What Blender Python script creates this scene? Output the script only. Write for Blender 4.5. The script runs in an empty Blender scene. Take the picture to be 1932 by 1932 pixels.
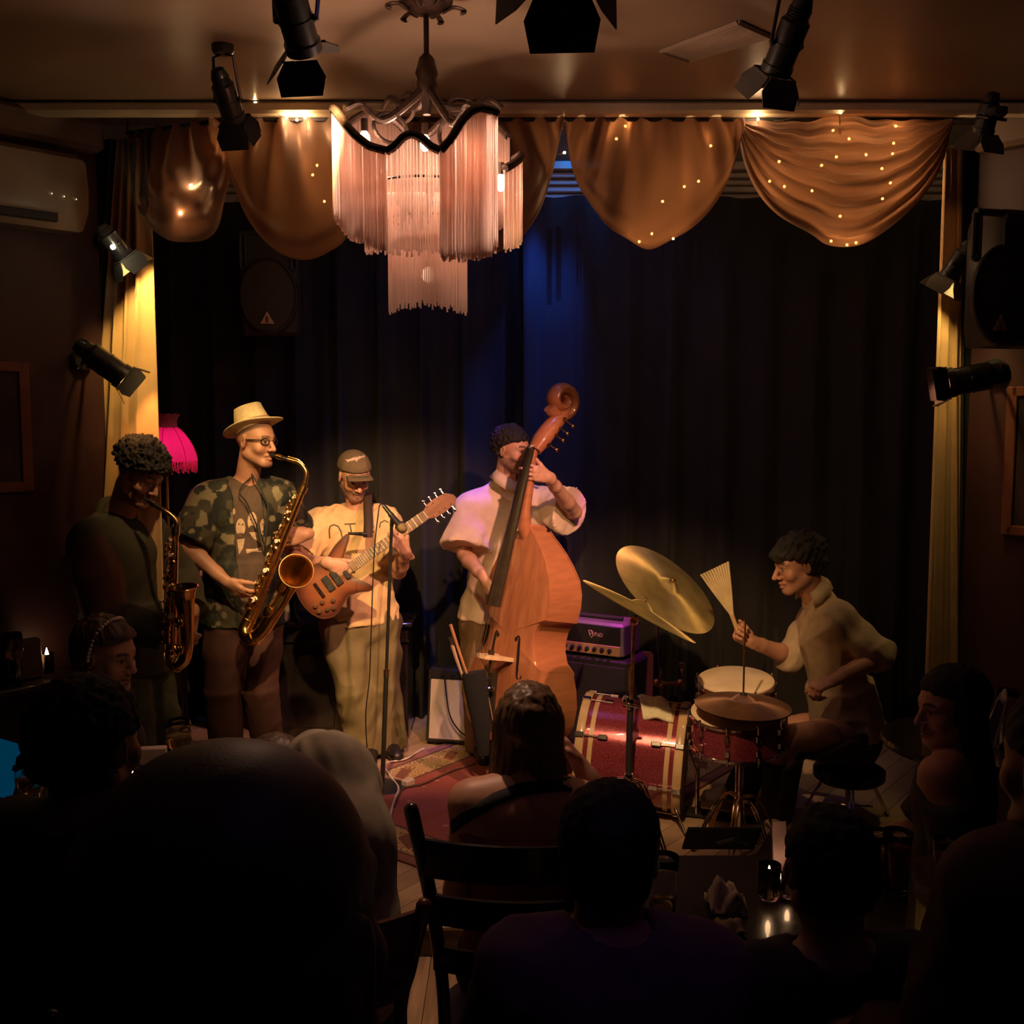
import bpy, bmesh, math, random
import numpy as np
from mathutils import Vector, Matrix
from mathutils.bvhtree import BVHTree

# ------------------------------------------------------------------ camera, world, exposure
SC = bpy.context.scene
COL = SC.collection
CAM_Z, PITCH, FPX, IMG = 2.05, math.radians(5.4), 1980.0, 1932.0
cam_d = bpy.data.cameras.new('camera')
cam_d.sensor_width = 36.0
cam_d.lens = 36.0 * FPX / IMG
cam_d.clip_start = 0.05
cam = bpy.data.objects.new('camera', cam_d)
cam.location = (0, 0, CAM_Z)
cam.rotation_euler = (math.pi / 2 - PITCH, 0, 0)
COL.objects.link(cam)
SC.camera = cam
world = bpy.data.worlds.new('dark_room_air')
world.use_nodes = True
world.node_tree.nodes['Background'].inputs[0].default_value = (0.25, 0.27, 0.6, 1)
world.node_tree.nodes['Background'].inputs[1].default_value = 0.009
SC.world = world
SC.view_settings.view_transform = 'Standard'
SC.view_settings.look = 'None'
SC.view_settings.gamma = 1.0
SC.view_settings.use_curve_mapping = False
SC.view_settings.exposure = 0.0
SC.cycles.use_denoising = True
SC.cycles.max_bounces = 8
SC.cycles.transparent_max_bounces = 24
SC.cycles.sample_clamp_indirect = 3.0

FWD = Vector((0, math.cos(PITCH), -math.sin(PITCH)))
UPV = Vector((0, math.sin(PITCH), math.cos(PITCH)))
CAMP = Vector((0, 0, CAM_Z))


def ray(px, py):
    return Vector(((px - 966) / FPX, 0, 0)) + UPV * ((966 - py) / FPX) + FWD


def P(px, py, Y):
    """the point at world depth Y that the photograph shows at px, py"""
    d = ray(px, py)
    return CAMP + d * (Y / d.y)


def G(px, py, z):
    """the point at height z seen at px, py"""
    d = ray(px, py)
    return CAMP + d * ((z - CAM_Z) / d.z)


# ------------------------------------------------------------------ lights of the room
def spot(name, loc, target, power, color, size_deg, blend=0.5, radius=0.04):
    l = bpy.data.lights.new(name, 'SPOT')
    l.energy = power
    l.color = color
    l.spot_size = math.radians(size_deg)
    l.spot_blend = blend
    l.shadow_soft_size = radius
    o = bpy.data.objects.new(name, l)
    o.location = loc
    o.rotation_euler = (Vector(target) - Vector(loc)).to_track_quat('-Z', 'Y').to_euler()
    COL.objects.link(o)
    return o


def point(name, loc, power, color, radius=0.02):
    l = bpy.data.lights.new(name, 'POINT')
    l.energy = power
    l.color = color
    l.shadow_soft_size = radius
    o = bpy.data.objects.new(name, l)
    o.location = loc
    COL.objects.link(o)
    return o


AMBER = (1.0, 0.56, 0.18)
PEACH = (1.0, 0.45, 0.22)
# coloured LED spots above the stage, behind the valance, an added blue fill, and over the audience an added violet fill and a spot
spot('blue_led', (.30, 5.95, 3.72), (.09, 6.5, 2.0), 130, (.01, .12, 1.0), 34, .9, .04)
spot('blue_led', (.42, 6.25, 3.78), (.42, 6.60, 3.40), 8, (.0, .25, 1.0), 70, .6, .04)
spot('magenta_led', (.75, 5.55, 3.70), P(1128, 1168, 6.0), 420, (.85, .02, .75), 13, .7, .03)
spot('violet_led', (-.1, 5.9, 3.72), P(893, 1392, 5.8), 230, (.25, .05, 1.0), 11, .8, .03)
spot('violet_led', (.05, 6.3, 3.72), P(950, 915, 5.85), 36, (.40, .25, 1.0), 30, .8, .03)
spot('blue_led', (-.95, 6.2, 3.72), P(615, 935, 6.5), 26, (.0, .10, 1.0), 12, .8, .03)
point('violet_shadow_fill', (.9, 1.0, 3.15), .9, (.42, .22, 1.0), .10)  # unseen source, added to lift the foreground shadows towards violet
spot('blue_curtain_fill', (.1, 5.25, 3.74), (.1, 6.5, 1.6), 18, (.16, .17, .75), 120, .8, .05)  # added wide fill that tints the whole back curtain navy
spot('violet_house_spot', (.35, .75, 3.2), (.10, 1.78, 1.2), 4, (.50, .16, 1.0), 24, .8, .04)


# ------------------------------------------------------------------ materials
MATS = {}


def mat(name, col, rough=0.6, metal=0.0, var=0.12, vscale=8.0, bump=0.0, bscale=60.0, emit=None, estr=0.0,
        trans=0.0, alpha=1.0, sheen=0.0, attr=None, coat=0.0, spec=0.5, col2=None, stretch=(1, 1, 1), ior=1.45):
    if name in MATS:
        return MATS[name]
    m = bpy.data.materials.new(name)
    m.use_nodes = True
    nt = m.node_tree
    b = nt.nodes['Principled BSDF']
    b.inputs['Roughness'].default_value = rough
    b.inputs['Metallic'].default_value = metal
    b.inputs['Specular IOR Level'].default_value = spec
    b.inputs['Transmission Weight'].default_value = trans
    b.inputs['Alpha'].default_value = alpha
    b.inputs['Sheen Weight'].default_value = sheen
    b.inputs['Coat Weight'].default_value = coat
    b.inputs['IOR'].default_value = ior
    if emit:
        b.inputs['Emission Color'].default_value = (*emit, 1)
        b.inputs['Emission Strength'].default_value = estr
    tc = nt.nodes.new('ShaderNodeTexCoord')
    mp = nt.nodes.new('ShaderNodeMapping')
    mp.inputs['Scale'].default_value = stretch
    nt.links.new(tc.outputs['Object'], mp.inputs['Vector'])
    n = nt.nodes.new('ShaderNodeTexNoise')
    n.inputs['Scale'].default_value = vscale
    n.inputs['Detail'].default_value = 4
    nt.links.new(mp.outputs[0], n.inputs['Vector'])
    if attr:
        at = nt.nodes.new('ShaderNodeAttribute')
        at.attribute_name = attr
        mul = nt.nodes.new('ShaderNodeMix')
        mul.data_type = 'RGBA'
        mul.blend_type = 'MULTIPLY'
        mul.inputs[0].default_value = 1.0
        ramp = nt.nodes.new('ShaderNodeMapRange')
        ramp.inputs[3].default_value = 1 - var
        ramp.inputs[4].default_value = 1 + var
        nt.links.new(n.outputs[0], ramp.inputs[0])
        nt.links.new(at.outputs['Color'], mul.inputs[6])
        nt.links.new(ramp.outputs[0], mul.inputs[7])
        nt.links.new(mul.outputs[2], b.inputs['Base Color'])
    else:
        r = nt.nodes.new('ShaderNodeValToRGB')
        c2 = col2 or tuple(min(1, c * (1 + var)) for c in col)
        c1 = col if col2 else tuple(c * (1 - var) for c in col)
        r.color_ramp.elements[0].position = 0.36
        r.color_ramp.elements[1].position = 0.64
        r.color_ramp.elements[0].color = (*c1, 1)
        r.color_ramp.elements[1].color = (*c2, 1)
        nt.links.new(n.outputs[0], r.inputs[0])
        nt.links.new(r.outputs[0], b.inputs['Base Color'])
    if bump:
        n2 = nt.nodes.new('ShaderNodeTexNoise')
        n2.inputs['Scale'].default_value = bscale
        n2.inputs['Detail'].default_value = 3
        nt.links.new(mp.outputs[0], n2.inputs['Vector'])
        bp = nt.nodes.new('ShaderNodeBump')
        bp.inputs['Strength'].default_value = bump
        bp.inputs['Distance'].default_value = 0.004
        nt.links.new(n2.outputs[0], bp.inputs['Height'])
        nt.links.new(bp.outputs[0], b.inputs['Normal'])
    MATS[name] = m
    return m


# ------------------------------------------------------------------ scene objects
def tag(o, label=None, cat=None, group=None, kind=None):
    if label: o['label'] = label
    if cat: o['category'] = cat
    if group: o['group'] = group
    if kind: o['kind'] = kind
    return o


def empty(name, loc, label=None, cat=None, group=None):
    o = bpy.data.objects.new(name, None)
    o.empty_display_size = 0.05
    o.location = loc
    COL.objects.link(o)
    return tag(o, label, cat, group)


def world_of(o):
    m = Matrix.Translation(o.location) @ o.rotation_euler.to_matrix().to_4x4() @ Matrix.Diagonal((*o.scale, 1))
    return world_of(o.parent) @ m if o.parent else m


def link_mesh(name, verts, faces, material, parent=None, smooth=True, origin=None, cols=None, local=False):
    """ONE mesh object from world-space verts; its origin is the parent's (or the given) point"""
    me = bpy.data.meshes.new(name)
    v = np.asarray(verts, dtype=np.float64)
    if parent is not None and not local:
        inv = np.array(world_of(parent).inverted())
        v = v @ inv[:3, :3].T + inv[:3, 3]
    elif parent is None:
        if origin is None:
            lo, hi = v.min(0), v.max(0)
            origin = ((lo[0] + hi[0]) / 2, (lo[1] + hi[1]) / 2, lo[2])
        v = v - np.array(origin)
    if isinstance(faces, np.ndarray):
        k = faces.shape[1]
        me.vertices.add(len(v))
        me.vertices.foreach_set('co', v.ravel().astype(np.float32))
        me.loops.add(faces.size)
        me.loops.foreach_set('vertex_index', faces.ravel().astype(np.int32))
        me.polygons.add(len(faces))
        me.polygons.foreach_set('loop_start', np.arange(0, faces.size, k, dtype=np.int32))
        me.update(calc_edges=True)
    else:
        me.from_pydata(v.tolist(), [], faces)
        me.update()
    if smooth:
        me.polygons.foreach_set('use_smooth', [True] * len(me.polygons))
        if smooth == 'angle':
            me.set_sharp_from_angle(angle=math.radians(38))
    if material is not None:
        me.materials.append(material)
    if cols is not None:
        a = me.color_attributes.new('Col', 'FLOAT_COLOR', 'POINT')
        c = np.ones((len(v), 4), dtype=np.float32)
        c[:, :3] = cols
        a.data.foreach_set('color', c.ravel())
    o = bpy.data.objects.new(name, me)
    COL.objects.link(o)
    if parent is not None:
        o.parent = parent
    else:
        o.location = origin
    return o


def frame_of(d, hint=(0, 0, 1)):
    d = Vector(d).normalized()
    h = Vector(hint)
    if abs(d.dot(h.normalized())) > 0.97:
        h = Vector((1, 0, 0)) if abs(d.x) < 0.9 else Vector((0, 1, 0))
    x = h.cross(d).normalized()
    y = d.cross(x)
    return x, y, d


class MB:
    """collects world-space geometry for one mesh"""

    def __init__(s):
        s.v, s.f = [], []

    def add(s, vs, fs):
        o = len(s.v)
        s.v += [tuple(p) for p in vs]
        s.f += [tuple(i + o for i in f) for f in fs]
        return s

    def box(s, c, size, X=(1, 0, 0), Y=(0, 1, 0), Z=(0, 0, 1), bev=0.0, taper=1.0):
        c, X, Y, Z = Vector(c), Vector(X), Vector(Y), Vector(Z)
        a, b, h = (q / 2 for q in size)
        if bev <= 0:
            vs = [c + X * (sx * a * (taper if sz > 0 else 1)) + Y * (sy * b * (taper if sz > 0 else 1)) + Z * (sz * h)
                  for sz in (-1, 1) for sx, sy in ((-1, -1), (1, -1), (1, 1), (-1, 1))]
            return s.add(vs, [(3, 2, 1, 0), (4, 5, 6, 7), (0, 1, 5, 4), (1, 2, 6, 5), (2, 3, 7, 6), (3, 0, 4, 7)])
        bev = min(bev, a * .9, b * .9, h * .9)
        rings = [(-h, bev), (-h + bev, 0), (h - bev, 0), (h, bev)]
        vs = []
        for z, i in rings:
            t = 1 + (taper - 1) * (z + h) / (2 * h)
            A, B = (a - i) * t, (b - i) * t
            k = bev * .6 if i == 0 else bev * .4
            for x, y in ((-A + k, -B), (A - k, -B), (A, -B + k), (A, B - k), (A - k, B), (-A + k, B), (-A, B - k), (-A, -B + k)):
                vs.append(c + X * x + Y * y + Z * z)
        fs = [tuple(range(7, -1, -1)), tuple(range(24, 32))]
        for r in range(3):
            for i in range(8):
                j = (i + 1) % 8
                fs.append((r * 8 + i, r * 8 + j, r * 8 + 8 + j, r * 8 + 8 + i))
        return s.add(vs, fs)

    def tube(s, pts, r, n=8, caps=True, hint=(0, 0, 1), flat=1.0, closed=False):
        pts = [Vector(p) for p in pts]
        m = len(pts)
        rs = list(r) if hasattr(r, '__len__') else [r] * m
        vs, fs = [], []
        x = None
        for i, p in enumerate(pts):
            if closed:
                d = pts[(i + 1) % m] - pts[i - 1]
            else:
                d = pts[min(i + 1, m - 1)] - pts[max(i - 1, 0)]
            d.normalize()
            if x is None:
                x, y, _ = frame_of(d, hint)
            else:
                x = (x - d * x.dot(d))
                x = x.normalized() if x.length > 1e-6 else frame_of(d, hint)[0]
                y = d.cross(x)
            for k in range(n):
                t = 2 * math.pi * k / n
                vs.append(p + x * (math.cos(t) * rs[i]) + y * (math.sin(t) * rs[i] * flat))
        for i in range(m if closed else m - 1):
            j = (i + 1) % m
            for k in range(n):
                q = (k + 1) % n
                fs.append((i * n + k, i * n + q, j * n + q, j * n + k))
        if caps and not closed:
            fs += [tuple(range(n - 1, -1, -1)), tuple(range((m - 1) * n, m * n))]
        return s.add(vs, fs)

    def lathe(s, prof, c, axis=(0, 0, 1), n=24, hint=(0, 1, 0), sx=1.0, sy=1.0):
        """prof: (radius, height along axis) list"""
        c = Vector(c)
        x, y, d = frame_of(axis, hint)
        vs, fs = [], []
        m = len(prof)
        for r, h in prof:
            for k in range(n):
                t = 2 * math.pi * k / n
                vs.append(c + x * (math.cos(t) * r * sx) + y * (math.sin(t) * r * sy) + d * h)
        for i in range(m - 1):
            for k in range(n):
                q = (k + 1) % n
                fs.append((i * n + k, i * n + q, (i + 1) * n + q, (i + 1) * n + k))
        if prof[0][0] > 1e-6: fs.append(tuple(range(n - 1, -1, -1)))
        if prof[-1][0] > 1e-6: fs.append(tuple(range((m - 1) * n, m * n)))
        return s.add(vs, fs)

    def shell(s, prof, c, axis=(0, 0, 1), n=24, hint=(0, 1, 0)):
        """a lathe without end caps"""
        k0 = len(s.f)
        s.lathe(prof, c, axis, n, hint)
        s.f = [f for i, f in enumerate(s.f) if i < k0 or len(f) <= 4]
        return s

    def ball(s, c, r, n=12, X=(1, 0, 0), Y=(0, 1, 0), Z=(0, 0, 1)):
        c, X, Y, Z = Vector(c), Vector(X), Vector(Y), Vector(Z)
        rx, ry, rz = r if hasattr(r, '__len__') else (r, r, r)
        m = max(4, n // 2)
        vs = [c - Z * rz]
        for i in range(1, m):
            t = math.pi * i / m
            for k in range(n):
                a = 2 * math.pi * k / n
                vs.append(c + X * (rx * math.sin(t) * math.cos(a)) + Y * (ry * math.sin(t) * math.sin(a)) - Z * (rz * math.cos(t)))
        vs.append(c + Z * rz)
        fs = []
        for k in range(n):
            q = (k + 1) % n
            fs.append((0, 1 + q, 1 + k))
            for i in range(m - 2):
                a = 1 + i * n
                fs.append((a + k, a + q, a + n + q, a + n + k))
            fs.append((1 + (m - 2) * n + k, 1 + (m - 2) * n + q, len(vs) - 1))
        return s.add(vs, fs)

    def prism(s, outline, thick, c=(0, 0, 0), X=(1, 0, 0), Y=(0, 1, 0), bev=0.0):
        """a 2-D outline (counter-clockwise) extruded by thick along X x Y"""
        c, X, Y = Vector(c), Vector(X), Vector(Y)
        Z = X.cross(Y).normalized()
        n = len(outline)
        cx, cy = sum(p[0] for p in outline) / n, sum(p[1] for p in outline) / n
        rows = [(0, 0), (thick, 0)] if bev <= 0 else [(0, bev), (bev, 0), (thick - bev, 0), (thick, bev)]
        vs = []
        for z, i in rows:
            for px, py in outline:
                L = math.hypot(px - cx, py - cy) or 1
                k = (L - i) / L
                vs.append(c + X * (cx + (px - cx) * k) + Y * (cy + (py - cy) * k) + Z * z)
        fs = [tuple(range(n - 1, -1, -1)), tuple(range((len(rows) - 1) * n, len(rows) * n))]
        for r in range(len(rows) - 1):
            for i in range(n):
                j = (i + 1) % n
                fs.append((r * n + i, r * n + j, (r + 1) * n + j, (r + 1) * n + i))
        return s.add(vs, fs)

    def grid(s, rows, closed=False):
        """quads over rows of points"""
        n = len(rows[0])
        vs = [p for r in rows for p in r]
        fs = []
        for i in range(len(rows) - 1):
            for k in range(n if closed else n - 1):
                q = (k + 1) % n
                fs.append((i * n + k, i * n + q, (i + 1) * n + q, (i + 1) * n + k))
        return s.add(vs, fs)

    def sheet(s, rows, thick):
        """a curved sheet with real thickness"""
        R, n = len(rows), len(rows[0])
        A = np.array([[tuple(p) for p in r] for r in rows])
        du = np.gradient(A, axis=1)
        dv = np.gradient(A, axis=0)
        N = np.cross(du, dv)
        N /= np.linalg.norm(N, axis=2, keepdims=True) + 1e-9
        B = A + N * thick
        vs = [tuple(p) for p in A.reshape(-1, 3)] + [tuple(p) for p in B.reshape(-1, 3)]
        o = R * n
        fs = []
        for i in range(R - 1):
            for k in range(n - 1):
                a, b, c, d = i * n + k, i * n + k + 1, (i + 1) * n + k + 1, (i + 1) * n + k
                fs += [(d, c, b, a), (o + a, o + b, o + c, o + d)]
        edge = [k for k in range(n)] + [i * n + n - 1 for i in range(1, R)] + [(R - 1) * n + k for k in range(n - 2, -1, -1)] + [i * n for i in range(R - 2, 0, -1)]
        for i in range(len(edge)):
            a, b = edge[i], edge[(i + 1) % len(edge)]
            fs.append((a, b, o + b, o + a))
        return s.add(vs, fs)

    def build(s, name, material, parent=None, smooth='angle', origin=None):
        return link_mesh(name, s.v, s.f, material, parent, smooth, origin)


def curve_pts(pts, n=8):
    """Catmull-Rom through pts"""
    p = [Vector(q) for q in pts]
    p = [p[0] * 2 - p[1]] + p + [p[-1] * 2 - p[-2]]
    out = []
    for i in range(1, len(p) - 2):
        for k in range(n):
            t = k / n
            a, b, c, d = p[i - 1], p[i], p[i + 1], p[i + 2]
            out.append(0.5 * ((2 * b) + (c - a) * t + (2 * a - 5 * b + 4 * c - d) * t * t + (3 * b - a - 3 * c + d) * t ** 3))
    out.append(p[-2])
    return out


def interp(vals, n):
    xs = np.linspace(0, 1, len(vals))
    return np.interp(np.linspace(0, 1, n), xs, vals).tolist()


def copy_tree(o, parent=None):
    c = o.copy()
    COL.objects.link(c)
    if parent is not None:
        c.parent = parent
    for ch in list(o.children):
        copy_tree(ch, c)
    return c


# ------------------------------------------------------------------ value noise
def vnoise(p, seed=0):
    p = np.asarray(p, dtype=np.float64)
    i = np.floor(p).astype(np.int64)
    f = p - i
    f = f * f * (3 - 2 * f)

    def h(ix, iy, iz):
        n = (ix * 374761393 + iy * 668265263 + iz * 1274126177 + seed * 97531) & 0x7fffffff
        n = ((n ^ (n >> 13)) * 1274126177) & 0x7fffffff
        return ((n ^ (n >> 16)) & 0xffff) / 32767.5 - 1

    r = 0
    for dx in (0, 1):
        for dy in (0, 1):
            for dz in (0, 1):
                w = (f[..., 0] if dx else 1 - f[..., 0]) * (f[..., 1] if dy else 1 - f[..., 1]) * (f[..., 2] if dz else 1 - f[..., 2])
                r = r + w * h(i[..., 0] + dx, i[..., 1] + dy, i[..., 2] + dz)
    return r

# ------------------------------------------------------------------ smooth solids for people and cloth
def V3(a):
    return np.array(a, dtype=np.float64)


def unit(a):
    a = V3(a)
    return a / (np.linalg.norm(a) + 1e-12)


class Field:
    def __init__(s, lo, hi, h=0.008, fine=(), hf=0.0035):
        s.ax = []
        for d in range(3):
            xs = [lo[d]]
            while xs[-1] < hi[d]:
                x = xs[-1]
                st = hf if any(a[d] <= x <= b[d] for a, b in fine) else h
                xs.append(x + st)
            s.ax.append(np.array(xs, dtype=np.float32))
        s.F = np.full([len(a) for a in s.ax], 1.0, dtype=np.float32)

    def _sub(s, lo, hi, m):
        sl, g = [], []
        for d in range(3):
            a = max(0, int(np.searchsorted(s.ax[d], lo[d] - m)) - 1)
            b = min(len(s.ax[d]), int(np.searchsorted(s.ax[d], hi[d] + m)) + 1)
            if b <= a: return None
            sl.append(slice(a, b))
            sh = [1, 1, 1]
            sh[d] = b - a
            g.append(s.ax[d][a:b].reshape(sh))
        return tuple(sl), g

    def _mix(s, sl, d, k, op):
        a = s.F[sl]
        if op == 'add':
            h = np.maximum(k - np.abs(a - d), 0) if k > 0 else 0
            s.F[sl] = np.minimum(a, d) - (h * h / (4 * k) if k > 0 else 0)
        else:
            d = -d
            h = np.maximum(k - np.abs(a - d), 0) if k > 0 else 0
            s.F[sl] = np.maximum(a, d) + (h * h / (4 * k) if k > 0 else 0)

    def cone(s, a, b, ra, rb=None, k=0.02, flat=None, fac=1.0, op='add', caps=True):
        """a tapered limb; flat/fac squeezes it along one direction; caps=False ends it flat"""
        a, b = V3(a), V3(b)
        rb = ra if rb is None else rb
        R = max(ra, rb) * max(1, fac)
        q = s._sub(np.minimum(a, b) - R, np.maximum(a, b) + R, k + 0.02)
        if q is None: return s
        sl, (x, y, z) = q
        ab = b - a
        L2 = float(ab @ ab) + 1e-12
        px, py, pz = x - np.float32(a[0]), y - np.float32(a[1]), z - np.float32(a[2])
        t0 = (px * ab[0] + py * ab[1] + pz * ab[2]) / L2
        t = np.clip(t0, 0, 1)
        qx, qy, qz = px - t * ab[0], py - t * ab[1], pz - t * ab[2]
        d2 = qx * qx + qy * qy + qz * qz
        if flat is not None:
            n = unit(flat)
            qn = qx * n[0] + qy * n[1] + qz * n[2]
            d2 = d2 + qn * qn * (1 / fac ** 2 - 1)
        d = np.sqrt(np.maximum(d2, 0)) - (ra + (rb - ra) * t)
        if not caps:
            L = math.sqrt(L2)
            d = np.maximum(d, np.maximum(-t0 * L, (t0 - 1) * L))
        s._mix(sl, d.astype(np.float32), k, op)
        return s

    def chain(s, pts, rs, k=0.02, **kw):
        for i in range(len(pts) - 1):
            s.cone(pts[i], pts[i + 1], rs[i], rs[i + 1], k, **kw)
        return s

    def ell(s, c, r, k=0.02, X=(1, 0, 0), Y=(0, 1, 0), Z=(0, 0, 1), op='add'):
        c, r = V3(c), V3(r)
        A = np.array([unit(X), unit(Y), unit(Z)])
        ext = np.sqrt(((A * r[:, None]) ** 2).sum(0))
        q = s._sub(c - ext, c + ext, k + 0.02)
        if q is None: return s
        sl, (x, y, z) = q
        px, py, pz = x - np.float32(c[0]), y - np.float32(c[1]), z - np.float32(c[2])
        k0 = k1 = 0
        for i in range(3):
            u = px * A[i, 0] + py * A[i, 1] + pz * A[i, 2]
            k0 = k0 + (u / r[i]) ** 2
            k1 = k1 + (u / r[i] ** 2) ** 2
        k0 = np.sqrt(k0)
        d = k0 * (k0 - 1) / np.sqrt(k1 + 1e-9)
        s._mix(sl, d.astype(np.float32), k, op)
        return s

    def box(s, c, r, k=0.01, X=(1, 0, 0), Y=(0, 1, 0), Z=(0, 0, 1), rnd=0.0, op='add'):
        c, r = V3(c), V3(r)
        A = np.array([unit(X), unit(Y), unit(Z)])
        ext = np.abs(A * r[:, None]).sum(0)
        q = s._sub(c - ext, c + ext, k + 0.02)
        if q is None: return s
        sl, (x, y, z) = q
        px, py, pz = x - np.float32(c[0]), y - np.float32(c[1]), z - np.float32(c[2])
        out, ins = 0, -1e9
        for i in range(3):
            u = np.abs(px * A[i, 0] + py * A[i, 1] + pz * A[i, 2]) - (r[i] - rnd)
            out = out + np.maximum(u, 0) ** 2
            ins = np.maximum(ins, u)
        d = np.sqrt(out) + np.minimum(ins, 0) - rnd
        s._mix(sl, d.astype(np.float32), k, op)
        return s

    def plane(s, c, n, k=0.004):
        """cut everything on the side n points to"""
        c, n = V3(c), unit(n)
        x, y, z = (s.ax[d].reshape([-1 if i == d else 1 for i in range(3)]) for d in range(3))
        d = ((x - c[0]) * n[0] + (y - c[1]) * n[1] + (z - c[2]) * n[2]).astype(np.float32)
        h = np.maximum(k - np.abs(s.F - d), 0)
        s.F = np.maximum(s.F, d) + h * h / (4 * k)
        return s

    def mesh(s):
        F = s.F
        I = F < 0
        n = [q - 1 for q in F.shape]
        cnt = np.zeros(n, dtype=np.uint8)
        for dx in (0, 1):
            for dy in (0, 1):
                for dz in (0, 1):
                    cnt += I[dx:n[0] + dx, dy:n[1] + dy, dz:n[2] + dz]
        act = np.argwhere((cnt > 0) & (cnt < 8))
        if len(act) == 0: raise ValueError('empty field')
        idx = np.full(n, -1, dtype=np.int32)
        idx[act[:, 0], act[:, 1], act[:, 2]] = np.arange(len(act), dtype=np.int32)
        pos = np.zeros((len(act), 3))
        w = np.zeros(len(act))
        cor = {}
        for dx in (0, 1):
            for dy in (0, 1):
                for dz in (0, 1):
                    i, j, k = act[:, 0] + dx, act[:, 1] + dy, act[:, 2] + dz
                    cor[dx, dy, dz] = (F[i, j, k].astype(np.float64), np.stack([s.ax[0][i], s.ax[1][j], s.ax[2][k]], 1).astype(np.float64))
        keys = list(cor)
        for a in keys:
            for d in range(3):
                if a[d] == 0:
                    b = tuple(1 if i == d else a[i] for i in range(3))
                    va, pa = cor[a]
                    vb, pb = cor[b]
                    m = (va < 0) != (vb < 0)
                    t = np.where(m, va / np.where(m, va - vb, 1), 0)
                    pos += np.where(m[:, None], pa + (pb - pa) * t[:, None], 0)
                    w += m
        pos /= w[:, None]
        quads = []
        for d in range(3):
            u, v = (d + 1) % 3, (d + 2) % 3
            A = np.moveaxis(I, d, 0)
            cr = np.argwhere(A[:-1] != A[1:])
            e = np.zeros((len(cr), 3), dtype=np.int64)
            rest = [q for q in range(3) if q != d]
            e[:, d] = cr[:, 0]
            e[:, rest[0]] = cr[:, 1]
            e[:, rest[1]] = cr[:, 2]
            ok = (e[:, u] > 0) & (e[:, v] > 0) & (e[:, u] < n[u]) & (e[:, v] < n[v])
            e = e[ok]
            ins = I[e[:, 0], e[:, 1], e[:, 2]]
            c = []
            for du, dv in ((1, 1), (0, 1), (0, 0), (1, 0)):
                g = e.copy()
                g[:, u] -= du
                g[:, v] -= dv
                c.append(idx[g[:, 0], g[:, 1], g[:, 2]])
            q = np.stack(c, 1)
            q[~ins] = q[~ins][:, ::-1]
            quads.append(q)
        q = np.concatenate(quads)
        return pos, q[(q >= 0).all(1)]


def vnormals(v, q):
    n = np.cross(v[q[:, 2]] - v[q[:, 0]], v[q[:, 3]] - v[q[:, 1]])
    out = np.zeros_like(v)
    for i in range(4):
        np.add.at(out, q[:, i], n)
    return out / (np.linalg.norm(out, axis=1, keepdims=True) + 1e-12)


def relax(v, q, it=1, lam=0.5):
    for _ in range(it):
        s = np.zeros_like(v)
        c = np.zeros(len(v))
        for i in range(4):
            for j in (1, 3):
                np.add.at(s, q[:, i], v[q[:, (i + j) % 4]])
                np.add.at(c, q[:, i], 1)
        v = v + lam * (s / np.maximum(c, 1)[:, None] - v)
    return v


def folds(v, q, amp, scale, seed=0, axis=(0, 0, 1), stretch=0.35, sharp=True):
    """cloth creases: ridged noise drawn out along an axis"""
    n = vnormals(v, q)
    a = unit(axis)
    p = v - np.outer(v @ a, a) * (1 - stretch)
    p = p * scale
    p = p + 0.6 * np.stack([vnoise(p * .6 + 3, seed + 5), vnoise(p * .6 + 7, seed + 6), vnoise(p * .6 + 11, seed + 7)], -1)
    d = vnoise(p, seed)
    if sharp: d = 0.6 - 1.6 * np.abs(d)
    d = d + 0.4 * vnoise(p * 2.3, seed + 1)
    amp = np.asarray(amp)
    return v + n * (amp * d)[:, None]


# ------------------------------------------------------------------ the human figure
SKIN_L, SKIN_M, SKIN_D = (.60, .33, .22), (.44, .22, .145), (.34, .18, .12)


def head_frame(c, fwd, up):
    f = unit(fwd)
    u = V3(up)
    u = unit(u - f * (u @ f))
    r = np.cross(f, u)
    return V3(c), r, f, u


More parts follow.
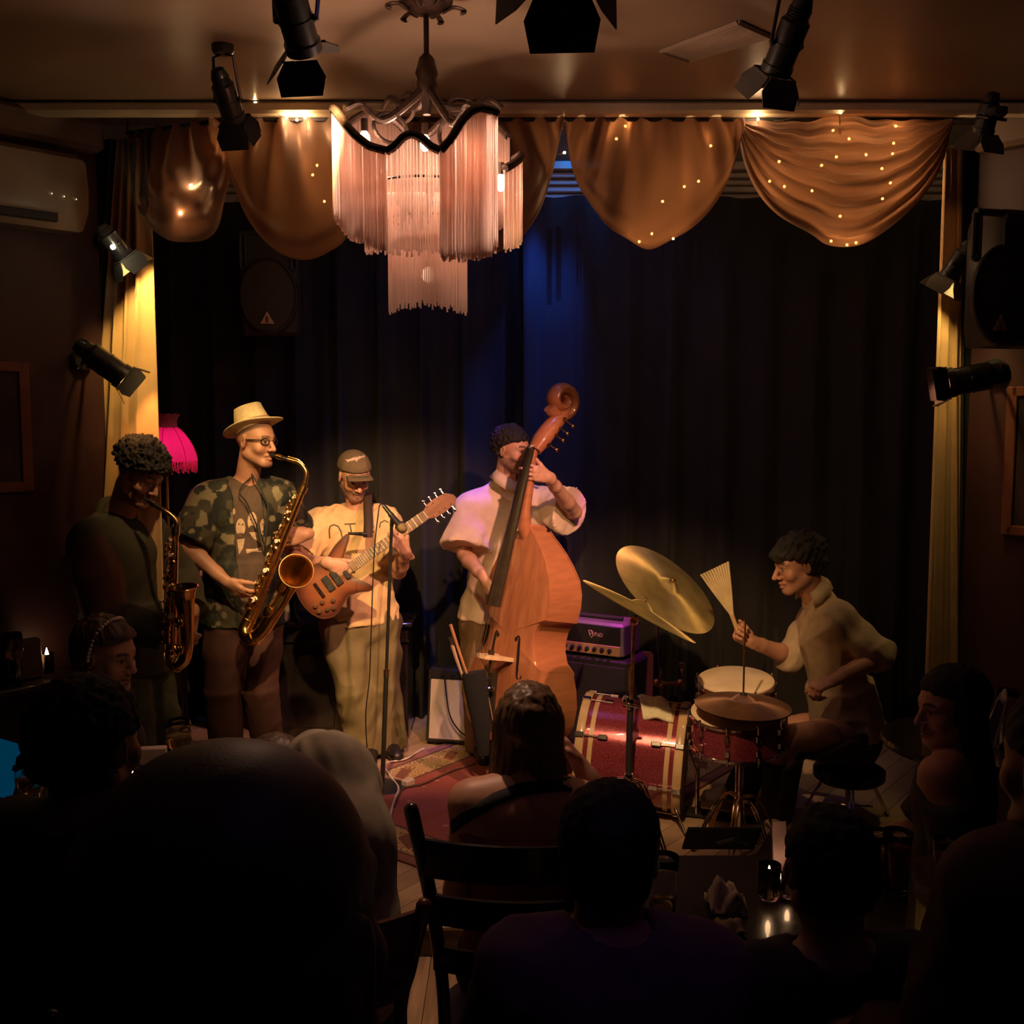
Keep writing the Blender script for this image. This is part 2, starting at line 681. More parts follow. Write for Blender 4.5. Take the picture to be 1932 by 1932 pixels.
def add_head(F, H, s=1.0, nose=1.0, jaw=1.0, ears=True, smile=0.0):
    c, r, f, u = H
    p = lambda x, y, z: c + s * (x * r + y * f + z * u)
    E = lambda o, rad, k=.02, op='add': F.ell(p(*o), [s * q for q in rad], k, r, f, u, op)
    C = lambda a, b, ra, rb=None, k=.012, op='add': F.cone(p(*a), p(*b), s * ra, None if rb is None else s * rb, k, op=op)
    E((0, -.018, .040), (.074, .094, .084), .02)
    E((0, .030, .015), (.063, .062, .080), .03)
    E((0, .028, -.055), (.052 * jaw, .056, .052), .03)
    E((0, .076, -.098), (.022 * jaw, .016, .016), .025)
    for x in (-1, 1):
        C((x * .052 * jaw, -.005, -.055), (x * .020, .066, -.098), .018, .015, .025)
        E((x * .043, .060, -.028), (.022, .022, .024), .02)
        C((x * .012, .088, .024), (x * .046, .070, .026), .010, .009, .014)
    for x in (-1, 1):
        E((x * .032, .094, .004), (.017, .014, .011), .012, 'sub')
    for x in (-1, 1):
        E((x * .031, .0745, .004), (.0145, .0135, .0125), .003)
        C((x * .017, .085, .0125), (x * .043, .078, .0115), .0055, .005, .004)
        C((x * .019, .084, -.0065), (x * .042, .077, -.0055), .0045, .004, .004)
    C((0, .088, .016), (0, .113 * nose, -.030), .0085, .0115, .010)
    for x in (-1, 1):
        E((x * .0125, .098, -.034), (.0095, .0115, .0085), .006)
    C((-.020, .083, -.060 + .006 * smile), (0, .094, -.0575), .006, .0075, .006)
    C((.020, .083, -.060 + .006 * smile), (0, .094, -.0575), .006, .0075, .006)
    C((-.017, .083, -.073 + .003 * smile), (0, .0925, -.0745), .006, .008, .006)
    C((.017, .083, -.073 + .003 * smile), (0, .0925, -.0745), .006, .008, .006)
    C((-.023, .090, -.066 + .007 * smile), (0, .103, -.0665), .0025, .0025, .004, 'sub')
    C((.023, .090, -.066 + .007 * smile), (0, .103, -.0665), .0025, .0025, .004, 'sub')
    if ears:
        for x in (-1, 1):
            F.ell(p(x * .077, -.008, .000), (s * .009, s * .020, s * .033), .008, unit(r + f * (-x * .35)), f, unit(u - f * .2))
            F.ell(p(x * .088, -.004, .002), (s * .007, s * .011, s * .020), .006, unit(r + f * (-x * .35)), f, unit(u - f * .2), 'sub')
    return p


def paint_head(v, col, H, s, skin, beard=0.0, brow=(.05, .03, .02), scalp=None, lips=(.42, .17, .14), lid=True, goatee=False):
    c, r, f, u = H
    w = (v - c) / s
    x, y, z = w @ r, w @ f, w @ u
    ax = np.abs(x)
    near = (ax < .12) & (np.abs(y) < .16) & (z > -.125) & (z < .14)
    ns = vnoise(v * 220, 3) * .5 + .5

    def put(m, cc, a=1.0):
        m = (np.clip(m, 0, 1) * a * near)[:, None]
        col[:] = col * (1 - m) + V3(cc) * m

    if scalp is not None:
        put(np.clip((z - .035 - np.maximum(y, -.02) * .55) / .012, 0, 1), scalp, .85)
    # brows, eyes, lips and stubble are own colours; lid crease, mouth line, nostrils are painted shade
    put((np.abs(z - .026 - .004 * np.sin((ax - .012) * 70)) < .0055) & (ax > .012) & (ax < .05) & (y > .055), brow, .85)
    eye = ((ax - .031) / .0145) ** 2 + ((z - .003) / .0065) ** 2
    put((eye < 1) & (y > .06), (.30, .26, .22))
    put((((ax - .031) / .007) ** 2 + ((z - .003) / .007) ** 2 < 1) & (eye < 1.1) & (y > .06), (.02, .012, .01))
    if lid:
        put((np.abs(z - .0105) < .0025) & (ax > .017) & (ax < .046) & (y > .06), (.06, .03, .025), .8)
    put((((ax) / .024) ** 2 + ((z + .0655) / .0125) ** 2 < 1) & (y > .07), lips, .8)
    put((np.abs(z + .0662) < .0022) & (ax < .024) & (y > .07), (.08, .03, .025), .9)
    put((np.abs(ax - .008) < .004) & (np.abs(z + .041) < .003) & (y > .085), (.1, .04, .03), .8)
    if beard:
        m = np.clip((-.028 - z - np.maximum(0, y - .05) * .25) / .012, 0, 1) * (y > -.012)
        m = m * np.where((ax < .018) & (z > -.086) & (z < -.052) & (y > .07), 0.25, 1)
        mu = ((np.abs(z + .049 + ax * .12) < .0065) & (ax < .028) & (y > .07)) * 1.0
        if goatee: m = m * (ax < .032) * (z < -.075)
        put(np.maximum(m, mu) * (.6 + .4 * ns), (.035, .022, .016), beard)
    return col


def add_hand(F, wr, d, n, side, curl=(.5, .5, .5, .5), s=1.0, thumb=(.6, .5), spread=.06, k=.004, bends=None):
    """palm, four unequal fingers and a thumb off the side of the palm; returns the palm's centre and the fingertips"""
    wr, d = V3(wr), unit(d)
    n = V3(n)
    n = unit(n - d * (n @ d))
    t = np.cross(d, n) * (1 if side == 'R' else -1)
    pt = lambda a, b, c: wr + s * (a * d + b * t + c * n)
    xs = (.030, .0095, -.0105, -.029)
    L = ((.043, .026, .021), (.048, .030, .022), (.044, .028, .021), (.034, .021, .019))
    base = (.088, .092, .087, .079)
    F.cone(wr - d * .02 * s, pt(.03, 0, 0), .027 * s, .030 * s, .02, flat=n, fac=.62)
    F.cone(pt(.028, .008, 0), pt(.078, .016, 0), .030 * s, .026 * s, .012, flat=n, fac=.50)
    F.cone(pt(.028, -.010, 0), pt(.070, -.018, 0), .027 * s, .023 * s, .012, flat=n, fac=.48)
    F.cone(pt(.025, .022, .006), pt(.055, .027, .008), .017 * s, .014 * s, .014)
    tips = []
    for i in range(4):
        a = pt(base[i] - .012, xs[i], -.002)
        F.cone(pt(base[i] - .045, xs[i] * .8, -.002), a, .0105 * s, .0105 * s, .008)
        dirv = unit(d + t * spread * (1.2 - i * .8))
        cv = curl[i]
        bs = (cv * .9, cv * 1.15, cv * .75) if bends is None else bends[i]
        ang = 0
        r = .0098 if i != 3 else .0085
        pts, rs = [a], [r * s * 1.05]
        for j in range(3):
            ang += bs[j]
            pts.append(pts[-1] + s * L[i][j] * (dirv * math.cos(ang) + n * math.sin(ang)))
            rs.append(r * s * (.97, .88, .76)[j])
        F.chain(pts, rs, k)
        tips.append(pts)
    out, cv = thumb
    a = pt(.022, .026, .006)
    dd = unit(d * math.cos(out) + t * math.sin(out) + n * .25)
    pts, rs = [a], [.0145 * s]
    for j, l in enumerate((.042, .032, .026)):
        pts.append(pts[-1] + s * l * dd)
        rs.append((.0125, .0110, .0085)[j] * s)
        dd = unit(dd * math.cos(cv * .6) + unit(n * .7 + d * .5 - t * .4) * math.sin(cv * .6))
    F.chain(pts, rs, .006)
    tips.append(pts)
    return pt(.06, 0, .01), tips


def lerp(a, b, t):
    return V3(a) * (1 - t) + V3(b) * t


class Body:
    """joints: head hf hu neck shL shR elL elR wrL wrR hipL hipR knL knR anL anR (toL toR)"""

    def __init__(s, J, bulk=1.0, hs=1.0):
        s.J = {k: V3(v) for k, v in J.items()}
        s.b, s.hs = bulk, hs
        j = s.J
        s.lat = unit(j['shL'] - j['shR'])
        s.pel = (j['hipL'] + j['hipR']) / 2
        s.mid = (j['shL'] + j['shR']) / 2
        s.up = unit(s.mid - s.pel)
        s.fw = unit(np.cross(s.up, s.lat)) * -1
        s.lat_h = unit(j['hipL'] - j['hipR'])
        s.H = head_frame(j['head'], j['hf'], j['hu'])
        pts = np.array([v for k, v in s.J.items() if k not in ('hf', 'hu')])
        s.lo, s.hi = pts.min(0) - .22, pts.max(0) + .22

    def torso(s, F, g=0.0, k=.05):
        j, b = s.J, s.b
        chest = s.mid - s.up * .10 + s.fw * .005
        wa = lerp(s.pel, s.mid, .36) + s.fw * .008
        F.cone(s.pel + s.up * .02, wa, .150 * b + g, .140 * b + g, k, flat=s.fw, fac=.74)
        F.cone(wa, chest, .140 * b + g, .165 * b + g, k, flat=s.fw, fac=.70)
        F.cone(lerp(chest, j['shR'], .55), lerp(chest, j['shL'], .55), .095 * b + g, None, k, flat=s.fw, fac=.92)
        F.cone(j['shR'], j['shL'], .056 * b + g, None, k)
        F.cone(j['hipR'], j['hipL'], .098 * b + g, None, k)
        for q in 'LR':
            F.cone(j['neck'] - s.up * .005, lerp(j['neck'], j['sh' + q], .75) + s.up * .004, .040 * b + g * .5, .045 * b + g * .5, .03)
            F.ell(j['sh' + q] - s.up * .008, [.060 * b + g] * 3, .03)
        return s

    def arms(s, F, g=0.0):
        j, b = s.J, s.b
        for q in 'LR':
            if 'el' + q not in j: continue
            a, e, w = j['sh' + q], j['el' + q], j['wr' + q]
            F.chain([a, lerp(a, e, .5), e], [.052 * b + g, .047 * b + g, .039 * b + g], .02)
            F.chain([e, lerp(e, w, .3), lerp(e, w, .75), w], [.039 * b + g, .042 * b + g, .032 * b + g, .0265 * b + g], .015)
        return s

    def legs(s, F, g=0.0, feet=True):
        j, b = s.J, s.b
        for q in 'LR':
            if 'kn' + q not in j: continue
            h, k_, a = j['hip' + q], j['kn' + q], j['an' + q]
            F.chain([h, lerp(h, k_, .5), k_], [.088 * b + g, .076 * b + g, .056 * b + g], .03)
            F.chain([k_, lerp(k_, a, .3), lerp(k_, a, .8), a], [.054 * b + g, .056 * b + g, .040 * b + g, .036 * b + g], .02)
            if feet and 'to' + q in j:
                F.chain([a - V3((0, 0, .03)), lerp(a, j['to' + q], .5) - V3((0, 0, .02)), j['to' + q]], [.036, .036, .028], .02)
        return s

    def skin(s, name, skin, label, hands=None, fine=.0041, coarse=.013, headkw=None, paint=None, extra=None, painter=None):
        """one continuous body: head, neck, trunk, limbs, hands"""
        j = s.J
        fb = [(j['head'] - .135 * s.hs, j['head'] + .15 * s.hs)]
        for q in 'LR':
            if hands and q in hands:
                c = j['wr' + q] + unit(hands[q]['d']) * .08
                fb.append((c - .11, c + .11))
        F = Field(s.lo, s.hi, coarse, fb, fine)
        s.torso(F)
        s.arms(F)
        s.legs(F)
        c, r, f, u = s.H
        h = s.hs
        F.cone(j['neck'] - s.up * .03, c - u * .055 * h - f * .022 * h, .060 * s.b, .056 * h, .025)
        add_head(F, s.H, h, **(headkw or {}))
        s.tips = {}
        for q in (hands or {}):
            kw = dict(hands[q])
            s.tips[q] = add_hand(F, j['wr' + q], kw.pop('d'), kw.pop('n'), q, **kw)
        if extra: extra(F)
        v, q = F.mesh()
        col = np.tile(V3(skin), (len(v), 1))
        col *= (1 + .10 * vnoise(v * 40, 2))[:, None]
        w = (v - c) / h
        red = np.exp(-(((np.abs(w @ r) - .042) / .02) ** 2 + ((w @ u + .03) / .025) ** 2)) * (w @ f > .04) * .22
        col = col * (1 + red[:, None] * V3((.25, -.25, -.25)))
        paint_head(v, col, s.H, h, skin, **(paint or {}))
        if painter: painter(v, col)
        lo = v.min(0)
        o = link_mesh('person', v, q, mat('skin', skin, .48, attr='Col', var=.06, vscale=30, bump=.08, bscale=400), None, True,
                      origin=(s.pel[0], s.pel[1], lo[2]), cols=col)
        tag(o, label, 'person')
        s.obj = o
        s.bodymesh = (v, q)
        return o

    def solid(s, name, F, material, amp=.004, scale=14, seed=1, axis=(0, 0, 1), stretch=.4, cols=None, it=1, label=None):
        v, q = F.mesh()
        if it: v = relax(v, q, it)
        if np.any(np.asarray(amp) != 0): v = folds(v, q, amp, scale, seed, axis, stretch)
        o = link_mesh(name, v, q, material, s.obj, True, cols=None if cols is None else cols(v))
        if label: o['label'] = label
        return o

    def shirt(s, name, material, sleeve=.7, hem=.04, g=.018, h=.007, loose=.02, neck=.074, vneck=0.0, open_front=0.0, collar=False,
              amp=.005, seed=1, scale=13, cuff=None, extra=None, label=None, hem_n=None, neck_up=.035, sl_loose=1.0, cols=None):
        """sleeve: 0..1 along the upper arm, 1..2 along the forearm; hem: metres under the hips"""
        j, b = s.J, s.b
        F = Field(s.lo, s.hi, h)
        s.torso(F, g)
        hc = s.pel - s.up * hem
        F.cone(hc - s.up * .03, lerp(s.pel, s.mid, .45), .165 * b + g + loose, .148 * b + g + loose * .6, .03, flat=s.fw, fac=.76, caps=False)
        for q in 'LR':
            if 'el' + q not in j: continue
            a, e, w = j['sh' + q], j['el' + q], j['wr' + q]
            if sleeve <= 0: continue
            if sleeve <= 1:
                F.cone(a, lerp(a, e, sleeve), .060 * b + g, (.058 * b + g + loose * .6) * sl_loose, .03, caps=False)
            else:
                t = sleeve - 1
                F.chain([a, lerp(a, e, .5), e], [.058 * b + g, .054 * b + g, .048 * b + g], .02)
                F.cone(e, lerp(e, w, t), .048 * b + g, (.036 * b + g) * sl_loose, .02, caps=False)
        nk = j['neck']
        if collar:
            c, r, f, u = s.H
            d = unit(c - nk)
            F.cone(nk - d * .02, nk + d * .032, .080 * b, .068 * b, .008, caps=False)
        F.plane(hc, -s.up if hem_n is None else hem_n, .004)
        if vneck:
            F.cone(nk + s.fw * .05 + s.up * .03, nk + s.fw * .16 - s.up * vneck, .045, .012, .006, flat=s.lat, fac=.8, op='sub')
        F.cone(nk + s.up * neck_up, nk + s.up * (neck_up + .12) + s.fw * .02, neck, neck * 1.1, .006, op='sub')
        if open_front:
            F.box(s.mid + s.fw * .2 - s.up * .2, (open_front, .2, .5), .006, s.lat, s.fw, s.up, op='sub')
        if extra: extra(F)
        return s.solid(name, F, material, amp, scale, seed, axis=unit(s.up * .6 + s.lat * .5), stretch=.45, label=label, cols=cols)

    def trousers(s, name, material, g=.022, h=.009, amp=.006, seed=3, top=.08, cuff=.05, flare=1.0, label=None, scale=12, cols=None):
        j, b = s.J, s.b
        F = Field(s.lo, s.hi, h)
        F.cone(s.pel, s.pel + s.up * (top + .1), .148 * b + g, .146 * b + g, .04, flat=s.fw, fac=.78)
        F.cone(j['hipR'], j['hipL'], .098 * b + g, None, .05)
        for q in 'LR':
            h_, k_, a = j['hip' + q], j['kn' + q], j['an' + q]
            F.chain([h_, lerp(h_, k_, .5), k_], [.092 * b + g, .082 * b + g, .066 * b + g], .03)
            F.cone(k_, a - V3((0, 0, cuff)), .066 * b + g, (.056 * b + g) * flare, .02, caps=False)
        F.plane(s.pel + s.up * top, s.up, .004)
        return s.solid(name, F, material, amp, scale, seed, axis=(0.3, .2, 1), stretch=.5, label=label, cols=cols)

    def shoes(s, material, h=.007, label=None):
        j = s.J
        for q in 'LR':
            if 'to' + q not in j: continue
            a, t = j['an' + q], j['to' + q]
            d = V3((t - a)[:2].tolist() + [0])
            d = unit(d)
            z0 = t[2] - .028
            F = Field(np.minimum(a, t) - .14, np.maximum(a, t) + .14, h)
            side = np.cross(d, (0, 0, 1))
            F.chain([a - d * .03 - V3((0, 0, .035)), lerp(a, t, .5) - V3((0, 0, .01)), t + d * .01], [.046, .044, .038], .02)
            F.cone(a + V3((0, 0, .02)), a - V3((0, 0, .03)), .047, .048, .02)
            F.plane((0, 0, z0), (0, 0, -1), .006)
            s.solid('shoe', F, material, 0, label=label)


def strands(v, q, amp, seed, along, fine=90, stretch=.12):
    """hair locks: noise drawn out along the fall of the hair"""
    n = vnormals(v, q)
    a = V3(along)
    a = a / np.linalg.norm(a)
    p = v - np.outer(v @ a, a) * (1 - stretch)
    d = vnoise(p * fine, seed) + .6 * vnoise(p * fine * 2.1, seed + 1)
    return v + n * (amp * d)[:, None]


def hair_cap(B, name, material, top=.014, back=-.05, front=.075, side=.035, vol=(1, 1, 1), amp=.004, seed=2, curly=False, h=.0045, extra=None, s=None, fine=90, sideburn=0.0):
    """hair that follows the skull, cut back from the face and ears"""
    c, r, f, u = B.H
    s = B.hs
    p = lambda x, y, z: c + s * (x * r + y * f + z * u)
    F = Field(c - .24 * s, c + .24 * s, h)
    F.ell(p(0, -.018, .040), (s * (.074 + top) * vol[0], s * (.094 + top) * vol[1], s * (.084 + top) * vol[2]), .02, r, f, u)
    F.ell(p(0, -.035, -.01), (s * (.070 + top * .7), s * (.072 + top * .7), s * .075), .02, r, f, u)
    F.box(p(0, .1 + front - .03, -.06), (s * .2, s * .1, s * (.06 + side + .0)), .012, r, unit(f + u * .25), unit(u - f * .25), op='sub')
    F.box(p(0, .115, -.12), (s * .2, s * .1, s * .14), .012, r, f, u, op='sub')
    F.plane(p(0, 0, back), unit(-u - f * .35), .012)
    for x in (-1, 1):
        F.ell(p(x * .085, .005, -.012), (s * .03, s * .034, s * .040), .01, r, f, u, 'sub')
        if sideburn:
            F.ell(p(x * .070, .030, .0), (s * .012, s * .016, s * .035), .01, r, f, u)
    if extra: extra(F, p)
    v, q = F.mesh()
    v = relax(v, q, 1)
    if curly:
        n = vnormals(v, q)
        v = v + n * (amp * (1.2 * vnoise(v * 75, seed) + .8 * vnoise(v * 150, seed + 1)))[:, None]
    else:
        v = strands(v, q, amp, seed, unit(f * .6 - u * .8 + r * .2), fine)
    return link_mesh(name, v, q, material, B.obj, True)

# ------------------------------------------------------------------ room shell
STG = 0.12                      # height of the low stage
EDGE = 3.82                     # where the stage begins
CEIL = 3.30
rnd = random.Random(5)
m_ceil = mat('ceiling_paint', (.30, .215, .145), .38, var=.06, vscale=2, bump=.15, bscale=14)
m_wall = mat('dark_red_paint', (.060, .020, .018), .55, var=.12, vscale=3, bump=.1, bscale=40)
m_black = mat('matte_black_paint', (.018, .017, .018), .6, var=.2)
m_cream = mat('cream_trim', (.80, .66, .44), .5, var=.06)
m_dark = mat('dark_void_paint', (.03, .022, .02), .8)


def struct(name, b, m, smooth='angle'):
    o = b.build(name, m, None, smooth)
    o['kind'] = 'structure'
    return o


struct('ceiling', MB().box((0.1, 1.42, CEIL + .05), (7.2, 5.86, .1)), m_ceil)
struct('ceiling_stage', MB().box((0.1, 5.75, 3.90), (7.2, 2.7, .1)), mat('stage_ceiling_paint', (.42, .33, .27), .7))
struct('trim_1', MB().box((0.1, 4.39, 3.275), (4.6, .08, .05), bev=.012), m_cream)
struct('wall_header', MB().box((0.1, 4.47, 3.60), (4.9, .05, .6)), m_dark)
struct('wall_back', MB().box((0.1, 6.85, 1.9), (7.0, .1, 4.1)), mat('stage_back_paint', (.30, .25, .24), .8))
struct('wall_stage_left', MB().box((-2.75, 5.7, 1.9), (.1, 2.3, 4.1)), m_dark)
struct('wall_stage_right', MB().box((2.95, 5.7, 1.9), (.1, 2.3, 4.1)), m_dark)


def angled_wall(name, a, b, m):
    a, b = Vector(a), Vector(b)
    d = (b - a).normalized()
    n = Vector((-d.y, d.x, 0))
    c = (a + b) / 2 + Vector((0, 0, 1.65))
    return struct(name, MB().box(c, ((b - a).length, .10, 3.3), d, n, (0, 0, 1)), m)


WL0, WLD = Vector((-1.80, 4.66, 0)), Vector((-.67, -.742, 0))
WR0, WRD = Vector((2.02, 4.66, 0)), Vector((.67, -.742, 0))
angled_wall('wall_left', WL0 - Vector((.037, -.034, 0)), WL0 + WLD * 2.4 - Vector((.037, -.034, 0)), m_wall)
angled_wall('wall_right', WR0 + Vector((.037, .034, 0)), WR0 + WRD * 2.4 + Vector((.037, .034, 0)), m_wall)
struct('wall_side_left', MB().box((-3.5, .65, 1.65), (.1, 4.6, 3.3)), m_wall)
struct('wall_side_right', MB().box((3.7, .65, 1.65), (.1, 4.6, 3.3)), m_wall)
struct('wall_rear', MB().box((0.1, -1.65, 1.65), (7.2, .1, 3.3)), m_wall)
for sgn, X in ((-1, -2.33), (1, 2.52)):
    struct('wall_wing_left' if sgn < 0 else 'wall_wing_right', MB().box((X, 4.80, 1.65), (.96, .06, 3.3)), m_dark)

# audience floor: a dark base and the strip-wood boards where they can be seen
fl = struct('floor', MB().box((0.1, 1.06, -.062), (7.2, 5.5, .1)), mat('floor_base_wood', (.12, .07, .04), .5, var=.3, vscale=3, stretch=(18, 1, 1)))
woods = [mat('strip_oak_%s' % n, c, .42, var=.18, vscale=6, stretch=(8, .6, 1), bump=.1, bscale=90)
         for n, c in (('tan', (.50, .33, .19)), ('honey', (.56, .37, .20)), ('brown', (.42, .27, .15)), ('walnut', (.26, .14, .08)))]
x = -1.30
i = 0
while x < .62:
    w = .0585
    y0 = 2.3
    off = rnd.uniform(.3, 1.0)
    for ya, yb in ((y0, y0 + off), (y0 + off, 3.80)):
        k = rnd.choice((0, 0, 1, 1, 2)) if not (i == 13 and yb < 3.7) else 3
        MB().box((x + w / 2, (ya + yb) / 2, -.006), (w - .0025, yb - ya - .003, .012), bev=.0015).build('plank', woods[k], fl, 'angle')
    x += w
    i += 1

# the stage: riser, base and boards laid on the slant
stg = struct('stage', MB().box((0.1, EDGE + 1.5, STG / 2 - .012), (5.5, 3.0, STG - .012)), m_dark)
MB().box((0.1, EDGE - .008, STG / 2 - .008), (5.5, .016, STG - .016)).build('riser', mat('riser_dark_wood', (.10, .06, .04), .6, var=.3, vscale=4, stretch=(1, 1, 9)), stg)
MB().box((0.1, EDGE - .006, STG - .010), (5.5, .036, .018), bev=.004).build('nosing', mat('nosing_wood', (.34, .22, .14), .4), stg)
swoods = [mat('stage_oak_%d' % n, c, .40, var=.16, vscale=5, stretch=(1, 1, 1), bump=.1, bscale=80)
          for n, c in enumerate(((.40, .27, .18), (.46, .31, .20), (.35, .235, .15)))]


def clip_poly(poly, a, b, c):
    out = []
    for i in range(len(poly)):
        p, q = poly[i], poly[(i + 1) % len(poly)]
        fp, fq = a * p[0] + b * p[1] - c, a * q[0] + b * q[1] - c
        if fp <= 0: out.append(p)
        if fp * fq < 0:
            t = fp / (fp - fq)
            out.append((p[0] + (q[0] - p[0]) * t, p[1] + (q[1] - p[1]) * t))
    return out


du = Vector((.62, .785)).normalized()
dv = Vector((-du.y, du.x))
for k in range(-34, 34):
    w = .105
    o0 = Vector((0, EDGE)) + dv * (k * w)
    quad = [tuple(o0 + du * a + dv * b) for a, b in ((-4, .0015), (5, .0015), (5, w - .0015), (-4, w - .0015))]
    for a, b, c in ((-1, 0, 2.0), (1, 0, 2.4), (0, -1, -EDGE - .012), (0, 1, 6.6)):
        if len(quad) >= 3: quad = clip_poly(quad, a, b, c)
    if len(quad) < 3: continue
    MB().prism(quad, .012, (0, 0, STG - .012)).build('plank', swoods[k % 3], stg, False)


# ------------------------------------------------------------------ cloth helpers
def cloth_mat(name, col, rough=.42, transl=.4, metal=.0, sheen=.5, bump=.15, tcol=None, var=.12, sheer=0.0):
    m = mat(name, col, rough, metal, var=var, vscale=5, bump=bump, bscale=300, sheen=sheen)
    nt = m.node_tree
    out = nt.nodes['Material Output']
    b = nt.nodes['Principled BSDF']
    if transl:
        thin = nt.nodes.new('ShaderNodeBsdfTransparent')
        thin.inputs[0].default_value = (*(tcol or col), 1)
        tr = nt.nodes.new('ShaderNodeBsdfTranslucent')
        tr.inputs[0].default_value = (*(tcol or col), 1)
        mx = nt.nodes.new('ShaderNodeMixShader')
        mx.inputs[0].default_value = transl
        nt.links.new(b.outputs[0], mx.inputs[1])
        nt.links.new(tr.outputs[0], mx.inputs[2])
        mx2 = nt.nodes.new('ShaderNodeMixShader')
        mx2.inputs[0].default_value = sheer
        nt.links.new(mx.outputs[0], mx2.inputs[1])
        nt.links.new(thin.outputs[0], mx2.inputs[2])
        nt.links.new(mx2.outputs[0], out.inputs['Surface'])
    return m


m_satin = cloth_mat('tan_satin', (.36, .235, .17), .34, .50, .15, .6, tcol=(.60, .40, .27), sheer=.36)
m_gold = cloth_mat('gold_drape_cloth', (.62, .38, .17), .6, .12, 0, .6)
m_velvet = cloth_mat('dark_velvet', (.024, .019, .018), .85, 0, 0, .12)
m_blackcloth = cloth_mat('black_cloth', (.012, .012, .014), .9, 0, 0, 0)


def drape(name, top, bot, n, amp, m, seed=0, nz=10, label=None, cat='curtain', sub=7, pinch=None, group=None, pow_=1.0):
    """a hanging cloth between a top line and a bottom line of points, with n pleats"""
    rr = random.Random(seed)
    cols = n * sub
    T, Bm = [Vector(p) for p in top], [Vector(p) for p in bot]

    def along(pts, u):
        t = u * (len(pts) - 1)
        i = min(int(t), len(pts) - 2)
        return pts[i].lerp(pts[i + 1], t - i)
    ph = [0.0]
    for i in range(n): ph.append(ph[-1] + rr.uniform(.7, 1.4))
    amps = [rr.uniform(.55, 1.2) for _ in range(n + 2)]
    rows = []
    for j in range(nz + 1):
        v = j / nz
        row = []
        for i in range(cols + 1):
            u = i / cols
            a, b = along(T, u), along(Bm, u)
            p = a.lerp(b, v)
            d = (along(T, min(1, u + .02)) - along(T, max(0, u - .02)))
            nn = Vector((d.y, -d.x, 0)).normalized()
            q = u * n
            k = min(int(q), n - 1)
            f = q - k
            A = amps[k] * (1 - f) + amps[k + 1] * f
            w = math.sin(2 * math.pi * (q + .25 * math.sin(k * 2.3 + seed) * v)) + .3 * math.sin(4 * math.pi * q + seed + 1.5 * v)
            row.append(p + nn * (amp * A * w * (.6 + .4 * v)) + d.normalized() * (amp * .4 * A * math.cos(2 * math.pi * q)))
        rows.append(row)
    o = MB().sheet(rows, .004).build(name, m, None, True)
    return tag(o, label, cat, group)


# back curtain: two dark velvet halves behind the band
zt = 3.33
drape('stage_curtain', [(-2.68, 6.58, zt), (.14, 6.58, zt)], [(-2.68, 6.56, STG), (.14, 6.56, STG)], 11, .075, m_velvet, 3, 4, 'dark velvet stage curtain behind the saxophonists and guitarist', 'curtain', 8)
drape('stage_curtain', [(.04, 6.36, zt), (2.88, 6.46, zt)], [(.04, 6.36, STG), (2.88, 6.42, STG)], 10, .08, m_velvet, 8, 4, 'dark velvet stage curtain behind the double bass and drum kit', 'curtain', 8)
# crown moulding over the back curtain, in four steps
b = MB()
for k, (z, h, y) in enumerate(((3.365, .05, 6.62), (3.415, .035, 6.60), (3.452, .03, 6.58), (3.49, .03, 6.555), (3.54, .05, 6.52))):
    b.box((.1, y + .1, z), (5.6, .22, h), bev=.006)
struct('trim_2', b, mat('crown_cream', (.55, .47, .42), .5))

# side drapes of gold cloth
dl = drape('gold_drape', [P(222, 262, 4.66), P(276, 262, 4.56)], [P(130, 1440, 4.72), P(300, 1440, 4.50)], 4, .028, m_gold, 4, 12, 'gold side drape lit by lamps at the left of the stage', 'drape', 10)
dr = drape('gold_drape', [P(1779, 275, 4.58), P(1813, 275, 4.64)], [P(1738, 1440, 4.56), P(1812, 1440, 4.68)], 3, .024, m_gold, 6, 12, 'narrow gold side drape lit by lamps at the right of the stage', 'drape', 10)
drape('black_drape', [P(160, 262, 4.70), P(226, 262, 4.68)], [P(60, 1440, 4.76), P(150, 1440, 4.74)], 3, .02, m_blackcloth, 9, 6, 'black side drape beside the gold drape on the left wall', 'drape', 8)
drape('black_drape', [P(1812, 275, 4.66), P(1856, 275, 4.68)], [P(1800, 1440, 4.70), P(1868, 1440, 4.74)], 2, .02, m_blackcloth, 10, 6, 'black side drape beside the gold drape on the right wall', 'drape', 8)

# rod and swags of the valance
ZR = 3.243


def rodpt(px):
    Y = 4.42 if px >= 430 else 4.42 + (430 - px) / 190 * .21
    k = 0.0
    d = ray(px, 215)
    x = CAMP.x + d.x * (Y / d.y)
    return Vector((x, Y, ZR))


b = MB()
b.tube([rodpt(p) for p in (238, 330, 430, 700, 1000, 1400, 1815)], .009, 8)
rod = b.build('curtain_rod', m_black, None)
tag(rod, 'thin black rod carrying the satin swags under the ceiling', 'rod')
for px in (240, 1127, 1700):
    q = rodpt(px)
    MB().tube([q, q + Vector((0, 0, .058))], .005, 6).build('hanger', m_black, rod)


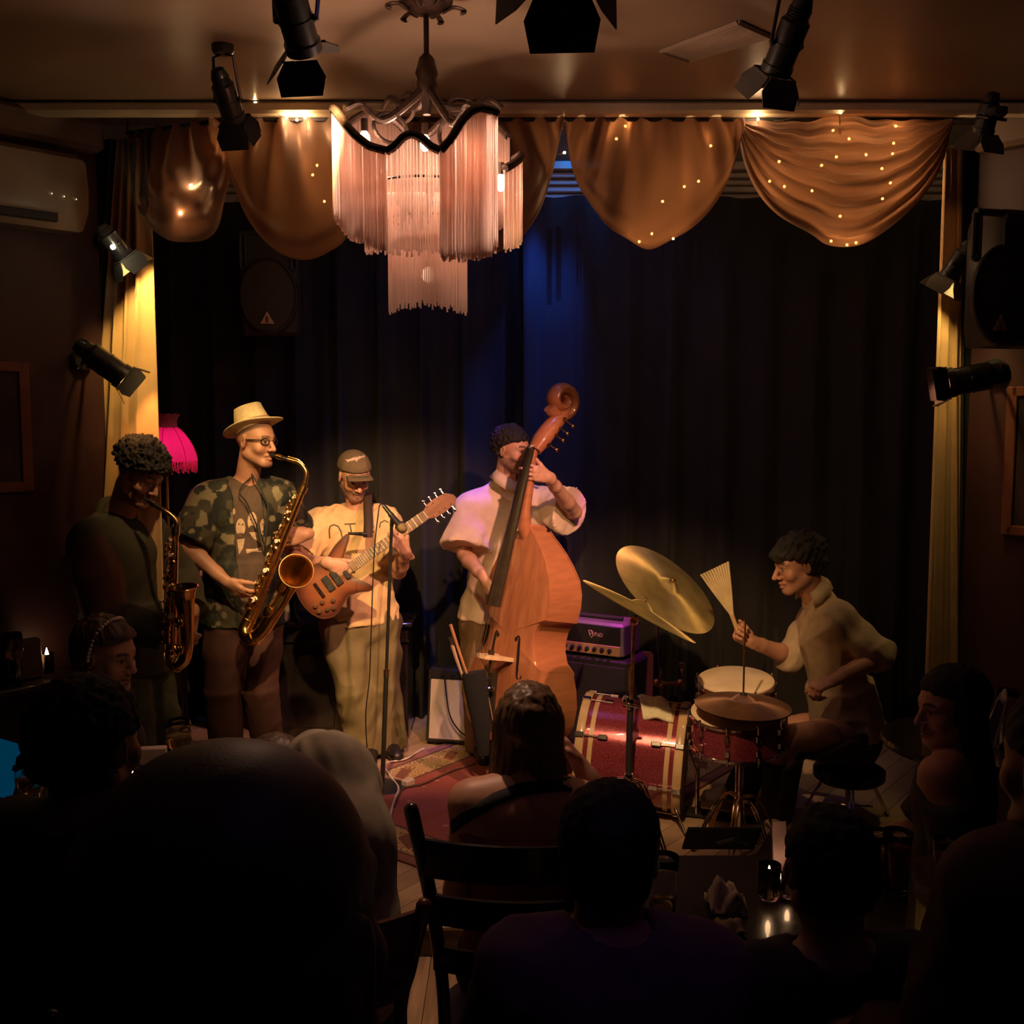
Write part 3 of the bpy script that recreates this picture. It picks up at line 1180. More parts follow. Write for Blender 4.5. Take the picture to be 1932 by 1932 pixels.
def swag(top, edge, label, seed, nfold, mode, depth=.0, bulge=.06, gath=.018, top_px=None):
    """top: left and right pixel of the rod; edge: outline of the lower hem, left gather to right gather"""
    a, c = rodpt(top[0]), rodpt(top[1])
    E = curve_pts([P(px, py, (rodpt(px).y - .03 - depth)) for px, py in edge], 6)
    L = [0]
    for i in range(1, len(E)): L.append(L[-1] + (E[i] - E[i - 1]).length)
    NU, NV = 88, 40
    rr = random.Random(seed)
    phs = [rr.uniform(0, 6.28) for _ in range(6)]
    rows = []
    for j in range(NV + 1):
        v = j / NV
        row = []
        for i in range(NU + 1):
            u = i / NU
            s = u * L[-1]
            k = 0
            while k < len(L) - 2 and L[k + 1] < s: k += 1
            e = E[k].lerp(E[k + 1], (s - L[k]) / max(1e-6, L[k + 1] - L[k]))
            t = a.lerp(c, u)
            if top_px:
                t = t + Vector((0, 0, top_px(u)))
            p = t.lerp(e, v)
            side = math.sin(math.pi * u)
            w = 0
            if mode == 'cat':
                w += .034 * side ** .6 * math.sin(2 * math.pi * (nfold * v + .35 * math.sin(3 * u + phs[0]))) * min(1, v * 4) * (.7 + .3 * math.sin(5 * u + phs[1]))
                w += .014 * side * math.sin(2 * math.pi * (nfold * 1.9 * v + u * .8 + phs[2]))
            elif mode == 'pleat':
                fall = (1 - v) ** .8
                w += .045 * fall * math.sin(2 * math.pi * (nfold * u + .2 * math.sin(4 * u + phs[0]))) * (.6 + .4 * math.sin(9 * u + phs[1]))
                w += .012 * math.sin(2 * math.pi * (nfold * .5 * u + phs[2])) * v
                w += .012 * side * math.sin(2 * math.pi * 5 * v + phs[3] + 3 * u) * max(0, v - .7) * 3
            else:
                w += .040 * (1 - v * .4) * math.sin(2 * math.pi * (nfold * (u - .15 * v)) + phs[0])
                w += .016 * math.sin(2 * math.pi * (4 * v + 1.5 * u) + phs[1]) * v
            w -= bulge * math.sin(math.pi * min(1, v * 1.05)) * (.3 + .7 * side)
            p = p + Vector((0, w - depth * .0, 0))
            p.z += gath * math.sin(2 * math.pi * nfold * u + phs[4]) * .25 * (1 - v)
            row.append(p)
        rows.append(row)
    o = MB().sheet(rows[::-1], .0022).build('swag', m_satin, None, True)
    return tag(o, label, 'swag', 'satin swags of the valance')


swag((243, 300), [(243, 252), (247, 330), (262, 395), (279, 408), (287, 380), (290, 330), (300, 262)], 'narrow bunched satin tail at the left end of the valance', 11, 3, 'pleat', .02, .02)
swag((291, 428), [(288, 300), (278, 360), (281, 420), (305, 446), (345, 457), (385, 452), (415, 420), (431, 370), (433, 300), (426, 240)], 'small dark satin swag nearest the left gold drape', 12, 4, 'mix', .0, .05)
swag((418, 668), [(424, 250), (438, 340), (472, 420), (520, 472), (575, 491), (622, 473), (655, 438), (672, 330), (668, 240)], 'wide satin swag hanging above the left loudspeaker', 13, 6, 'pleat', .03, .05)
swag((655, 1062), [(662, 260), (690, 380), (760, 455), (860, 488), (930, 478), (975, 455), (1012, 410), (1040, 335), (1057, 255), (1062, 238)], 'satin swag partly hidden behind the glass chandelier', 14, 10, 'pleat', .0, .06)
swag((1064, 1402), [(1066, 240), (1078, 310), (1098, 360), (1140, 420), (1182, 448), (1224, 471), (1268, 452), (1312, 425), (1352, 380), (1385, 315), (1402, 250)], 'pointed satin swag just right of the blue lit gap', 15, 8, 'pleat', .03, .05)
swag((1392, 1795), [(1396, 245), (1404, 300), (1430, 360), (1470, 405), (1530, 440), (1560, 461), (1602, 466), (1640, 455), (1690, 420), (1740, 370), (1775, 310), (1795, 240)],
     'large satin swag with curved folds at the right end of the valance', 16, 7, 'cat', .0, .07, top_px=lambda u: .035 * math.exp(-((u - .49) / .12) ** 2))

# string lights threaded behind the swags
bulb_px = [(482, 196), (540, 222), (560, 226), (575, 222), (440, 280), (598, 312), (612, 380), (590, 330), (360, 350), (340, 402), (1163, 262), (1065, 288), (1180, 238), (1341, 275), (1318, 342), (1291, 352), (1230, 441), (1250, 380),
           (1206, 456), (1270, 450), (1602, 262), (1578, 296), (1634, 292), (1572, 246), (1690, 238), (1686, 270), (1684, 290), (1470, 305), (1452, 342), (1532, 360), (1585, 408), (1598, 462), (1665, 375), (1664, 318), (1680, 345), (1430, 225), (1586, 212), (1480, 352), (1615, 458), (1568, 455), (1550, 312)]
m_bulb = mat('fairy_bulb_glow', (1, .7, .35), .4, emit=(1.0, .62, .28), estr=150)
sl = empty('string_lights', rodpt(1000), 'string of tiny warm fairy lights threaded behind the satin swags', 'string lights')
bpts = [P(px, py, 4.435 if py > 230 else 4.36) for px, py in bulb_px]
order = sorted(range(len(bpts)), key=lambda i: bulb_px[i][0])
wire = []
for i in order:
    wire += [bpts[i] + Vector((0, .012, .0))]
MB().tube(wire, .0012, 4).build('wire', m_black, sl)
for n, i in enumerate(order):
    MB().ball(bpts[i], .0055 if bulb_px[i] != (482, 196) else .009, 8).build('bulb', m_bulb, sl, True)
for n, i in enumerate(order):
    point('bulb_light', bpts[i] + Vector((0, .015, .004)), .22 if bulb_px[i][1] > 230 else .40, (1.0, .60, .32), .010)

# ------------------------------------------------------------------ fixtures of the room
WNL, WNR = Vector((.742, -.67, 0)), Vector((-.742, -.67, 0))


def on_wall(px, py, side, off=0.0):
    """the point seen at px, py on the slanted wall, off metres out from it"""
    o, n = (WL0, WNL) if side < 0 else (WR0, WNR)
    d = ray(px, py)
    t = ((o + n * off - CAMP).dot(n)) / d.dot(n)
    return CAMP + d * t


m_lampblack = mat('lamp_black_enamel', (.020, .019, .018), .38, coat=.3)
m_flap = mat('barn_door_lit', (.10, .092, .08), .5, var=.1)  # lighter copy of the black flaps, lamp light put into its colour
m_flap_dk = mat('barn_door_black', (.016, .015, .015), .55)
LAMPS = []


def stage_lamp(label, mount, head, aim, R, L, flap=1.0, openings=(.5, .5, .5, .5), on=None, plate_n=(0, 0, -1), roll=0.0, pale=False, plate=True, group=None, yoke=1.0, light=None):
    mount, head, aim = Vector(mount), Vector(head), Vector(aim).normalized()
    root = empty('stage_lamp', mount, label, 'lamp', group)
    LAMPS.append(root)
    pn = Vector(plate_n)
    if plate:
        MB().lathe([(R * .95, 0), (R * .95, R * .5), (R * .75, R * .75), (.01, R * .78)], mount, pn, 20).build('mount', m_lampblack, root)
    x, y, d = frame_of(aim)
    x, y = x * math.cos(roll) + y * math.sin(roll), y * math.cos(roll) - x * math.sin(roll)
    b = MB().lathe([(.01, -L * .62), (R * .55, -L * .60), (R * .72, -L * .50), (R * .72, -L * .36), (R, -L * .30), (R, -L * .02), (R * 1.05, -L * .02), (R * 1.05, .02 * L), (R, .02 * L), (R, L * .26), (R * 1.10, L * .27), (R * 1.10, L * .38)], head, aim, 24)
    b.f.pop()
    body = b.build('housing', m_lampblack, root)
    for k in range(4):
        MB().tube([head - aim * L * (.46 - .035 * k) + x * (R * .76 * math.cos(t)) + y * (R * .76 * math.sin(t)) for t in np.linspace(0, 6.2832, 21)[:-1]], R * .05, 5, closed=True).build('cooling_fin', m_lampblack, body)
    fc = head + aim * L * .30
    lens = MB().lathe([(R * .96, 0), (R * .8, R * .10), (R * .4, R * .17), (.001, R * .19)], fc, aim, 24).build('lens', mat('lens_' + (on or 'off'), {'yellow': (1, .7, .25), 'orange': (1, .45, .12), 'red': (1, .25, .12), None: (.05, .05, .06)}[on], .1, emit=({'yellow': (1, .72, .28), 'orange': (1, .42, .12), 'red': (1, .3, .12)}[on] if on else None), estr=2.0 if on else 0), root)
    # yoke from the mount to both pivots
    pv = (x if abs(x.z) < abs(y.z) else y)
    pv = (pv - Vector((0, 0, pv.z))).normalized() if abs(pv.z) < .9 else x
    pv = (pv - aim * pv.dot(aim)).normalized()
    st = mount + pn * R * .7
    b = MB()
    for s in (-1, 1):
        q = head + pv * s * R * 1.25
        b.tube([st, st + pn * R * .3 * yoke + pv * s * R * 1.15 * yoke, q], R * .13, 6)
        b.ball(q - pv * s * R * .1, R * .25, 8)
    b.build('yoke', m_lampblack, root)
    # four barn doors, hinged on the square front frame
    ff = head + aim * L * .40
    e = R * 1.12
    mf = m_flap if pale else m_flap_dk
    for k, (h, w) in enumerate(((y, x), (x, y), (-y, x), (-x, y))):
        o = openings[k]
        if o is None: continue
        dirv = (aim * math.cos(o) + h * math.sin(o)).normalized()
        Lf = R * 1.75 * flap
        a0, a1 = e * .92, e * (1.35 if k % 2 == 0 else 1.1)
        base = ff + h * e
        nrm = w.cross(dirv).normalized()
        pts = [base - w * a0, base + w * a0, base + dirv * Lf * .45 + w * a1, base + dirv * Lf + w * a1 * .85, base + dirv * Lf - w * a1 * .85, base + dirv * Lf * .45 - w * a1]
        b = MB().add([p - nrm * .0012 for p in pts] + [p + nrm * .0012 for p in pts],
                     [tuple(range(5, -1, -1)), tuple(range(6, 12))] + [(i, (i + 1) % 6, 6 + (i + 1) % 6, 6 + i) for i in range(6)])
        b.tube([base - w * a0, base + w * a0], .004, 6)
        b.build('barn_door', mf, root, False)
    if light:
        pw, colr, tgt, size = light
        spot('stage_lamp_light', fc + aim * R * .35, tgt, pw, colr, size, .55, R * .7)
    return fc + aim * R * .35


G_C = 'black lamps under the ceiling'
YEL, PNK = (1.0, .60, .25), (1.0, .44, .31)
l1 = stage_lamp('small black ceiling lamp with a round mount left of the chandelier', (P(421, 112, 3.72).x, 3.72, CEIL), P(430, 190, 3.80), (.14, .62, -.75), .040, .185, 1.15, (.3, .2, .3, .2), group=G_C, yoke=.8, light=(80, YEL, P(400, 960, 4.9), 44))
l2 = stage_lamp('black ceiling lamp with two wide flaps hanging nearest the chandelier', (P(556, -75, 2.85).x, 2.88, CEIL), P(558, 36, 2.90), (.10, .66, -.62), .046, .23, 1.1, (.75, .8, .75, None), group=G_C, yoke=1.3, light=(400, YEL, P(740, 1060, 5.5), 40))
l3 = stage_lamp('large black ceiling lamp cut by the top edge between chandelier and vent', (P(1068, -200, 2.3).x, 2.30, CEIL), P(1060, -128, 2.40), (.05, .80, -.42), .058, .25, 1.25, (.6, .8, .6, .5), group=G_C, light=(300, (1.0, .58, .25), P(1180, 1200, 5.0), 36))
l4 = stage_lamp('black ceiling lamp hanging beside the ceiling vent', (P(1496, -8, 3.2).x, 3.2, CEIL), P(1484, 84, 3.22), (-.22, .52, -.72), .044, .22, 1.05, (.45, .55, .45, .6), pale=True, group=G_C, yoke=.9, light=(330, PNK, P(880, 1060, 5.5), 38))
# lamps on the side walls
G_W = 'lamps shining down the side drapes'
l5 = stage_lamp('upper lamp with pale flaps shining down the gold drape at the left', on_wall(190, 455, -1), P(218, 462, 4.33), (.40, .30, -.62), .038, .15, 1.1, (.5, .6, .6, .5), 'yellow', tuple(WNL), pale=True, plate=True, group=G_W, light=(24, (1.0, .66, .20), P(395, 840, 5.05), 96))
l6 = stage_lamp('lower lamp with a long black housing aimed at the left gold drape', on_wall(150, 680, -1), P(200, 688, 4.33), (.62, .22, -.50), .050, .23, .75, (.35, .45, .5, .45), 'orange', tuple(WNL), pale=True, group=G_W, light=(10, (1.0, .42, .12), P(256, 830, 4.60), 80))
l7 = stage_lamp('upper lamp with pale flap edges at the right gold drape', on_wall(1850, 495, 1), P(1806, 498, 4.36), (-.30, .25, -.66), .038, .16, 1.1, (.5, .6, .6, .5), 'yellow', tuple(WNR), pale=True, group=G_W, light=(13, (1.0, .70, .22), P(1792, 700, 4.60), 80))
l8 = stage_lamp('lower lamp lying nearly level in front of the right gold drape', on_wall(1880, 700, 1), P(1832, 715, 4.28), (-.93, .22, -.18), .056, .24, .6, (.25, .3, .35, .3), 'red', tuple(WNR), group=G_W, light=(7, (1.0, .36, .18), P(1780, 860, 4.60), 90))
l9 = stage_lamp('lamp in the dark top right corner with one orange lit flap', P(1882, 205, 4.05), P(1862, 222, 4.10), (-.1, .25, -.8), .038, .15, 1.1, (.5, .6, .6, .5), 'orange', (0, 0, -1), pale=True, group=G_W, light=(1.2, (1.0, .45, .14), P(1850, 500, 4.5), 70))
# a bright white indicator beside the upper left lamp
b = MB().ball(P(213, 466, 4.22), .010, 10)
b.build('indicator_bulb', mat('white_bulb_glow', (1, .95, .8), .3, emit=(1.0, .86, .55), estr=90), LAMPS[4], True)

# ---- chandelier
m_bronze = mat('dark_bronze', (.050, .030, .022), .45, .6, var=.3, vscale=30, bump=.5, bscale=120)


def glass_mat(name, col, tr):
    m = mat(name, col, .25, var=.05, coat=.4)
    nt = m.node_tree
    out, b = nt.nodes['Material Output'], nt.nodes['Principled BSDF']
    t = nt.nodes.new('ShaderNodeBsdfTranslucent')
    t.inputs[0].default_value = (*col, 1)
    q = nt.nodes.new('ShaderNodeBsdfTransparent')
    q.inputs[0].default_value = (.9, .85, .82, 1)
    m1, m2 = nt.nodes.new('ShaderNodeMixShader'), nt.nodes.new('ShaderNodeMixShader')
    m1.inputs[0].default_value = .86
    m2.inputs[0].default_value = tr
    nt.links.new(b.outputs[0], m1.inputs[1])
    nt.links.new(t.outputs[0], m1.inputs[2])
    nt.links.new(m1.outputs[0], m2.inputs[1])
    nt.links.new(q.outputs[0], m2.inputs[2])
    nt.links.new(m2.outputs[0], out.inputs['Surface'])
    return m


m_rodglass = glass_mat('milky_glass_rods', (.92, .75, .67), .18)
CHY = 3.30
chx = P(806, 300, CHY).x
chand = empty('chandelier', (chx, CHY, CEIL), 'bronze chandelier hung with a curtain of milky glass rods', 'chandelier')
rc = random.Random(2)


def chz(y, phi, R):
    return P(806, y, CHY - R * math.cos(phi)).z


def chp(phi, R, z):
    return Vector((chx + R * math.sin(phi), CHY - R * math.cos(phi), z))


def panel(a0, a1, R, tops, bots, n, name='glass_fringe', rim=True, thick=.0034, jit=.012, skip=0.0):
    b = MB()
    rimp = []
    for i in range(n):
        t = i / (n - 1)
        phi = math.radians(a0 + (a1 - a0) * t)
        zt_ = chz(float(np.interp(t, np.linspace(0, 1, len(tops)), tops)), phi, R)
        zb = chz(float(np.interp(t, np.linspace(0, 1, len(bots)), bots)), phi, R) + rc.uniform(-jit, jit)
        rr_ = R + rc.uniform(-.003, .003)
        if skip and rc.random() < skip: continue
        b.tube([chp(phi, rr_, zt_ - .004), chp(phi, rr_, zb)], thick * rc.uniform(.8, 1.1), 5)
    tag(b.build(name, m_rodglass, chand, True), kind='stuff')
    if rim:
        m_ = 40
        for i in range(m_):
            t = i / (m_ - 1)
            phi = math.radians(a0 + (a1 - a0) * t)
            rimp.append(chp(phi, R, chz(float(np.interp(t, np.linspace(0, 1, len(tops)), tops)), phi, R)))
        rimp = curve_pts(rimp[:-1:3] + [rimp[-1]], 4)
        MB().tube(rimp, .0125, 8).build('rim', m_bronze, chand)


RC = .282
panel(-92, -20, RC, [214, 203, 205, 216, 236, 258, 276, 284], [385, 402, 425, 445, 462, 478], 112)
panel(-20, 12, RC * .97, [286, 276, 258, 252, 260, 276, 284], [372, 400, 420, 440, 430, 410, 380], 34, skip=.35, thick=.0019, jit=.05)
panel(12, 50, RC, [284, 262, 228, 208, 204, 207, 213], [486, 490, 488, 486, 480, 472], 76)
panel(56, 112, RC * 1.02, [318, 306, 296, 292, 300], [470, 466, 455, 440, 430], 70)
panel(118, 262, RC, [258, 230, 212, 225, 268, 225, 212, 230, 258], [420, 440, 455, 460, 455, 440, 415], 180, thick=.0032)
panel(-180, 176, .118, [418, 428, 420, 428, 418], [572, 586, 574, 590, 572], 128, 'lower_fringe', False, .0032, .014)
panel(-180, 176, .19, [360, 362, 360], [470, 478, 470], 160, 'inner_fringe', False, .0034, .012)
for R_, y_ in ((.118, 416), (.19, 358)):
    MB().tube([chp(t, R_, chz(y_, math.pi / 2, R_)) for t in np.linspace(0, 6.2832, 41)[:-1]], .004, 6, closed=True).build('ring', m_bronze, chand)
hub = lambda y: Vector((chx, CHY, P(815, y, CHY).z))
MB().tube([hub(24), hub(135)], .0085, 10).build('rod', m_bronze, chand)
b = MB().lathe([(.012, .0), (.045, .008), (.062, .020), (.080, .030), (.082, .040)], hub(28), (0, 0, 1), 20)
b.build('ceiling_rose', m_bronze, chand)
for k in range(6):
    a = k * math.pi / 3 + .2
    d = Vector((math.cos(a), math.sin(a), 0))
    MB().tube(curve_pts([hub(22) + d * .05, hub(10) + d * .085, hub(16) + d * .12, hub(22) + d * .105], 5), [.010] * 15 + [.007], 6, flat=.5).build('leaf', m_bronze, chand)
b = MB().lathe([(.010, .060), (.024, .045), (.030, .020), (.036, .0), (.030, -.015), (.034, -.035), (.026, -.060), (.016, -.085), (.012, -.12)], hub(140), (0, 0, 1), 18)
b.build('hub', m_bronze, chand)
for k in range(4):
    a = math.radians((-55, 35, 125, 215)[k])
    rim_z = chz(205, a, RC)
    c0 = hub(158)
    pts = curve_pts([c0, c0 + Vector((math.sin(a) * .05, -math.cos(a) * .05, -.055)), chp(a, RC * .55, rim_z - .015), chp(a, RC * .80, rim_z + .022), chp(a, RC * .98, rim_z + .002)], 6)
    MB().tube(pts, interp([.016, .013, .011, .010, .009], len(pts)), 8).build('arm', m_bronze, chand)
    c1 = chp(a, RC * .45, rim_z - .02)
    ring = [c1 + Vector((math.sin(a) * .055 * math.cos(t), -math.cos(a) * .055 * math.cos(t), -.012 + .042 * math.sin(t))) for t in np.linspace(0, 6.2832, 22)[:-1]]
    MB().tube(ring, .007, 6, closed=True).build('scroll', m_bronze, chand)
m_cbulb = mat('chandelier_bulb_glow', (1, .8, .6), .4, emit=(1.0, .66, .42), estr=34)
CH_BULBS = []
for px, py, ph, q in ((668, 264, -53, .77), (893, 264, 33, .84), (955, 345, 88, .80), (806, 270, 190, .25)):
    a = math.radians(ph)
    c = chp(a, RC * q, chz(py, a, RC * q))
    MB().ball(c, (.017, .017, .026), 12).build('bulb', m_cbulb, chand, True)
    MB().tube([c + Vector((0, 0, .024)), c + Vector((0, 0, .060))], .011, 8).build('socket', m_bronze, chand)
    CH_BULBS.append(c)
for i, c in enumerate(CH_BULBS):
    point('chandelier_light', c + Vector((0, 0, -.034)), (3.4, 5.0, 3, 9)[i], (1.0, .60, .43), .02)

dl_ = hub(300)
dl_.z = chz(522, math.pi / 2, .118)
MB().lathe([(.004, .03), (.016, .02), (.020, 0), (.012, -.014), (.0005, -.018)], dl_, (0, 0, 1), 14).build('bulb', mat('dim_bulb_glow', (1, .8, .6), .4, emit=(1.0, .60, .40), estr=4), chand, True)
MB().tube([dl_ + Vector((0, 0, .03)), dl_ + Vector((0, 0, .30))], .005, 8).build('drop_rod', m_bronze, chand)
spot('chandelier_downlight', dl_ - Vector((0, 0, .03)), dl_ - Vector((0, 0, 2)), 38, (1.0, .58, .36), 82, .8, .02)

# ---- ceiling vent
vent = empty('ceiling_vent', (P(1345, 80, 3.5).x, 3.5, CEIL), 'flat louvred vent set in the ceiling at the right', 'vent')
vc = [G(1246, 96, CEIL - .004), G(1300, 114, CEIL - .004), G(1452, 68, CEIL - .004), G(1392, 41, CEIL - .004)]
m_vent = mat('vent_enamel', (.34, .24, .16), .5)
b = MB()
for i in range(4):
    b.tube([vc[i], vc[(i + 1) % 4]], .009, 4)
b.build('frame', m_vent, vent)
for k in range(9):
    t = (k + 1) / 10
    a, c = vc[0].lerp(vc[1], t), vc[3].lerp(vc[2], t)
    MB().tube([a, c], .0045, 4).build('slat', m_vent, vent)

# ---- air conditioner high on the left wall
a_r = on_wall(156, 305, -1, .10)
ac = empty('air_conditioner', on_wall(60, 420, -1), 'white wall air conditioner in the dark top left corner', 'air conditioner')
zt_, zb_ = on_wall(120, 300, -1, .1).z + .02, on_wall(125, 432, -1, .17).z
prof = [(0, zt_), (.12, zt_), (.175, zt_ - .03), (.195, (zt_ + zb_) / 2), (.185, zb_ + .07), (.13, zb_), (0, zb_)]
s0 = (a_r - WL0).dot(WLD) + .02
m_ac = mat('yellowed_white_plastic', (.26, .20, .15), .4)
b = MB()
rows = []
for s, k in ((s0, .94), (s0 + .02, 1), (s0 + .80, 1), (s0 + .82, .94)):
    rows.append([WL0 + WLD * s + WNL * (o * k) + Vector((0, 0, (zt_ + zb_) / 2 + (z - (zt_ + zb_) / 2) * k)) for o, z in prof])
b.grid(rows)
b.f.append(tuple(range(7)))
b.f.append(tuple(range(27, 20, -1)))
b.build('casing', m_ac, ac)
MB().box(WL0 + WLD * (s0 + .44) + WNL * .165 + Vector((0, 0, zb_ + .045)), (.62, .03, .045), WLD, WNL, (0, 0, 1), .004).build('air_slot', m_black, ac)
MB().box(WL0 + WLD * (s0 + .44) + WNL * .176 + Vector((0, 0, zb_ + .060)), (.62, .02, .006), WLD, WNL, (0, 0, 1)).build('louvre', m_ac, ac)
for k in range(3):
    MB().ball(WL0 + WLD * (s0 + .06 + .05 * k) + WNL * .196 + Vector((0, 0, zb_ + .12 + .004 * k)), .0022, 6).build('indicator', mat('ac_indicator_glow', (1, .8, .5), .5, emit=(1, .7, .4), estr=3), ac)
# soffit moulding over it
struct('trim_3', MB().box(WL0 + WLD * 1.1 + WNL * .04 + Vector((0, 0, CEIL - .08)), (2.2, .10, .13), WLD, WNL, (0, 0, 1), .02), mat('dark_cornice', (.16, .10, .07), .5))
struct('trim_4', MB().box(WR0 + WRD * 1.1 + WNR * .04 + Vector((0, 0, CEIL - .08)), (2.2, .10, .13), WRD, WNR, (0, 0, 1), .02), mat('dark_cornice', (.16, .10, .07), .5))


# ---- loudspeakers
def loudspeaker(c, X, N, W, H, D, label, lit):
    c, X, N = Vector(c), Vector(X).normalized(), Vector(N).normalized()
    Z = Vector((0, 0, 1))
    root = empty('loudspeaker', c - N * D, label, 'loudspeaker')
    m_body = mat('speaker_grey_plastic', (.055, .046, .035), .45)
    o = [(-.46 * W, -.5 * H), (.46 * W, -.5 * H), (.5 * W, -.40 * H), (.5 * W, .42 * H), (.44 * W, .5 * H), (-.44 * W, .5 * H), (-.5 * W, .42 * H), (-.5 * W, -.40 * H)]
    MB().prism(o, D, c - N * D, X, Z, .02).build('cabinet', m_body, root) if X.cross(Z).dot(N) > 0 else MB().prism([(-a, b_) for a, b_ in o][::-1], D, c - N * D, -X, Z, .02).build('cabinet', m_body, root)
    for s in (-1, 1):          # grips: raised rails either side with a slot between
        x0 = s * .43 * W
        b = MB()
        for dx in (-.045, .045):
            b.tube([c + X * (x0 + dx * W) + Z * (.46 * H) + N * .012, c + X * (x0 + dx * W) + Z * (.15 * H) + N * .012], .010, 8)
        b.tube([c + X * (x0 + W * .045 * math.cos(t)) + Z * (.15 * H - W * .045 * math.sin(t)) + N * .012 for t in np.linspace(0, math.pi, 9)], .010, 8)
        g = b.build('grip', m_body, root)
        MB().box(c + X * x0 + Z * (.31 * H) + N * .004, (.055 * W, .012, .30 * H), X, N, Z, .004).build('grip_slot', m_black, g)
    MB().tube([c + X * (-.46 * W) + Z * (.47 * H) + N * .012, c + X * (.46 * W) + Z * (.47 * H) + N * .012], .014, 8).build('top_lip', m_body, root)
    e = c - Z * (.13 * H)
    rows = []
    for k, (q, h) in enumerate(((1.06, .0), (1.05, .05), (1.0, .058), (.97, .045))):
        rows.append([e + X * (.47 * W * q * math.cos(t)) + Z * (.345 * H * q * math.sin(t)) + N * h for t in np.linspace(0, 6.2832, 49)[:-1]])
    MB().grid(rows, True).build('waveguide_rim', m_body, root)
    rows = [[e + X * (.47 * W * q * math.cos(t)) + Z * (.345 * H * q * math.sin(t)) + N * (.046 + .014 * (1 - q * q)) for t in np.linspace(0, 6.2832, 49)[:-1]] for q in (.97, .7, .4, .02)]
    MB().grid(rows, True).build('grille', mat('speaker_grille', (.075, .062, .030), .55, var=.25, vscale=200, bump=.3, bscale=600), root, True)
    t0 = c - Z * (.345 * H) + N * .058 - X * .02 * W
    q = W * .12
    m_badge = mat('tan_badge', (.78, .52, .26), .4, .3)
    b = MB().prism([(-q, -q * .8), (q, -q * .8), (0, q * .95)], .006, t0, X, Z, .0) if X.cross(Z).dot(N) > 0 else MB().prism([(q, -q * .8), (-q, -q * .8), (0, q * .95)][::-1], .006, t0, X, Z, 0)
    bd = b.build('badge', m_badge, root, False)
    b = MB().ball(t0 + N * .012 - Z * q * .12 + X * 0, (q * .20, .004, q * .42), 10, X, N, Z)
    b.ball(t0 + N * .012 - Z * q * .58, (q * .34, .004, q * .07), 8, X, N, Z)
    b.build('ear_emblem', mat('badge_dark', (.22, .12, .05), .5), bd, True)
    MB().box(c - N * (D + .04) + Z * .05, (.10, .14, .16), X, N, Z, .01).build('bracket', m_black, root)
    return root


loudspeaker(P(508, 534, 6.20), (1, .08, 0), (.08, -1, 0), .335, .60, .22, 'dark loudspeaker with a triangle badge high behind the saxophonists', True)
loudspeaker(P(1888, 525, 3.98), (.96, .28, 0), (-.28, -.96, 0), .27, .50, .20, 'shadowed loudspeaker with a triangle badge on the right wall', False)


# ---- framed pictures
def picture(px0, py0, px1, py1, side, label):
    a, b_, c_, d = on_wall(px0, py0, side, .012), on_wall(px1, py0, side, .012), on_wall(px1, py1, side, .012), on_wall(px0, py1, side, .012)
    z0, z1 = (c_.z + d.z) / 2, (a.z + b_.z) / 2
    W = WLD if side < 0 else WRD
    n = WNL if side < 0 else WNR
    mid = (a + b_) / 2
    mid.z = (z0 + z1) / 2
    w = (Vector((a.x, a.y, 0)) - Vector((b_.x, b_.y, 0))).length
    h = z1 - z0
    root = empty('picture_frame', mid, label, 'picture')
    m = mat('reddish_wood_frame', (.20, .07, .04), .4)
    for s in (-1, 1):
        MB().box(mid + W * (s * w / 2), (.045, .03, h + .045), W, n, (0, 0, 1), .006).build('frame_rail', m, root)
        MB().box(mid + Vector((0, 0, s * h / 2)), (w, .03, .045), W, n, (0, 0, 1), .006).build('frame_rail', m, root)
    MB().box(mid, (w, .008, h), W, n, (0, 0, 1)).build('picture_panel', mat('dim_picture', (.035, .018, .018), .5, var=.5, vscale=5), root)


picture(-120, 690, 42, 922, -1, 'dim framed picture on the left wall under the air conditioner')
picture(1912, 738, 2090, 1008, 1, 'dim red-framed picture on the right wall under the loudspeaker')

# ---- pink fringed floor lamp
lx = P(312, 840, 5.38)
pink = empty('floor_lamp', (lx.x, lx.y, STG), 'glowing pink dome lampshade with fringe behind the saxophonists', 'lamp')
m_pink = cloth_mat('pink_lamp_silk', (.80, .05, .30), .7, .55, 0, .3, tcol=(.95, .04, .36))
rows = []
sc_ = 367.0
for k in range(9):
    t = k / 8
    y = 806 + 64 * t
    R = (.060 + .090 * math.sin(t * 1.45) ** .8)
    rows.append([Vector((lx.x + R * (1 + .05 * abs(math.cos(4 * a))) * math.cos(a), lx.y + R * (1 + .05 * abs(math.cos(4 * a))) * math.sin(a), P(312, y, 5.38).z)) for a in np.linspace(0, 6.2832, 49)[:-1]])
MB().grid(rows, True).build('shade', m_pink, pink, True)
rows = [[Vector((lx.x + R * math.cos(a), lx.y + R * math.sin(a), P(312, y, 5.38).z + .004 * math.sin(12 * a))) for a in np.linspace(0, 6.2832, 49)[:-1]] for R, y in ((.075, 781), (.058, 793), (.062, 808))]
MB().grid(rows, True).build('shade_collar', cloth_mat('dusky_pink_silk', (.28, .05, .09), .7, .3), pink, True)
for k in range(8):
    a = k * math.pi / 4 + .2
    pts = []
    for j in range(9):
        t = j / 8
        R = (.060 + .090 * math.sin(t * 1.45) ** .8) * 1.05
        pts.append(Vector((lx.x + R * math.cos(a), lx.y + R * math.sin(a), P(312, 806 + 64 * t, 5.38).z)))
    MB().tube(pts, .0022, 5).build('shade_rib', m_pink, pink)
b = MB()
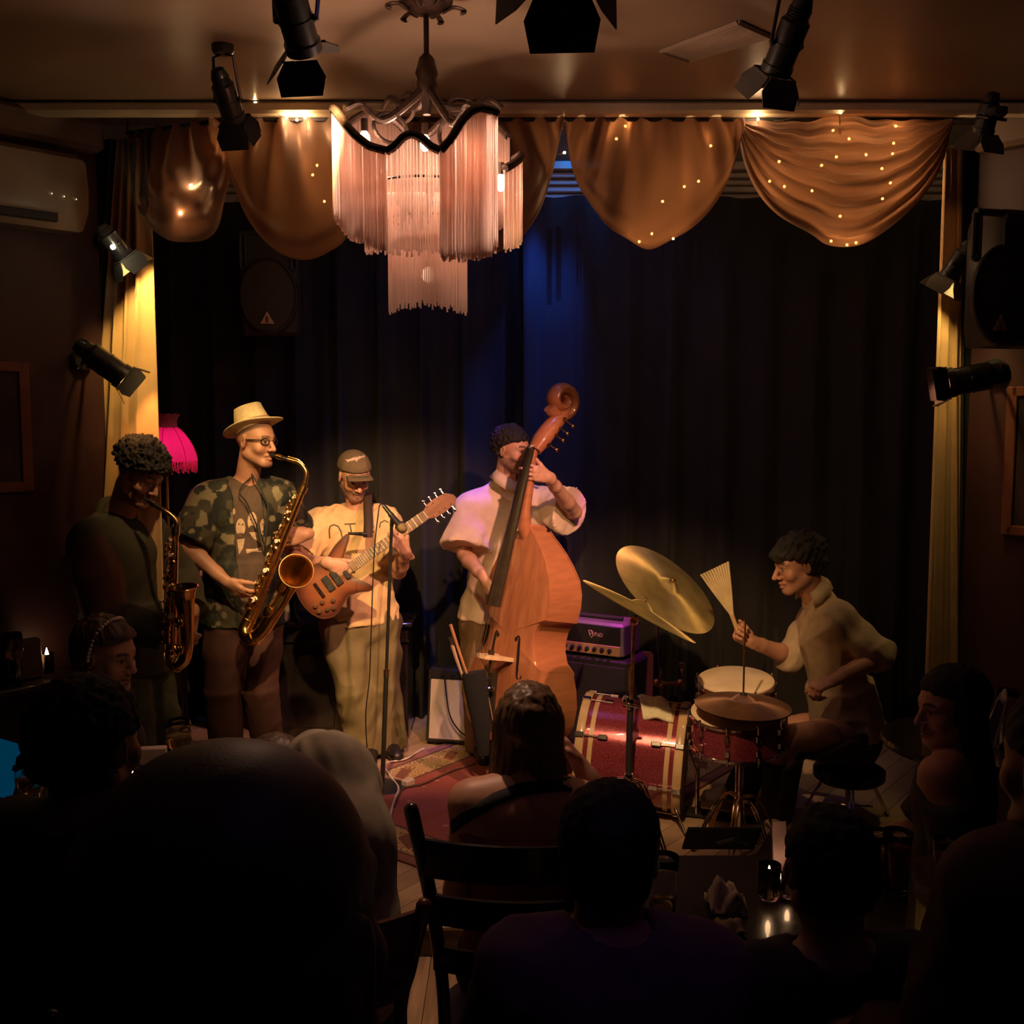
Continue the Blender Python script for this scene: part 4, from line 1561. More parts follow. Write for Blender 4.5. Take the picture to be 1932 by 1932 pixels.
for k in range(80):
    a = 2 * math.pi * k / 80
    R = .153
    z0 = P(312, 869, 5.38).z
    z1 = P(312, 889 + 4 * math.sin(k * 2.4), 5.38).z
    q = Vector((lx.x + R * math.cos(a), lx.y + R * math.sin(a), 0))
    w_ = Vector((math.cos(a + 1.57), math.sin(a + 1.57), 0)) * .006
    b.tube([q + Vector((0, 0, z0)), q + w_ * math.sin(k) + Vector((0, 0, (z0 + z1) / 2)), q + w_ + Vector((0, 0, z1)), q - w_ + Vector((0, 0, z1 + .012))], .0030, 4)
tag(b.build('fringe', m_pink, pink, True), kind='stuff')
MB().tube([(lx.x, lx.y, STG + .02), (lx.x, lx.y, P(312, 800, 5.38).z)], .010, 8).build('pole', mat('aged_brass', (.4, .25, .1), .35, 1.0), pink)
MB().lathe([(.14, 0), (.14, .012), (.05, .03), (.012, .05)], (lx.x, lx.y, STG), (0, 0, 1), 24).build('base', mat('aged_brass', (.4, .25, .1), .35, 1.0), pink)
MB().ball((lx.x, lx.y, P(312, 842, 5.38).z), .024, 10).build('bulb', mat('pink_bulb_glow', (1, .3, .5), .4, emit=(1.0, .12, .40), estr=5), pink, True)
point('pink_lamp_light', (lx.x, lx.y, P(312, 858, 5.38).z), 1.2, (1.0, .10, .42), .03)

# ---- piano at the back left and a low dark cabinet behind the guitarist
m_piano = mat('black_piano_lacquer', (.020, .015, .014), .22, coat=.6)
pk = P(352, 1086, 5.75)
piano = empty('upright_piano', (pk.x - .15, pk.y, STG), 'black upright piano with its pale keys showing between the saxophonists', 'piano')
MB().box((pk.x - .36, pk.y + .02, STG + .62), (.34, 1.1, 1.24), bev=.01).build('case', m_piano, piano)
MB().box((pk.x - .03, pk.y + .02, pk.z - .06), (.34, 1.1, .07), bev=.008).build('key_bed', m_piano, piano)
for i in range(26):
    y = pk.y - .50 + .04 * i
    kk = MB().box((pk.x + .01, y + .02, pk.z - .012), (.24, .037, .020), bev=.002).build('white_key', mat('aged_ivory', (.72, .42, .36), .4), piano)
    if i % 7 not in (2, 6):
        MB().box((pk.x - .04, y + .04, pk.z + .004), (.14, .016, .018), bev=.002).build('black_key', m_blackcloth, piano)
for s in (-1, 1):
    MB().box((pk.x + .02, pk.y + .02 + s * .53, pk.z - .01), (.26, .05, .09), bev=.008).build('key_cheek', m_piano, piano)
    MB().box((pk.x + .08, pk.y + .02 + s * .50, (STG + pk.z - .09) / 2), (.06, .06, pk.z - .09 - STG), bev=.006).build('leg', m_piano, piano)
cb = P(640, 1165, 6.18)
cab = empty('low_cabinet', (cb.x, 6.2, STG), 'low black cabinet with thin edge mouldings behind the guitarist', 'cabinet')
MB().box((cb.x, 6.22, (STG + cb.z) / 2), (.84, .34, cb.z - STG - .03), bev=.008).build('carcass', m_piano, cab)
MB().box((cb.x, 6.21, cb.z - .012), (.90, .40, .024), bev=.006).build('top', m_piano, cab)
MB().box((cb.x, 6.035, P(640, 1208, 6.05).z), (.86, .02, .018), bev=.004).build('moulding', m_piano, cab)
for s in (-1, 1):
    MB().box((cb.x + s * .205, 6.042, STG + .30), (.38, .012, .44), bev=.004).build('door', m_piano, cab)

# ---- guitar amplifier with pale grille
m_tolex = mat('black_tolex', (.020, .018, .018), .65, bump=.4, bscale=300)
aN = Vector((-.20, -.96, .16)).normalized()
aX = Vector((.97, -.22, 0)).normalized()
aX = (aX - aN * aX.dot(aN)).normalized()
aZ = aN.cross(aX) * -1
if aZ.z < 0: aZ = -aZ
a0 = P(803, 1404, 5.96)
a0.z = STG + .02
ac_ = a0 + aX * .25 + aZ * .215
amp = empty('guitar_amplifier', (ac_.x, ac_.y, STG), 'guitar amplifier with a pale cloth grille leaning back beside the double bass', 'amplifier')
MB().box(ac_ - aN * .12, (.50, .24, .43), aX, aN, aZ, .012).build('case', m_tolex, amp)
MB().box(ac_ + aN * .002 - aZ * .02, (.462, .012, .345), aX, aN, aZ, .004).build('grille', mat('tan_grille_cloth', (.60, .50, .40), .85, var=.1, vscale=300, stretch=(1, 1, 4), bump=.4, bscale=500), amp)
MB().box(ac_ + aZ * .183 + aN * .002, (.462, .012, .045), aX, aN, aZ, .003).build('control_panel', m_lampblack, amp)
for k in range(6):
    MB().lathe([(.010, 0), (.009, .014), (.003, .015)], ac_ + aZ * .183 + aN * .008 + aX * (-.16 + .06 * k), aN, 10).build('knob', m_blackcloth, amp)
hp_ = [ac_ - aN * .12 + aZ * (.215 + .05 * math.sin(t)) + aX * (.03 + .095 * -math.cos(t)) for t in np.linspace(0, math.pi, 11)]
MB().tube(hp_, .011, 8).build('handle', mat('pale_handle', (.55, .5, .5), .4), amp)
for sx in (-1, 1):
    MB().box(ac_ - aZ * .217 + aX * sx * .2 - aN * .12, (.03, .2, .015), aX, aN, aZ, .004).build('foot', m_lampblack, amp)
tag(MB().tube(curve_pts([P(838, 1268, 5.93), P(842, 1310, 5.90), P(849, 1350, 5.885), P(866, 1378, 5.87), P(888, 1394, 5.84)], 6), .0045, 6).build('amplifier_cable', m_blackcloth, None), 'black cable hanging down the pale amplifier grille', 'cable')

# ---- bass amplifier head on its cabinet
bX = Vector((.86, -.50, 0)).normalized()
bNn = Vector((-.50, -.86, 0))
b0 = P(1176, 1247, 5.82)       # front bottom right corner of the head
Hh, Wh, Dh = .215, .50, .24
bc = b0 - bX * Wh / 2 + Vector((0, 0, Hh / 2))
cabt = b0.z
bc2 = empty('bass_cabinet', (bc.x - bNn.x * .15, bc.y - bNn.y * .15, STG), 'dark bass speaker cabinet standing behind the bass drum', 'cabinet')
MB().box(b0 - bX * Wh / 2 - bNn * .13 + bX * .02 + Vector((0, 0, (STG - cabt) / 2)), (Wh + .10, .30, cabt - STG), bX, bNn, (0, 0, 1), .012).build('case', m_tolex, bc2)
MB().box(b0 - bX * Wh / 2 + bNn * .021 + bX * .01 + Vector((0, 0, (STG - cabt) / 2)), (Wh + .02, .010, (cabt - STG) * .86), bX, bNn, (0, 0, 1), .003).build('grille', mat('dark_grille_cloth', (.03, .025, .03), .8), bc2)
MB().box(b0 + bX * .055 + bNn * .022 + Vector((0, 0, (STG - cabt) / 2)), (.02, .014, cabt - STG), bX, bNn, (0, 0, 1), .003).build('edge_strip', mat('rust_edge', (.16, .06, .04), .5), bc2)
bh = empty('bass_amplifier', (bc.x, bc.y, cabt), 'bass amplifier head with a row of dark knobs lit magenta from above', 'amplifier')
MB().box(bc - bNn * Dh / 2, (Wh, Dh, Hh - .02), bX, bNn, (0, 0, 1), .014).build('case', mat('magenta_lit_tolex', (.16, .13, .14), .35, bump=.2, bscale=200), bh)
MB().box(bc + bNn * .004 + Vector((0, 0, .028)), (Wh * .93, .010, Hh * .50), bX, bNn, (0, 0, 1), .002).build('front_panel', m_lampblack, bh)
kp = MB().box(bc + bNn * .006 - Vector((0, 0, .058)), (Wh * .93, .012, Hh * .27), bX, bNn, (0, 0, 1), .002).build('control_panel', mat('brass_tan_panel', (.42, .26, .12), .45, .2), bh)
for k in range(9):
    MB().lathe([(.0125, 0), (.0115, .012), (.0095, .016), (.003, .017)], bc + bNn * .012 - Vector((0, 0, .056)) + bX * (-.205 + .047 * k), bNn, 12).build('knob', m_blackcloth, bh)
MB().tube([bc - bNn * .10 + Vector((0, 0, .112)) + bX * x_ for x_ in (-.20, -.05, .1, .20)], .012, 8).build('handle', m_tolex, bh)
# its name plate: a round badge and letter strokes
lp = lambda x_, z_: bc + bNn * .0105 + bX * x_ + Vector((0, 0, z_))
m_logo = mat('pale_logo', (.55, .32, .30), .4)
b = MB()
cx_, cz_ = .048, .028
b.tube([lp(cx_ + .016 * math.cos(t), cz_ + .020 * math.sin(t)) for t in np.linspace(-1.4, 1.8, 12)], .0028, 5)
b.tube([lp(cx_ - .012, cz_ + .022), lp(cx_ - .002, cz_ - .012), lp(cx_ + .008, cz_ + .010)], .0026, 5)
for k, st in enumerate((((0, -.01), (0, .01), (.008, .01), (.010, .004), (.002, 0)), ((0, -.01), (.005, .01), (.010, -.01)), ((.009, .008), (.002, .010), (0, 0), (.002, -.010), (.009, -.008)), ((0, .01), (0, -.01)))):
    b.tube([lp(cx_ + .028 + .015 * k + x_, cz_ + z_) for x_, z_ in st], .0018, 4)
b.build('logo', m_logo, bh)
# the narrow board behind the kit; its mauve colour is painted magenta light
yb = 5.75
b = MB()
b.prism([(P(px, 1300, yb).x - P(1220, 1300, yb).x, P(1220, py, yb).z - P(1220, 1300, yb).z) for px, py in ((1212, 1340), (1229, 1340), (1230, 1232), (1226, 1228), (1211, 1227), (1211, 1231), (1220, 1236))], .03, P(1220, 1300, yb) - Vector((0, .015, 0)), (1, 0, 0), (0, 0, 1), 0)
v = np.array(b.v)
zmin = v[:, 2].min()
v[np.abs(v[:, 2] - zmin) < 1e-4, 2] = STG
o = link_mesh('leaning_board', v, b.f, mat('magenta_lit_board', (.50, .17, .20), .5), None, False)
tag(o, 'narrow magenta-lit board with a hooked top standing behind the bass drum', 'board')

# ---- microphone on its straight stand
ms = empty('microphone_stand', (P(721, 1440, 5.25).x, 5.25, STG), 'straight black microphone stand in front of the guitarist', 'stand')
top = P(739, 988, 5.25)
bx_ = P(721, 1440, 5.25).x
MB().lathe([(.13, 0), (.13, .012), (.10, .022), (.02, .035)], (bx_, 5.25, STG), (0, 0, 1), 32).build('base', m_lampblack, ms)
ptx = lambda t: Vector((bx_ + (top.x - bx_) * t, 5.25, STG + .03 + (top.z - STG - .03) * t))
MB().tube([ptx(0), ptx(.42)], .0125, 10).build('lower_tube', m_lampblack, ms)
MB().tube([ptx(.42), ptx(1)], .0085, 10).build('upper_tube', m_lampblack, ms)
MB().tube([ptx(.415), ptx(.445)], .0145, 12).build('clutch', mat('clutch_brass', (.7, .5, .3), .3, 1.0), ms)
mic = empty('microphone', P(745, 978, 5.22), 'black microphone with a dull gold ball grille aimed down right', 'microphone')
ma, mb_ = P(724, 954, 5.26), P(753, 990, 5.20)
MB().tube([ma, ma.lerp(mb_, .5), mb_], [.0095, .0125, .0175], 14).build('handle', m_lampblack, mic)
md = (mb_ - ma).normalized()
MB().lathe([(.018, 0), (.026, .010), (.027, .026), (.021, .042), (.010, .050), (.001, .052)], mb_, md, 20).build('grille', mat('dull_gold_mesh', (.34, .26, .13), .4, .8, bump=.6, bscale=900), mic)
MB().tube([mb_ + md * .002, mb_ + md * .012], .0272, 20).build('grille_band', m_lampblack, mic)
MB().tube([ptx(.99), P(741, 978, 5.24), P(737, 970, 5.243)], [.010, .013, .016], 10).build('microphone_clip', m_lampblack, ms)
tag(MB().tube(curve_pts([ma, P(717, 952, 5.27), P(713, 975, 5.26), P(707, 1030, 5.25), P(703, 1110, 5.25), P(700, 1200, 5.25), P(697, 1280, 5.25), P(690, 1350, 5.27), P(694, 1430, 5.3), Vector((P(700, 1440, 5.3).x, 5.3, STG + .012))], 6), .0032, 6).build('microphone_cable', m_lampblack, None),
    'thin microphone cable hanging in front of the guitarist', 'cable')

# ---- rug
RU, RV = Vector((.612, .791, 0)), Vector((.791, -.612, 0))
rl, rw = 2.1, 1.52
m_rug = bpy.data.materials.new('oriental_rug_pile')
m_rug.use_nodes = True
nt = m_rug.node_tree
bs = nt.nodes['Principled BSDF']
bs.inputs['Roughness'].default_value = .95
N_ = lambda t, **k: nt.nodes.new(t)


def math_(op, a, b=None, c=None):
    n = N_('ShaderNodeMath')
    n.operation = op
    for i, q in enumerate((a, b, c)):
        if q is None: continue
        if isinstance(q, (int, float)): n.inputs[i].default_value = q
        else: nt.links.new(q, n.inputs[i])
    return n.outputs[0]


def mixc(f, a, b):
    n = N_('ShaderNodeMix')
    n.data_type = 'RGBA'
    if isinstance(f, (int, float)): n.inputs[0].default_value = f
    else: nt.links.new(f, n.inputs[0])
    for i, q in ((6, a), (7, b)):
        if isinstance(q, tuple): n.inputs[i].default_value = (*q, 1)
        else: nt.links.new(q, n.inputs[i])
    return n.outputs[2]


tc = N_('ShaderNodeTexCoord')
sx = N_('ShaderNodeSeparateXYZ')
nt.links.new(tc.outputs['Object'], sx.inputs[0])
dx = math_('SUBTRACT', rl / 2, math_('ABSOLUTE', math_('SUBTRACT', sx.outputs[0], rl / 2)))
dy = math_('SUBTRACT', rw / 2, math_('ABSOLUTE', math_('SUBTRACT', sx.outputs[1], rw / 2)))
dd = math_('MINIMUM', dx, dy)
alongb = math_('ADD', sx.outputs[0], sx.outputs[1])
vor = N_('ShaderNodeTexVoronoi')
vor.inputs['Scale'].default_value = 15
nt.links.new(tc.outputs['Object'], vor.inputs['Vector'])
rings = math_('GREATER_THAN', math_('SINE', math_('MULTIPLY', vor.outputs['Distance'], 34)), .45)
vor2 = N_('ShaderNodeTexVoronoi')
vor2.inputs['Scale'].default_value = 11
nt.links.new(tc.outputs['Object'], vor2.inputs['Vector'])
flecks = math_('LESS_THAN', vor2.outputs['Distance'], .16)
# lozenge blocks repeating along the border
bx1 = math_('LESS_THAN', math_('ADD', math_('ABSOLUTE', math_('SUBTRACT', math_('FRACT', math_('MULTIPLY', alongb, 2.6)), .5)), math_('MULTIPLY', math_('ABSOLUTE', math_('SUBTRACT', dd, .165)), 2.6)), .17)
cream = mixc(rings, (.62, .42, .20), (.26, .13, .07))
cream = mixc(bx1, cream, (.22, .08, .06))
field = mixc(flecks, (.36, .085, .075), (.55, .26, .18))
gt_ = lambda v: math_('GREATER_THAN', dd, v)
col = mixc(gt_(.055), (.30, .12, .10), (.10, .05, .04))
col = mixc(gt_(.070), col, cream)
col = mixc(gt_(.255), col, (.13, .05, .04))
col = mixc(gt_(.272), col, field)
nz = N_('ShaderNodeTexNoise')
nz.inputs['Scale'].default_value = 140
nt.links.new(tc.outputs['Object'], nz.inputs['Vector'])
col = mixc(math_('MULTIPLY', nz.outputs[0], .45), col, (.12, .05, .04))
nt.links.new(col, bs.inputs['Base Color'])
bpn = N_('ShaderNodeBump')
bpn.inputs['Strength'].default_value = .6
bpn.inputs['Distance'].default_value = .004
nt.links.new(nz.outputs[0], bpn.inputs['Height'])
nt.links.new(bpn.outputs[0], bs.inputs['Normal'])
b = MB()
R_ = 30
vs = []
for j in range(R_ + 1):
    for i in range(R_ + 1):
        x_, y_ = rl * i / R_, rw * j / R_
        z_ = .011 + .004 * math.sin(3 * x_ + 2 * y_) * math.sin(5 * y_) * .6
        vs.append((x_, -y_, z_))
b.v = [(x_, -y_, z_) for x_, y_, z_ in vs]
b.f = [(j * (R_ + 1) + i, (j + 1) * (R_ + 1) + i, (j + 1) * (R_ + 1) + i + 1, j * (R_ + 1) + i + 1)[::-1] for j in range(R_) for i in range(R_)]
n0 = len(b.v)
per = [i for i in range(R_ + 1)] + [j * (R_ + 1) + R_ for j in range(1, R_ + 1)] + [R_ * (R_ + 1) + i for i in range(R_ - 1, -1, -1)] + [j * (R_ + 1) for j in range(R_ - 1, 0, -1)]
for k in per: b.v.append((b.v[k][0], b.v[k][1], 0))
for k in range(len(per)):
    q = (k + 1) % len(per)
    b.f.append((per[k], per[q], n0 + q, n0 + k))
me_o = link_mesh('rug', b.v, b.f, m_rug, None, True, origin=(0, 0, 0))
me_o.data.flip_normals()
# local x runs along RU, local y along RV
me_o.matrix_world = Matrix(((RU.x, RV.x, 0, -1.20), (RU.y, RV.y, 0, 4.92), (0, 0, 1, STG + .0005), (0, 0, 0, 1)))
me_o.location = (-1.20, 4.92, STG + .0005)
tag(me_o, 'worn red oriental rug with a cream patterned border on the stage', 'rug')
# cables and socket strip on the rug
zc = STG + .022


def floor_cable(pts, r, m, label):
    tag(MB().tube(curve_pts([G(px, py, zc) for px, py in pts], 6), r, 6).build('floor_cable', m, None), label, 'cable')


m_wcable = mat('white_cable', (.65, .55, .5), .5)
floor_cable([(742, 1524), (752, 1500), (764, 1486), (800, 1478), (850, 1455), (900, 1440)], .0045, mat('brown_cable', (.12, .07, .06), .5), 'brown cable winding across the red rug')
floor_cable([(730, 1438), (765, 1432), (788, 1418), (800, 1412)], .005, m_wcable, 'white cable end near the microphone stand base')
floor_cable([(728, 1452), (742, 1472), (752, 1488), (744, 1510), (736, 1540)], .006, m_wcable, 'white cable looped beside the socket strip')
q = G(770, 1482, STG + .012)
MB_ = MB().box((q.x, q.y, STG + .030), (.06, .045, .035), RU, RV, (0, 0, 1), .006)
tag(MB_.build('socket_strip', mat('cream_plastic', (.62, .5, .4), .5), None), 'small cream socket strip on the rug edge', 'socket')

# ------------------------------------------------------------------ the five musicians
m_hair_dark = mat('hair_dark', (.014, .010, .009), .78, var=.3, vscale=60)
m_hair_brown = mat('hair_brown', (.06, .035, .022), .5, var=.3, vscale=60)
m_shoe_dark = mat('dark_shoe_leather', (.02, .016, .015), .4)


def fl(px, Y, z=.21):
    """a point over the stage at depth Y"""
    return Vector(((px - 966) / FPX * Y, Y, z))


def toe(an, d):
    d = unit(d)
    return V3(an) + V3((d[0] * .17, d[1] * .17, -.058))


# ---- guitarist
J = dict(head=P(668, 899, 5.72), hf=(.40, -.82, -.42), hu=(.12, -.3, .95), neck=P(680, 962, 5.80),
         shR=P(602, 988, 5.76), shL=P(728, 984, 5.82), elR=P(556, 1060, 5.60), wrR=P(622, 1063, 5.40),
         elL=P(752, 1078, 5.68), wrL=P(764, 1040, 5.49), hipR=P(650, 1178, 5.78), hipL=P(712, 1176, 5.83),
         knR=P(668, 1300, 5.70), knL=P(720, 1292, 5.78), anR=fl(690, 5.75), anL=fl(722, 5.82))
J['toR'] = toe(J['anR'], (.15, -1, 0))
J['toL'] = toe(J['anL'], (.5, -1, 0))
gtr = Body(J, 1.04, 1.0)
gtr.skin('person', SKIN_L, 'person in a tan T-shirt and olive baseball cap playing the electric guitar',
         hands=dict(R=dict(d=(.86, .08, -.46), n=(.1, 1, -.15), curl=(.55, .6, .6, .55), thumb=(.45, .3)),
                    L=dict(d=(-.42, -.52, .72), n=(-.55, .62, .55), curl=(.75, .72, .70, .62), thumb=(.7, .3), spread=.10)),
         paint=dict(beard=.75, brow=(.08, .05, .03)), headkw=dict(smile=.7))
m_tee = mat('tan_tshirt_cotton', (.74, .50, .25), .8, var=.06, vscale=20, bump=.2, bscale=500, sheen=.2)
tee = gtr.shirt('t_shirt', m_tee, sleeve=.80, hem=-.02, g=.02, loose=.028, neck=.078, amp=.015, seed=4, scale=15, neck_up=.03, sl_loose=1.05)
gtr.trousers('trousers', mat('olive_cargo_cloth', (.19, .15, .068), .8, var=.12, vscale=10, bump=.25, bscale=300), g=.034, amp=.015, seed=6, flare=1.22, scale=11)
gtr.shoes(m_shoe_dark)
c, r, f, u = gtr.H
hp = lambda x, y, z: c + x * r + y * f + z * u
F = Field(c - .2, c + .2, .004)
F.ell(hp(0, -.015, .052), (.091, .112, .090), .01, r, f, u)
F.plane(hp(0, 0, .050), unit(-u + f * .18), .006)
F.cone(hp(-.045, .085, .048), hp(.045, .085, .048), .016, .016, .01, flat=u, fac=.4)
capm = mat('olive_cap_cotton', (.14, .098, .055), .8, var=.1, vscale=20, bump=.3, bscale=400)
gtr.solid('cap', F, capm, .0012, 40, 2, it=1)
rows = []
for i in range(13):
    a = -1.0 + i / 6
    rows.append([hp(.078 * math.sin(a * 1.12) * (1 + .10 * t), .055 + .05 * math.cos(a * 1.15) + .068 * t * max(.25, math.cos(a * .95)), .054 + .012 * t - .026 * abs(a) ** 2 * (.3 + t)) for t in (0, .33, .66, 1)])
b = MB().sheet(rows, .003)
b.build('cap_brim', capm, gtr.obj, True)


def decal(shirt, name, polys, m, lift=.0015, strokes=(), width=.007, parent=None, dens=1):
    """flat print laid on cloth: closed shapes and strokes given as seen, dropped on the cloth's surface"""
    bv = BVHTree.FromObject(shirt, bpy.context.evaluated_depsgraph_get())
    M = world_of(shirt)
    Mi = M.inverted()
    o0 = Mi @ CAMP

    def hit(px, py):
        d = (Mi.to_3x3() @ ray(px, py)).normalized()
        h = bv.ray_cast(o0, d)
        if h[0] is None: return None
        return M @ h[0] - ray(px, py).normalized() * lift
    b = MB()
    for poly in polys:
        cx, cy = sum(p[0] for p in poly) / len(poly), sum(p[1] for p in poly) / len(poly)
        n = len(poly)
        pts = [hit(cx, cy)]
        R = 4
        for k in range(1, R + 1):
            pts += [hit(cx + (x - cx) * k / R, cy + (y - cy) * k / R) for x, y in poly]
        if any(p is None for p in pts): continue
        fs = [(0, 1 + i, 1 + (i + 1) % n) for i in range(n)]
        for k in range(R - 1):
            for i in range(n):
                j = (i + 1) % n
                fs.append((1 + k * n + i, 1 + (k + 1) * n + i, 1 + (k + 1) * n + j, 1 + k * n + j))
        b.add(pts, fs)
    for st in strokes:
        w = width
        if isinstance(st, tuple) and isinstance(st[0], (int, float)):
            w, st = st
        dense = []
        for i in range(len(st) - 1):
            L = math.dist(st[i], st[i + 1])
            m_ = max(1, int(L / 3))
            dense += [(st[i][0] + (st[i + 1][0] - st[i][0]) * k / m_, st[i][1] + (st[i + 1][1] - st[i][1]) * k / m_) for k in range(m_)]
        dense.append(st[-1])
        A, Bp = [], []
        for i, (x, y) in enumerate(dense):
            x0, y0 = dense[max(0, i - 1)]
            x1, y1 = dense[min(len(dense) - 1, i + 1)]
            L = math.hypot(x1 - x0, y1 - y0) or 1
            nx, ny = -(y1 - y0) / L * w / 2, (x1 - x0) / L * w / 2
            A.append(hit(x + nx, y + ny))
            Bp.append(hit(x - nx, y - ny))
        for i in range(len(A) - 1):
            q = (A[i], A[i + 1], Bp[i + 1], Bp[i])
            if any(p is None for p in q): continue
            if max((q[0] - q[k]).length for k in (1, 2, 3)) > .05: continue
            b.add(q, [(0, 1, 2, 3)])
    if not b.v: return None
    return b.build(name, m, parent or shirt.parent, True)


m_ink = mat('dark_shirt_ink', (.10, .06, .04), .8)
decal(tee, 'print', [], m_ink, strokes=[
    (2.6, [(622, 1016), (621, 1000), (623, 993), (630, 990), (638, 993), (643, 1002), (646, 1016)]),
    (2.6, [(650, 989), (671, 988)]), (2.6, [(660, 989), (664, 1008)]), (2.0, [(656, 1004), (664, 1008), (668, 1005)]),
    (2.4, [(702, 989), (704, 995)]), (2.2, [(716, 996), (718, 986), (726, 982), (733, 986)]), (2.2, [(700, 1001), (706, 1004)])])
capobj = [o for o in gtr.obj.children if o.name.startswith('cap') and 'brim' not in o.name][0]
decal(capobj, 'cap_badge', [[(651, 867), (669, 862), (669, 868), (656, 872)], [(676, 860), (688, 857), (688, 863), (676, 867)], [(668, 866), (672, 861), (677, 864), (673, 871)]], mat('badge_thread', (.62, .44, .34), .7))
# guitar strap over his left shoulder
pts = curve_pts([P(700, 1012, 5.56), P(696, 990, 5.60), P(694, 962, 5.66), P(694, 942, 5.745), P(698, 936, 5.82), P(702, 950, 5.92)], 6)
rows = [[p - Vector((.021, 0, 0)), p, p + Vector((.021, .004, 0))] for p in pts]

# ---- tenor player in the straw hat
J = dict(head=P(482, 834, 5.19), hf=(.88, -.46, -.04), hu=(.08, 0, 1), neck=P(464, 908, 5.26),
         shR=P(394, 944, 5.16), shL=P(524, 934, 5.32), elR=P(352, 1032, 5.04), wrR=P(428, 1098, 4.97),
         elL=P(557, 1004, 5.47), wrL=P(577, 1008, 5.23), hipR=P(428, 1152, 5.20), hipL=P(494, 1150, 5.30),
         knR=P(420, 1300, 5.14), knL=P(492, 1298, 5.24), anR=fl(416, 5.2), anL=fl(498, 5.3))
J['toR'] = toe(J['anR'], (.4, -1, 0))
J['toL'] = toe(J['anL'], (.7, -1, 0))
ten = Body(J, 1.0, 1.04)
ten.skin('person', SKIN_M, 'person in a straw hat and glasses blowing the large saxophone',
         hands=dict(R=dict(d=(.76, -.02, -.58), n=(.25, .75, .45), curl=(.42, .46, .5, .45), thumb=(.5, .35), spread=.05),
                    L=dict(d=(-.82, -.55, -.16), n=(-.55, .8, -.1), curl=(.45, .48, .5, .5), thumb=(.4, .4), spread=.10)),
         paint=dict(brow=(.06, .04, .03), scalp=(.22, .15, .11), beard=.30))
m_gtee = mat('faded_black_tshirt', (.085, .055, .042), .85, var=.15, vscale=20, bump=.2, bscale=400)
gt = ten.shirt('t_shirt', m_gtee, sleeve=.3, hem=.02, g=.012, loose=.018, neck=.066, vneck=.02, amp=.004, seed=8)


def camo(v):
    p = v * 15
    a = vnoise(p + .5 * np.stack([vnoise(p * 2, 3), vnoise(p * 2, 4), vnoise(p * 2, 5)], -1), 1)
    b_ = vnoise(p * 1.7 + 9, 2)
    col = np.tile(V3((.014, .016, .014)), (len(v), 1))
    col[a > .16] = (.055, .047, .028)
    col[b_ > .34] = (.21, .175, .11)
    col[a < -.42] = (.03, .034, .02)
    return col


ten.shirt('camouflage_shirt', mat('camouflage_cotton', (.05, .05, .03), .8, attr='Col', var=.15, vscale=40, bump=.25, bscale=300),
          sleeve=.92, hem=.06, g=.030, loose=.03, neck=.078, open_front=.072, amp=.007, seed=12, cols=camo, collar=True, neck_up=.045, label='open camouflage overshirt')
ten.trousers('trousers', mat('rust_brown_cloth', (.060, .022, .016), .85, var=.15, vscale=10), g=.022, amp=.007, seed=9)
ten.shoes(m_shoe_dark)
m_print = mat('pale_shirt_print', (.50, .35, .25), .8, var=.15, vscale=60)
oval = lambda cx, cy, rx, ry, n=14: [(cx + rx * math.cos(2 * math.pi * k / n), cy + ry * math.sin(2 * math.pi * k / n)) for k in range(n)]
decal(gt, 'print', [oval(454, 995, 9, 17), oval(476, 984, 9, 18), oval(498, 994, 8, 16), [(447, 1018), (462, 1016), (459, 1034), (451, 1046)], [(470, 1004), (484, 1004), (492, 1024), (478, 1016)],
                    [(464, 1036), (494, 1032), (494, 1041), (465, 1044)], oval(437, 1006, 4, 7), oval(441, 965, 3, 6)], m_print)
decal(gt, 'print', [oval(454, 1008, 6, 2.6), oval(451, 989, 2, 1.4), oval(458, 989, 2, 1.4), oval(476, 996, 6, 5), oval(473, 980, 1.6, 1.2), oval(480, 980, 1.6, 1.2), oval(498, 1003, 4, 2), oval(495, 989, 1.5, 1.1), oval(501, 989, 1.5, 1.1)],
      m_ink, .0026)
c, r, f, u = ten.H
s_ = ten.hs
hp = lambda x, y, z: c + s_ * (x * r + y * f + z * u)
# straw fedora: pinched crown, dark band, brim turned up at the back
hu_ = unit(u - f * .50)
hf_ = unit(f - hu_ * (f @ hu_))
hb = hp(0, -.012, .062)
hq = lambda x, y, z: hb + s_ * (x * r + y * hf_ + z * hu_)
F = Field(c - .1, c + .3, .0045)
F.cone(hq(0, -.002, -.005), hq(0, -.004, .105), .096 * s_, .080 * s_, .006, flat=r, fac=.84, caps=False)
F.ell(hq(0, -.012, .100), (.066 * s_, .082 * s_, .020), .012, r, hf_, hu_)
F.cone(hq(0, .02, .128), hq(0, -.085, .128), .016, .014, .02, op='sub')
for x in (-1, 1):
    F.ell(hq(x * .060, .075, .098), (.026, .035, .045), .02, r, hf_, hu_, 'sub')
m_straw = mat('pale_straw', (.78, .62, .36), .7, var=.10, vscale=40, bump=.4, bscale=260)
hatm = ten.solid('hat_crown', F, m_straw, 0)
rows = []
for k in range(40):
    a = 2 * math.pi * k / 40
    row = []
    for t in (0, .35, .7, 1):
        R = .076 + .056 * t
        y = R * 1.16 * math.sin(a)
        z = .002 - .012 * t * (1 if math.sin(a) > 0 else -1.2) * abs(math.sin(a)) ** 1.5 + .016 * t * math.cos(a) ** 2
        row.append(hq(R * math.cos(a), y, z))
    rows.append(row)
b = MB()
A = np.array(rows)
o_ = hu_ * .004
b.grid([[tuple(p) for p in A[:, j]] for j in range(4)] + [[tuple(p + o_) for p in A[:, j]] for j in (3, 2, 1, 0)], True)
b.build('hat_brim', m_straw, ten.obj, True)
b = MB()
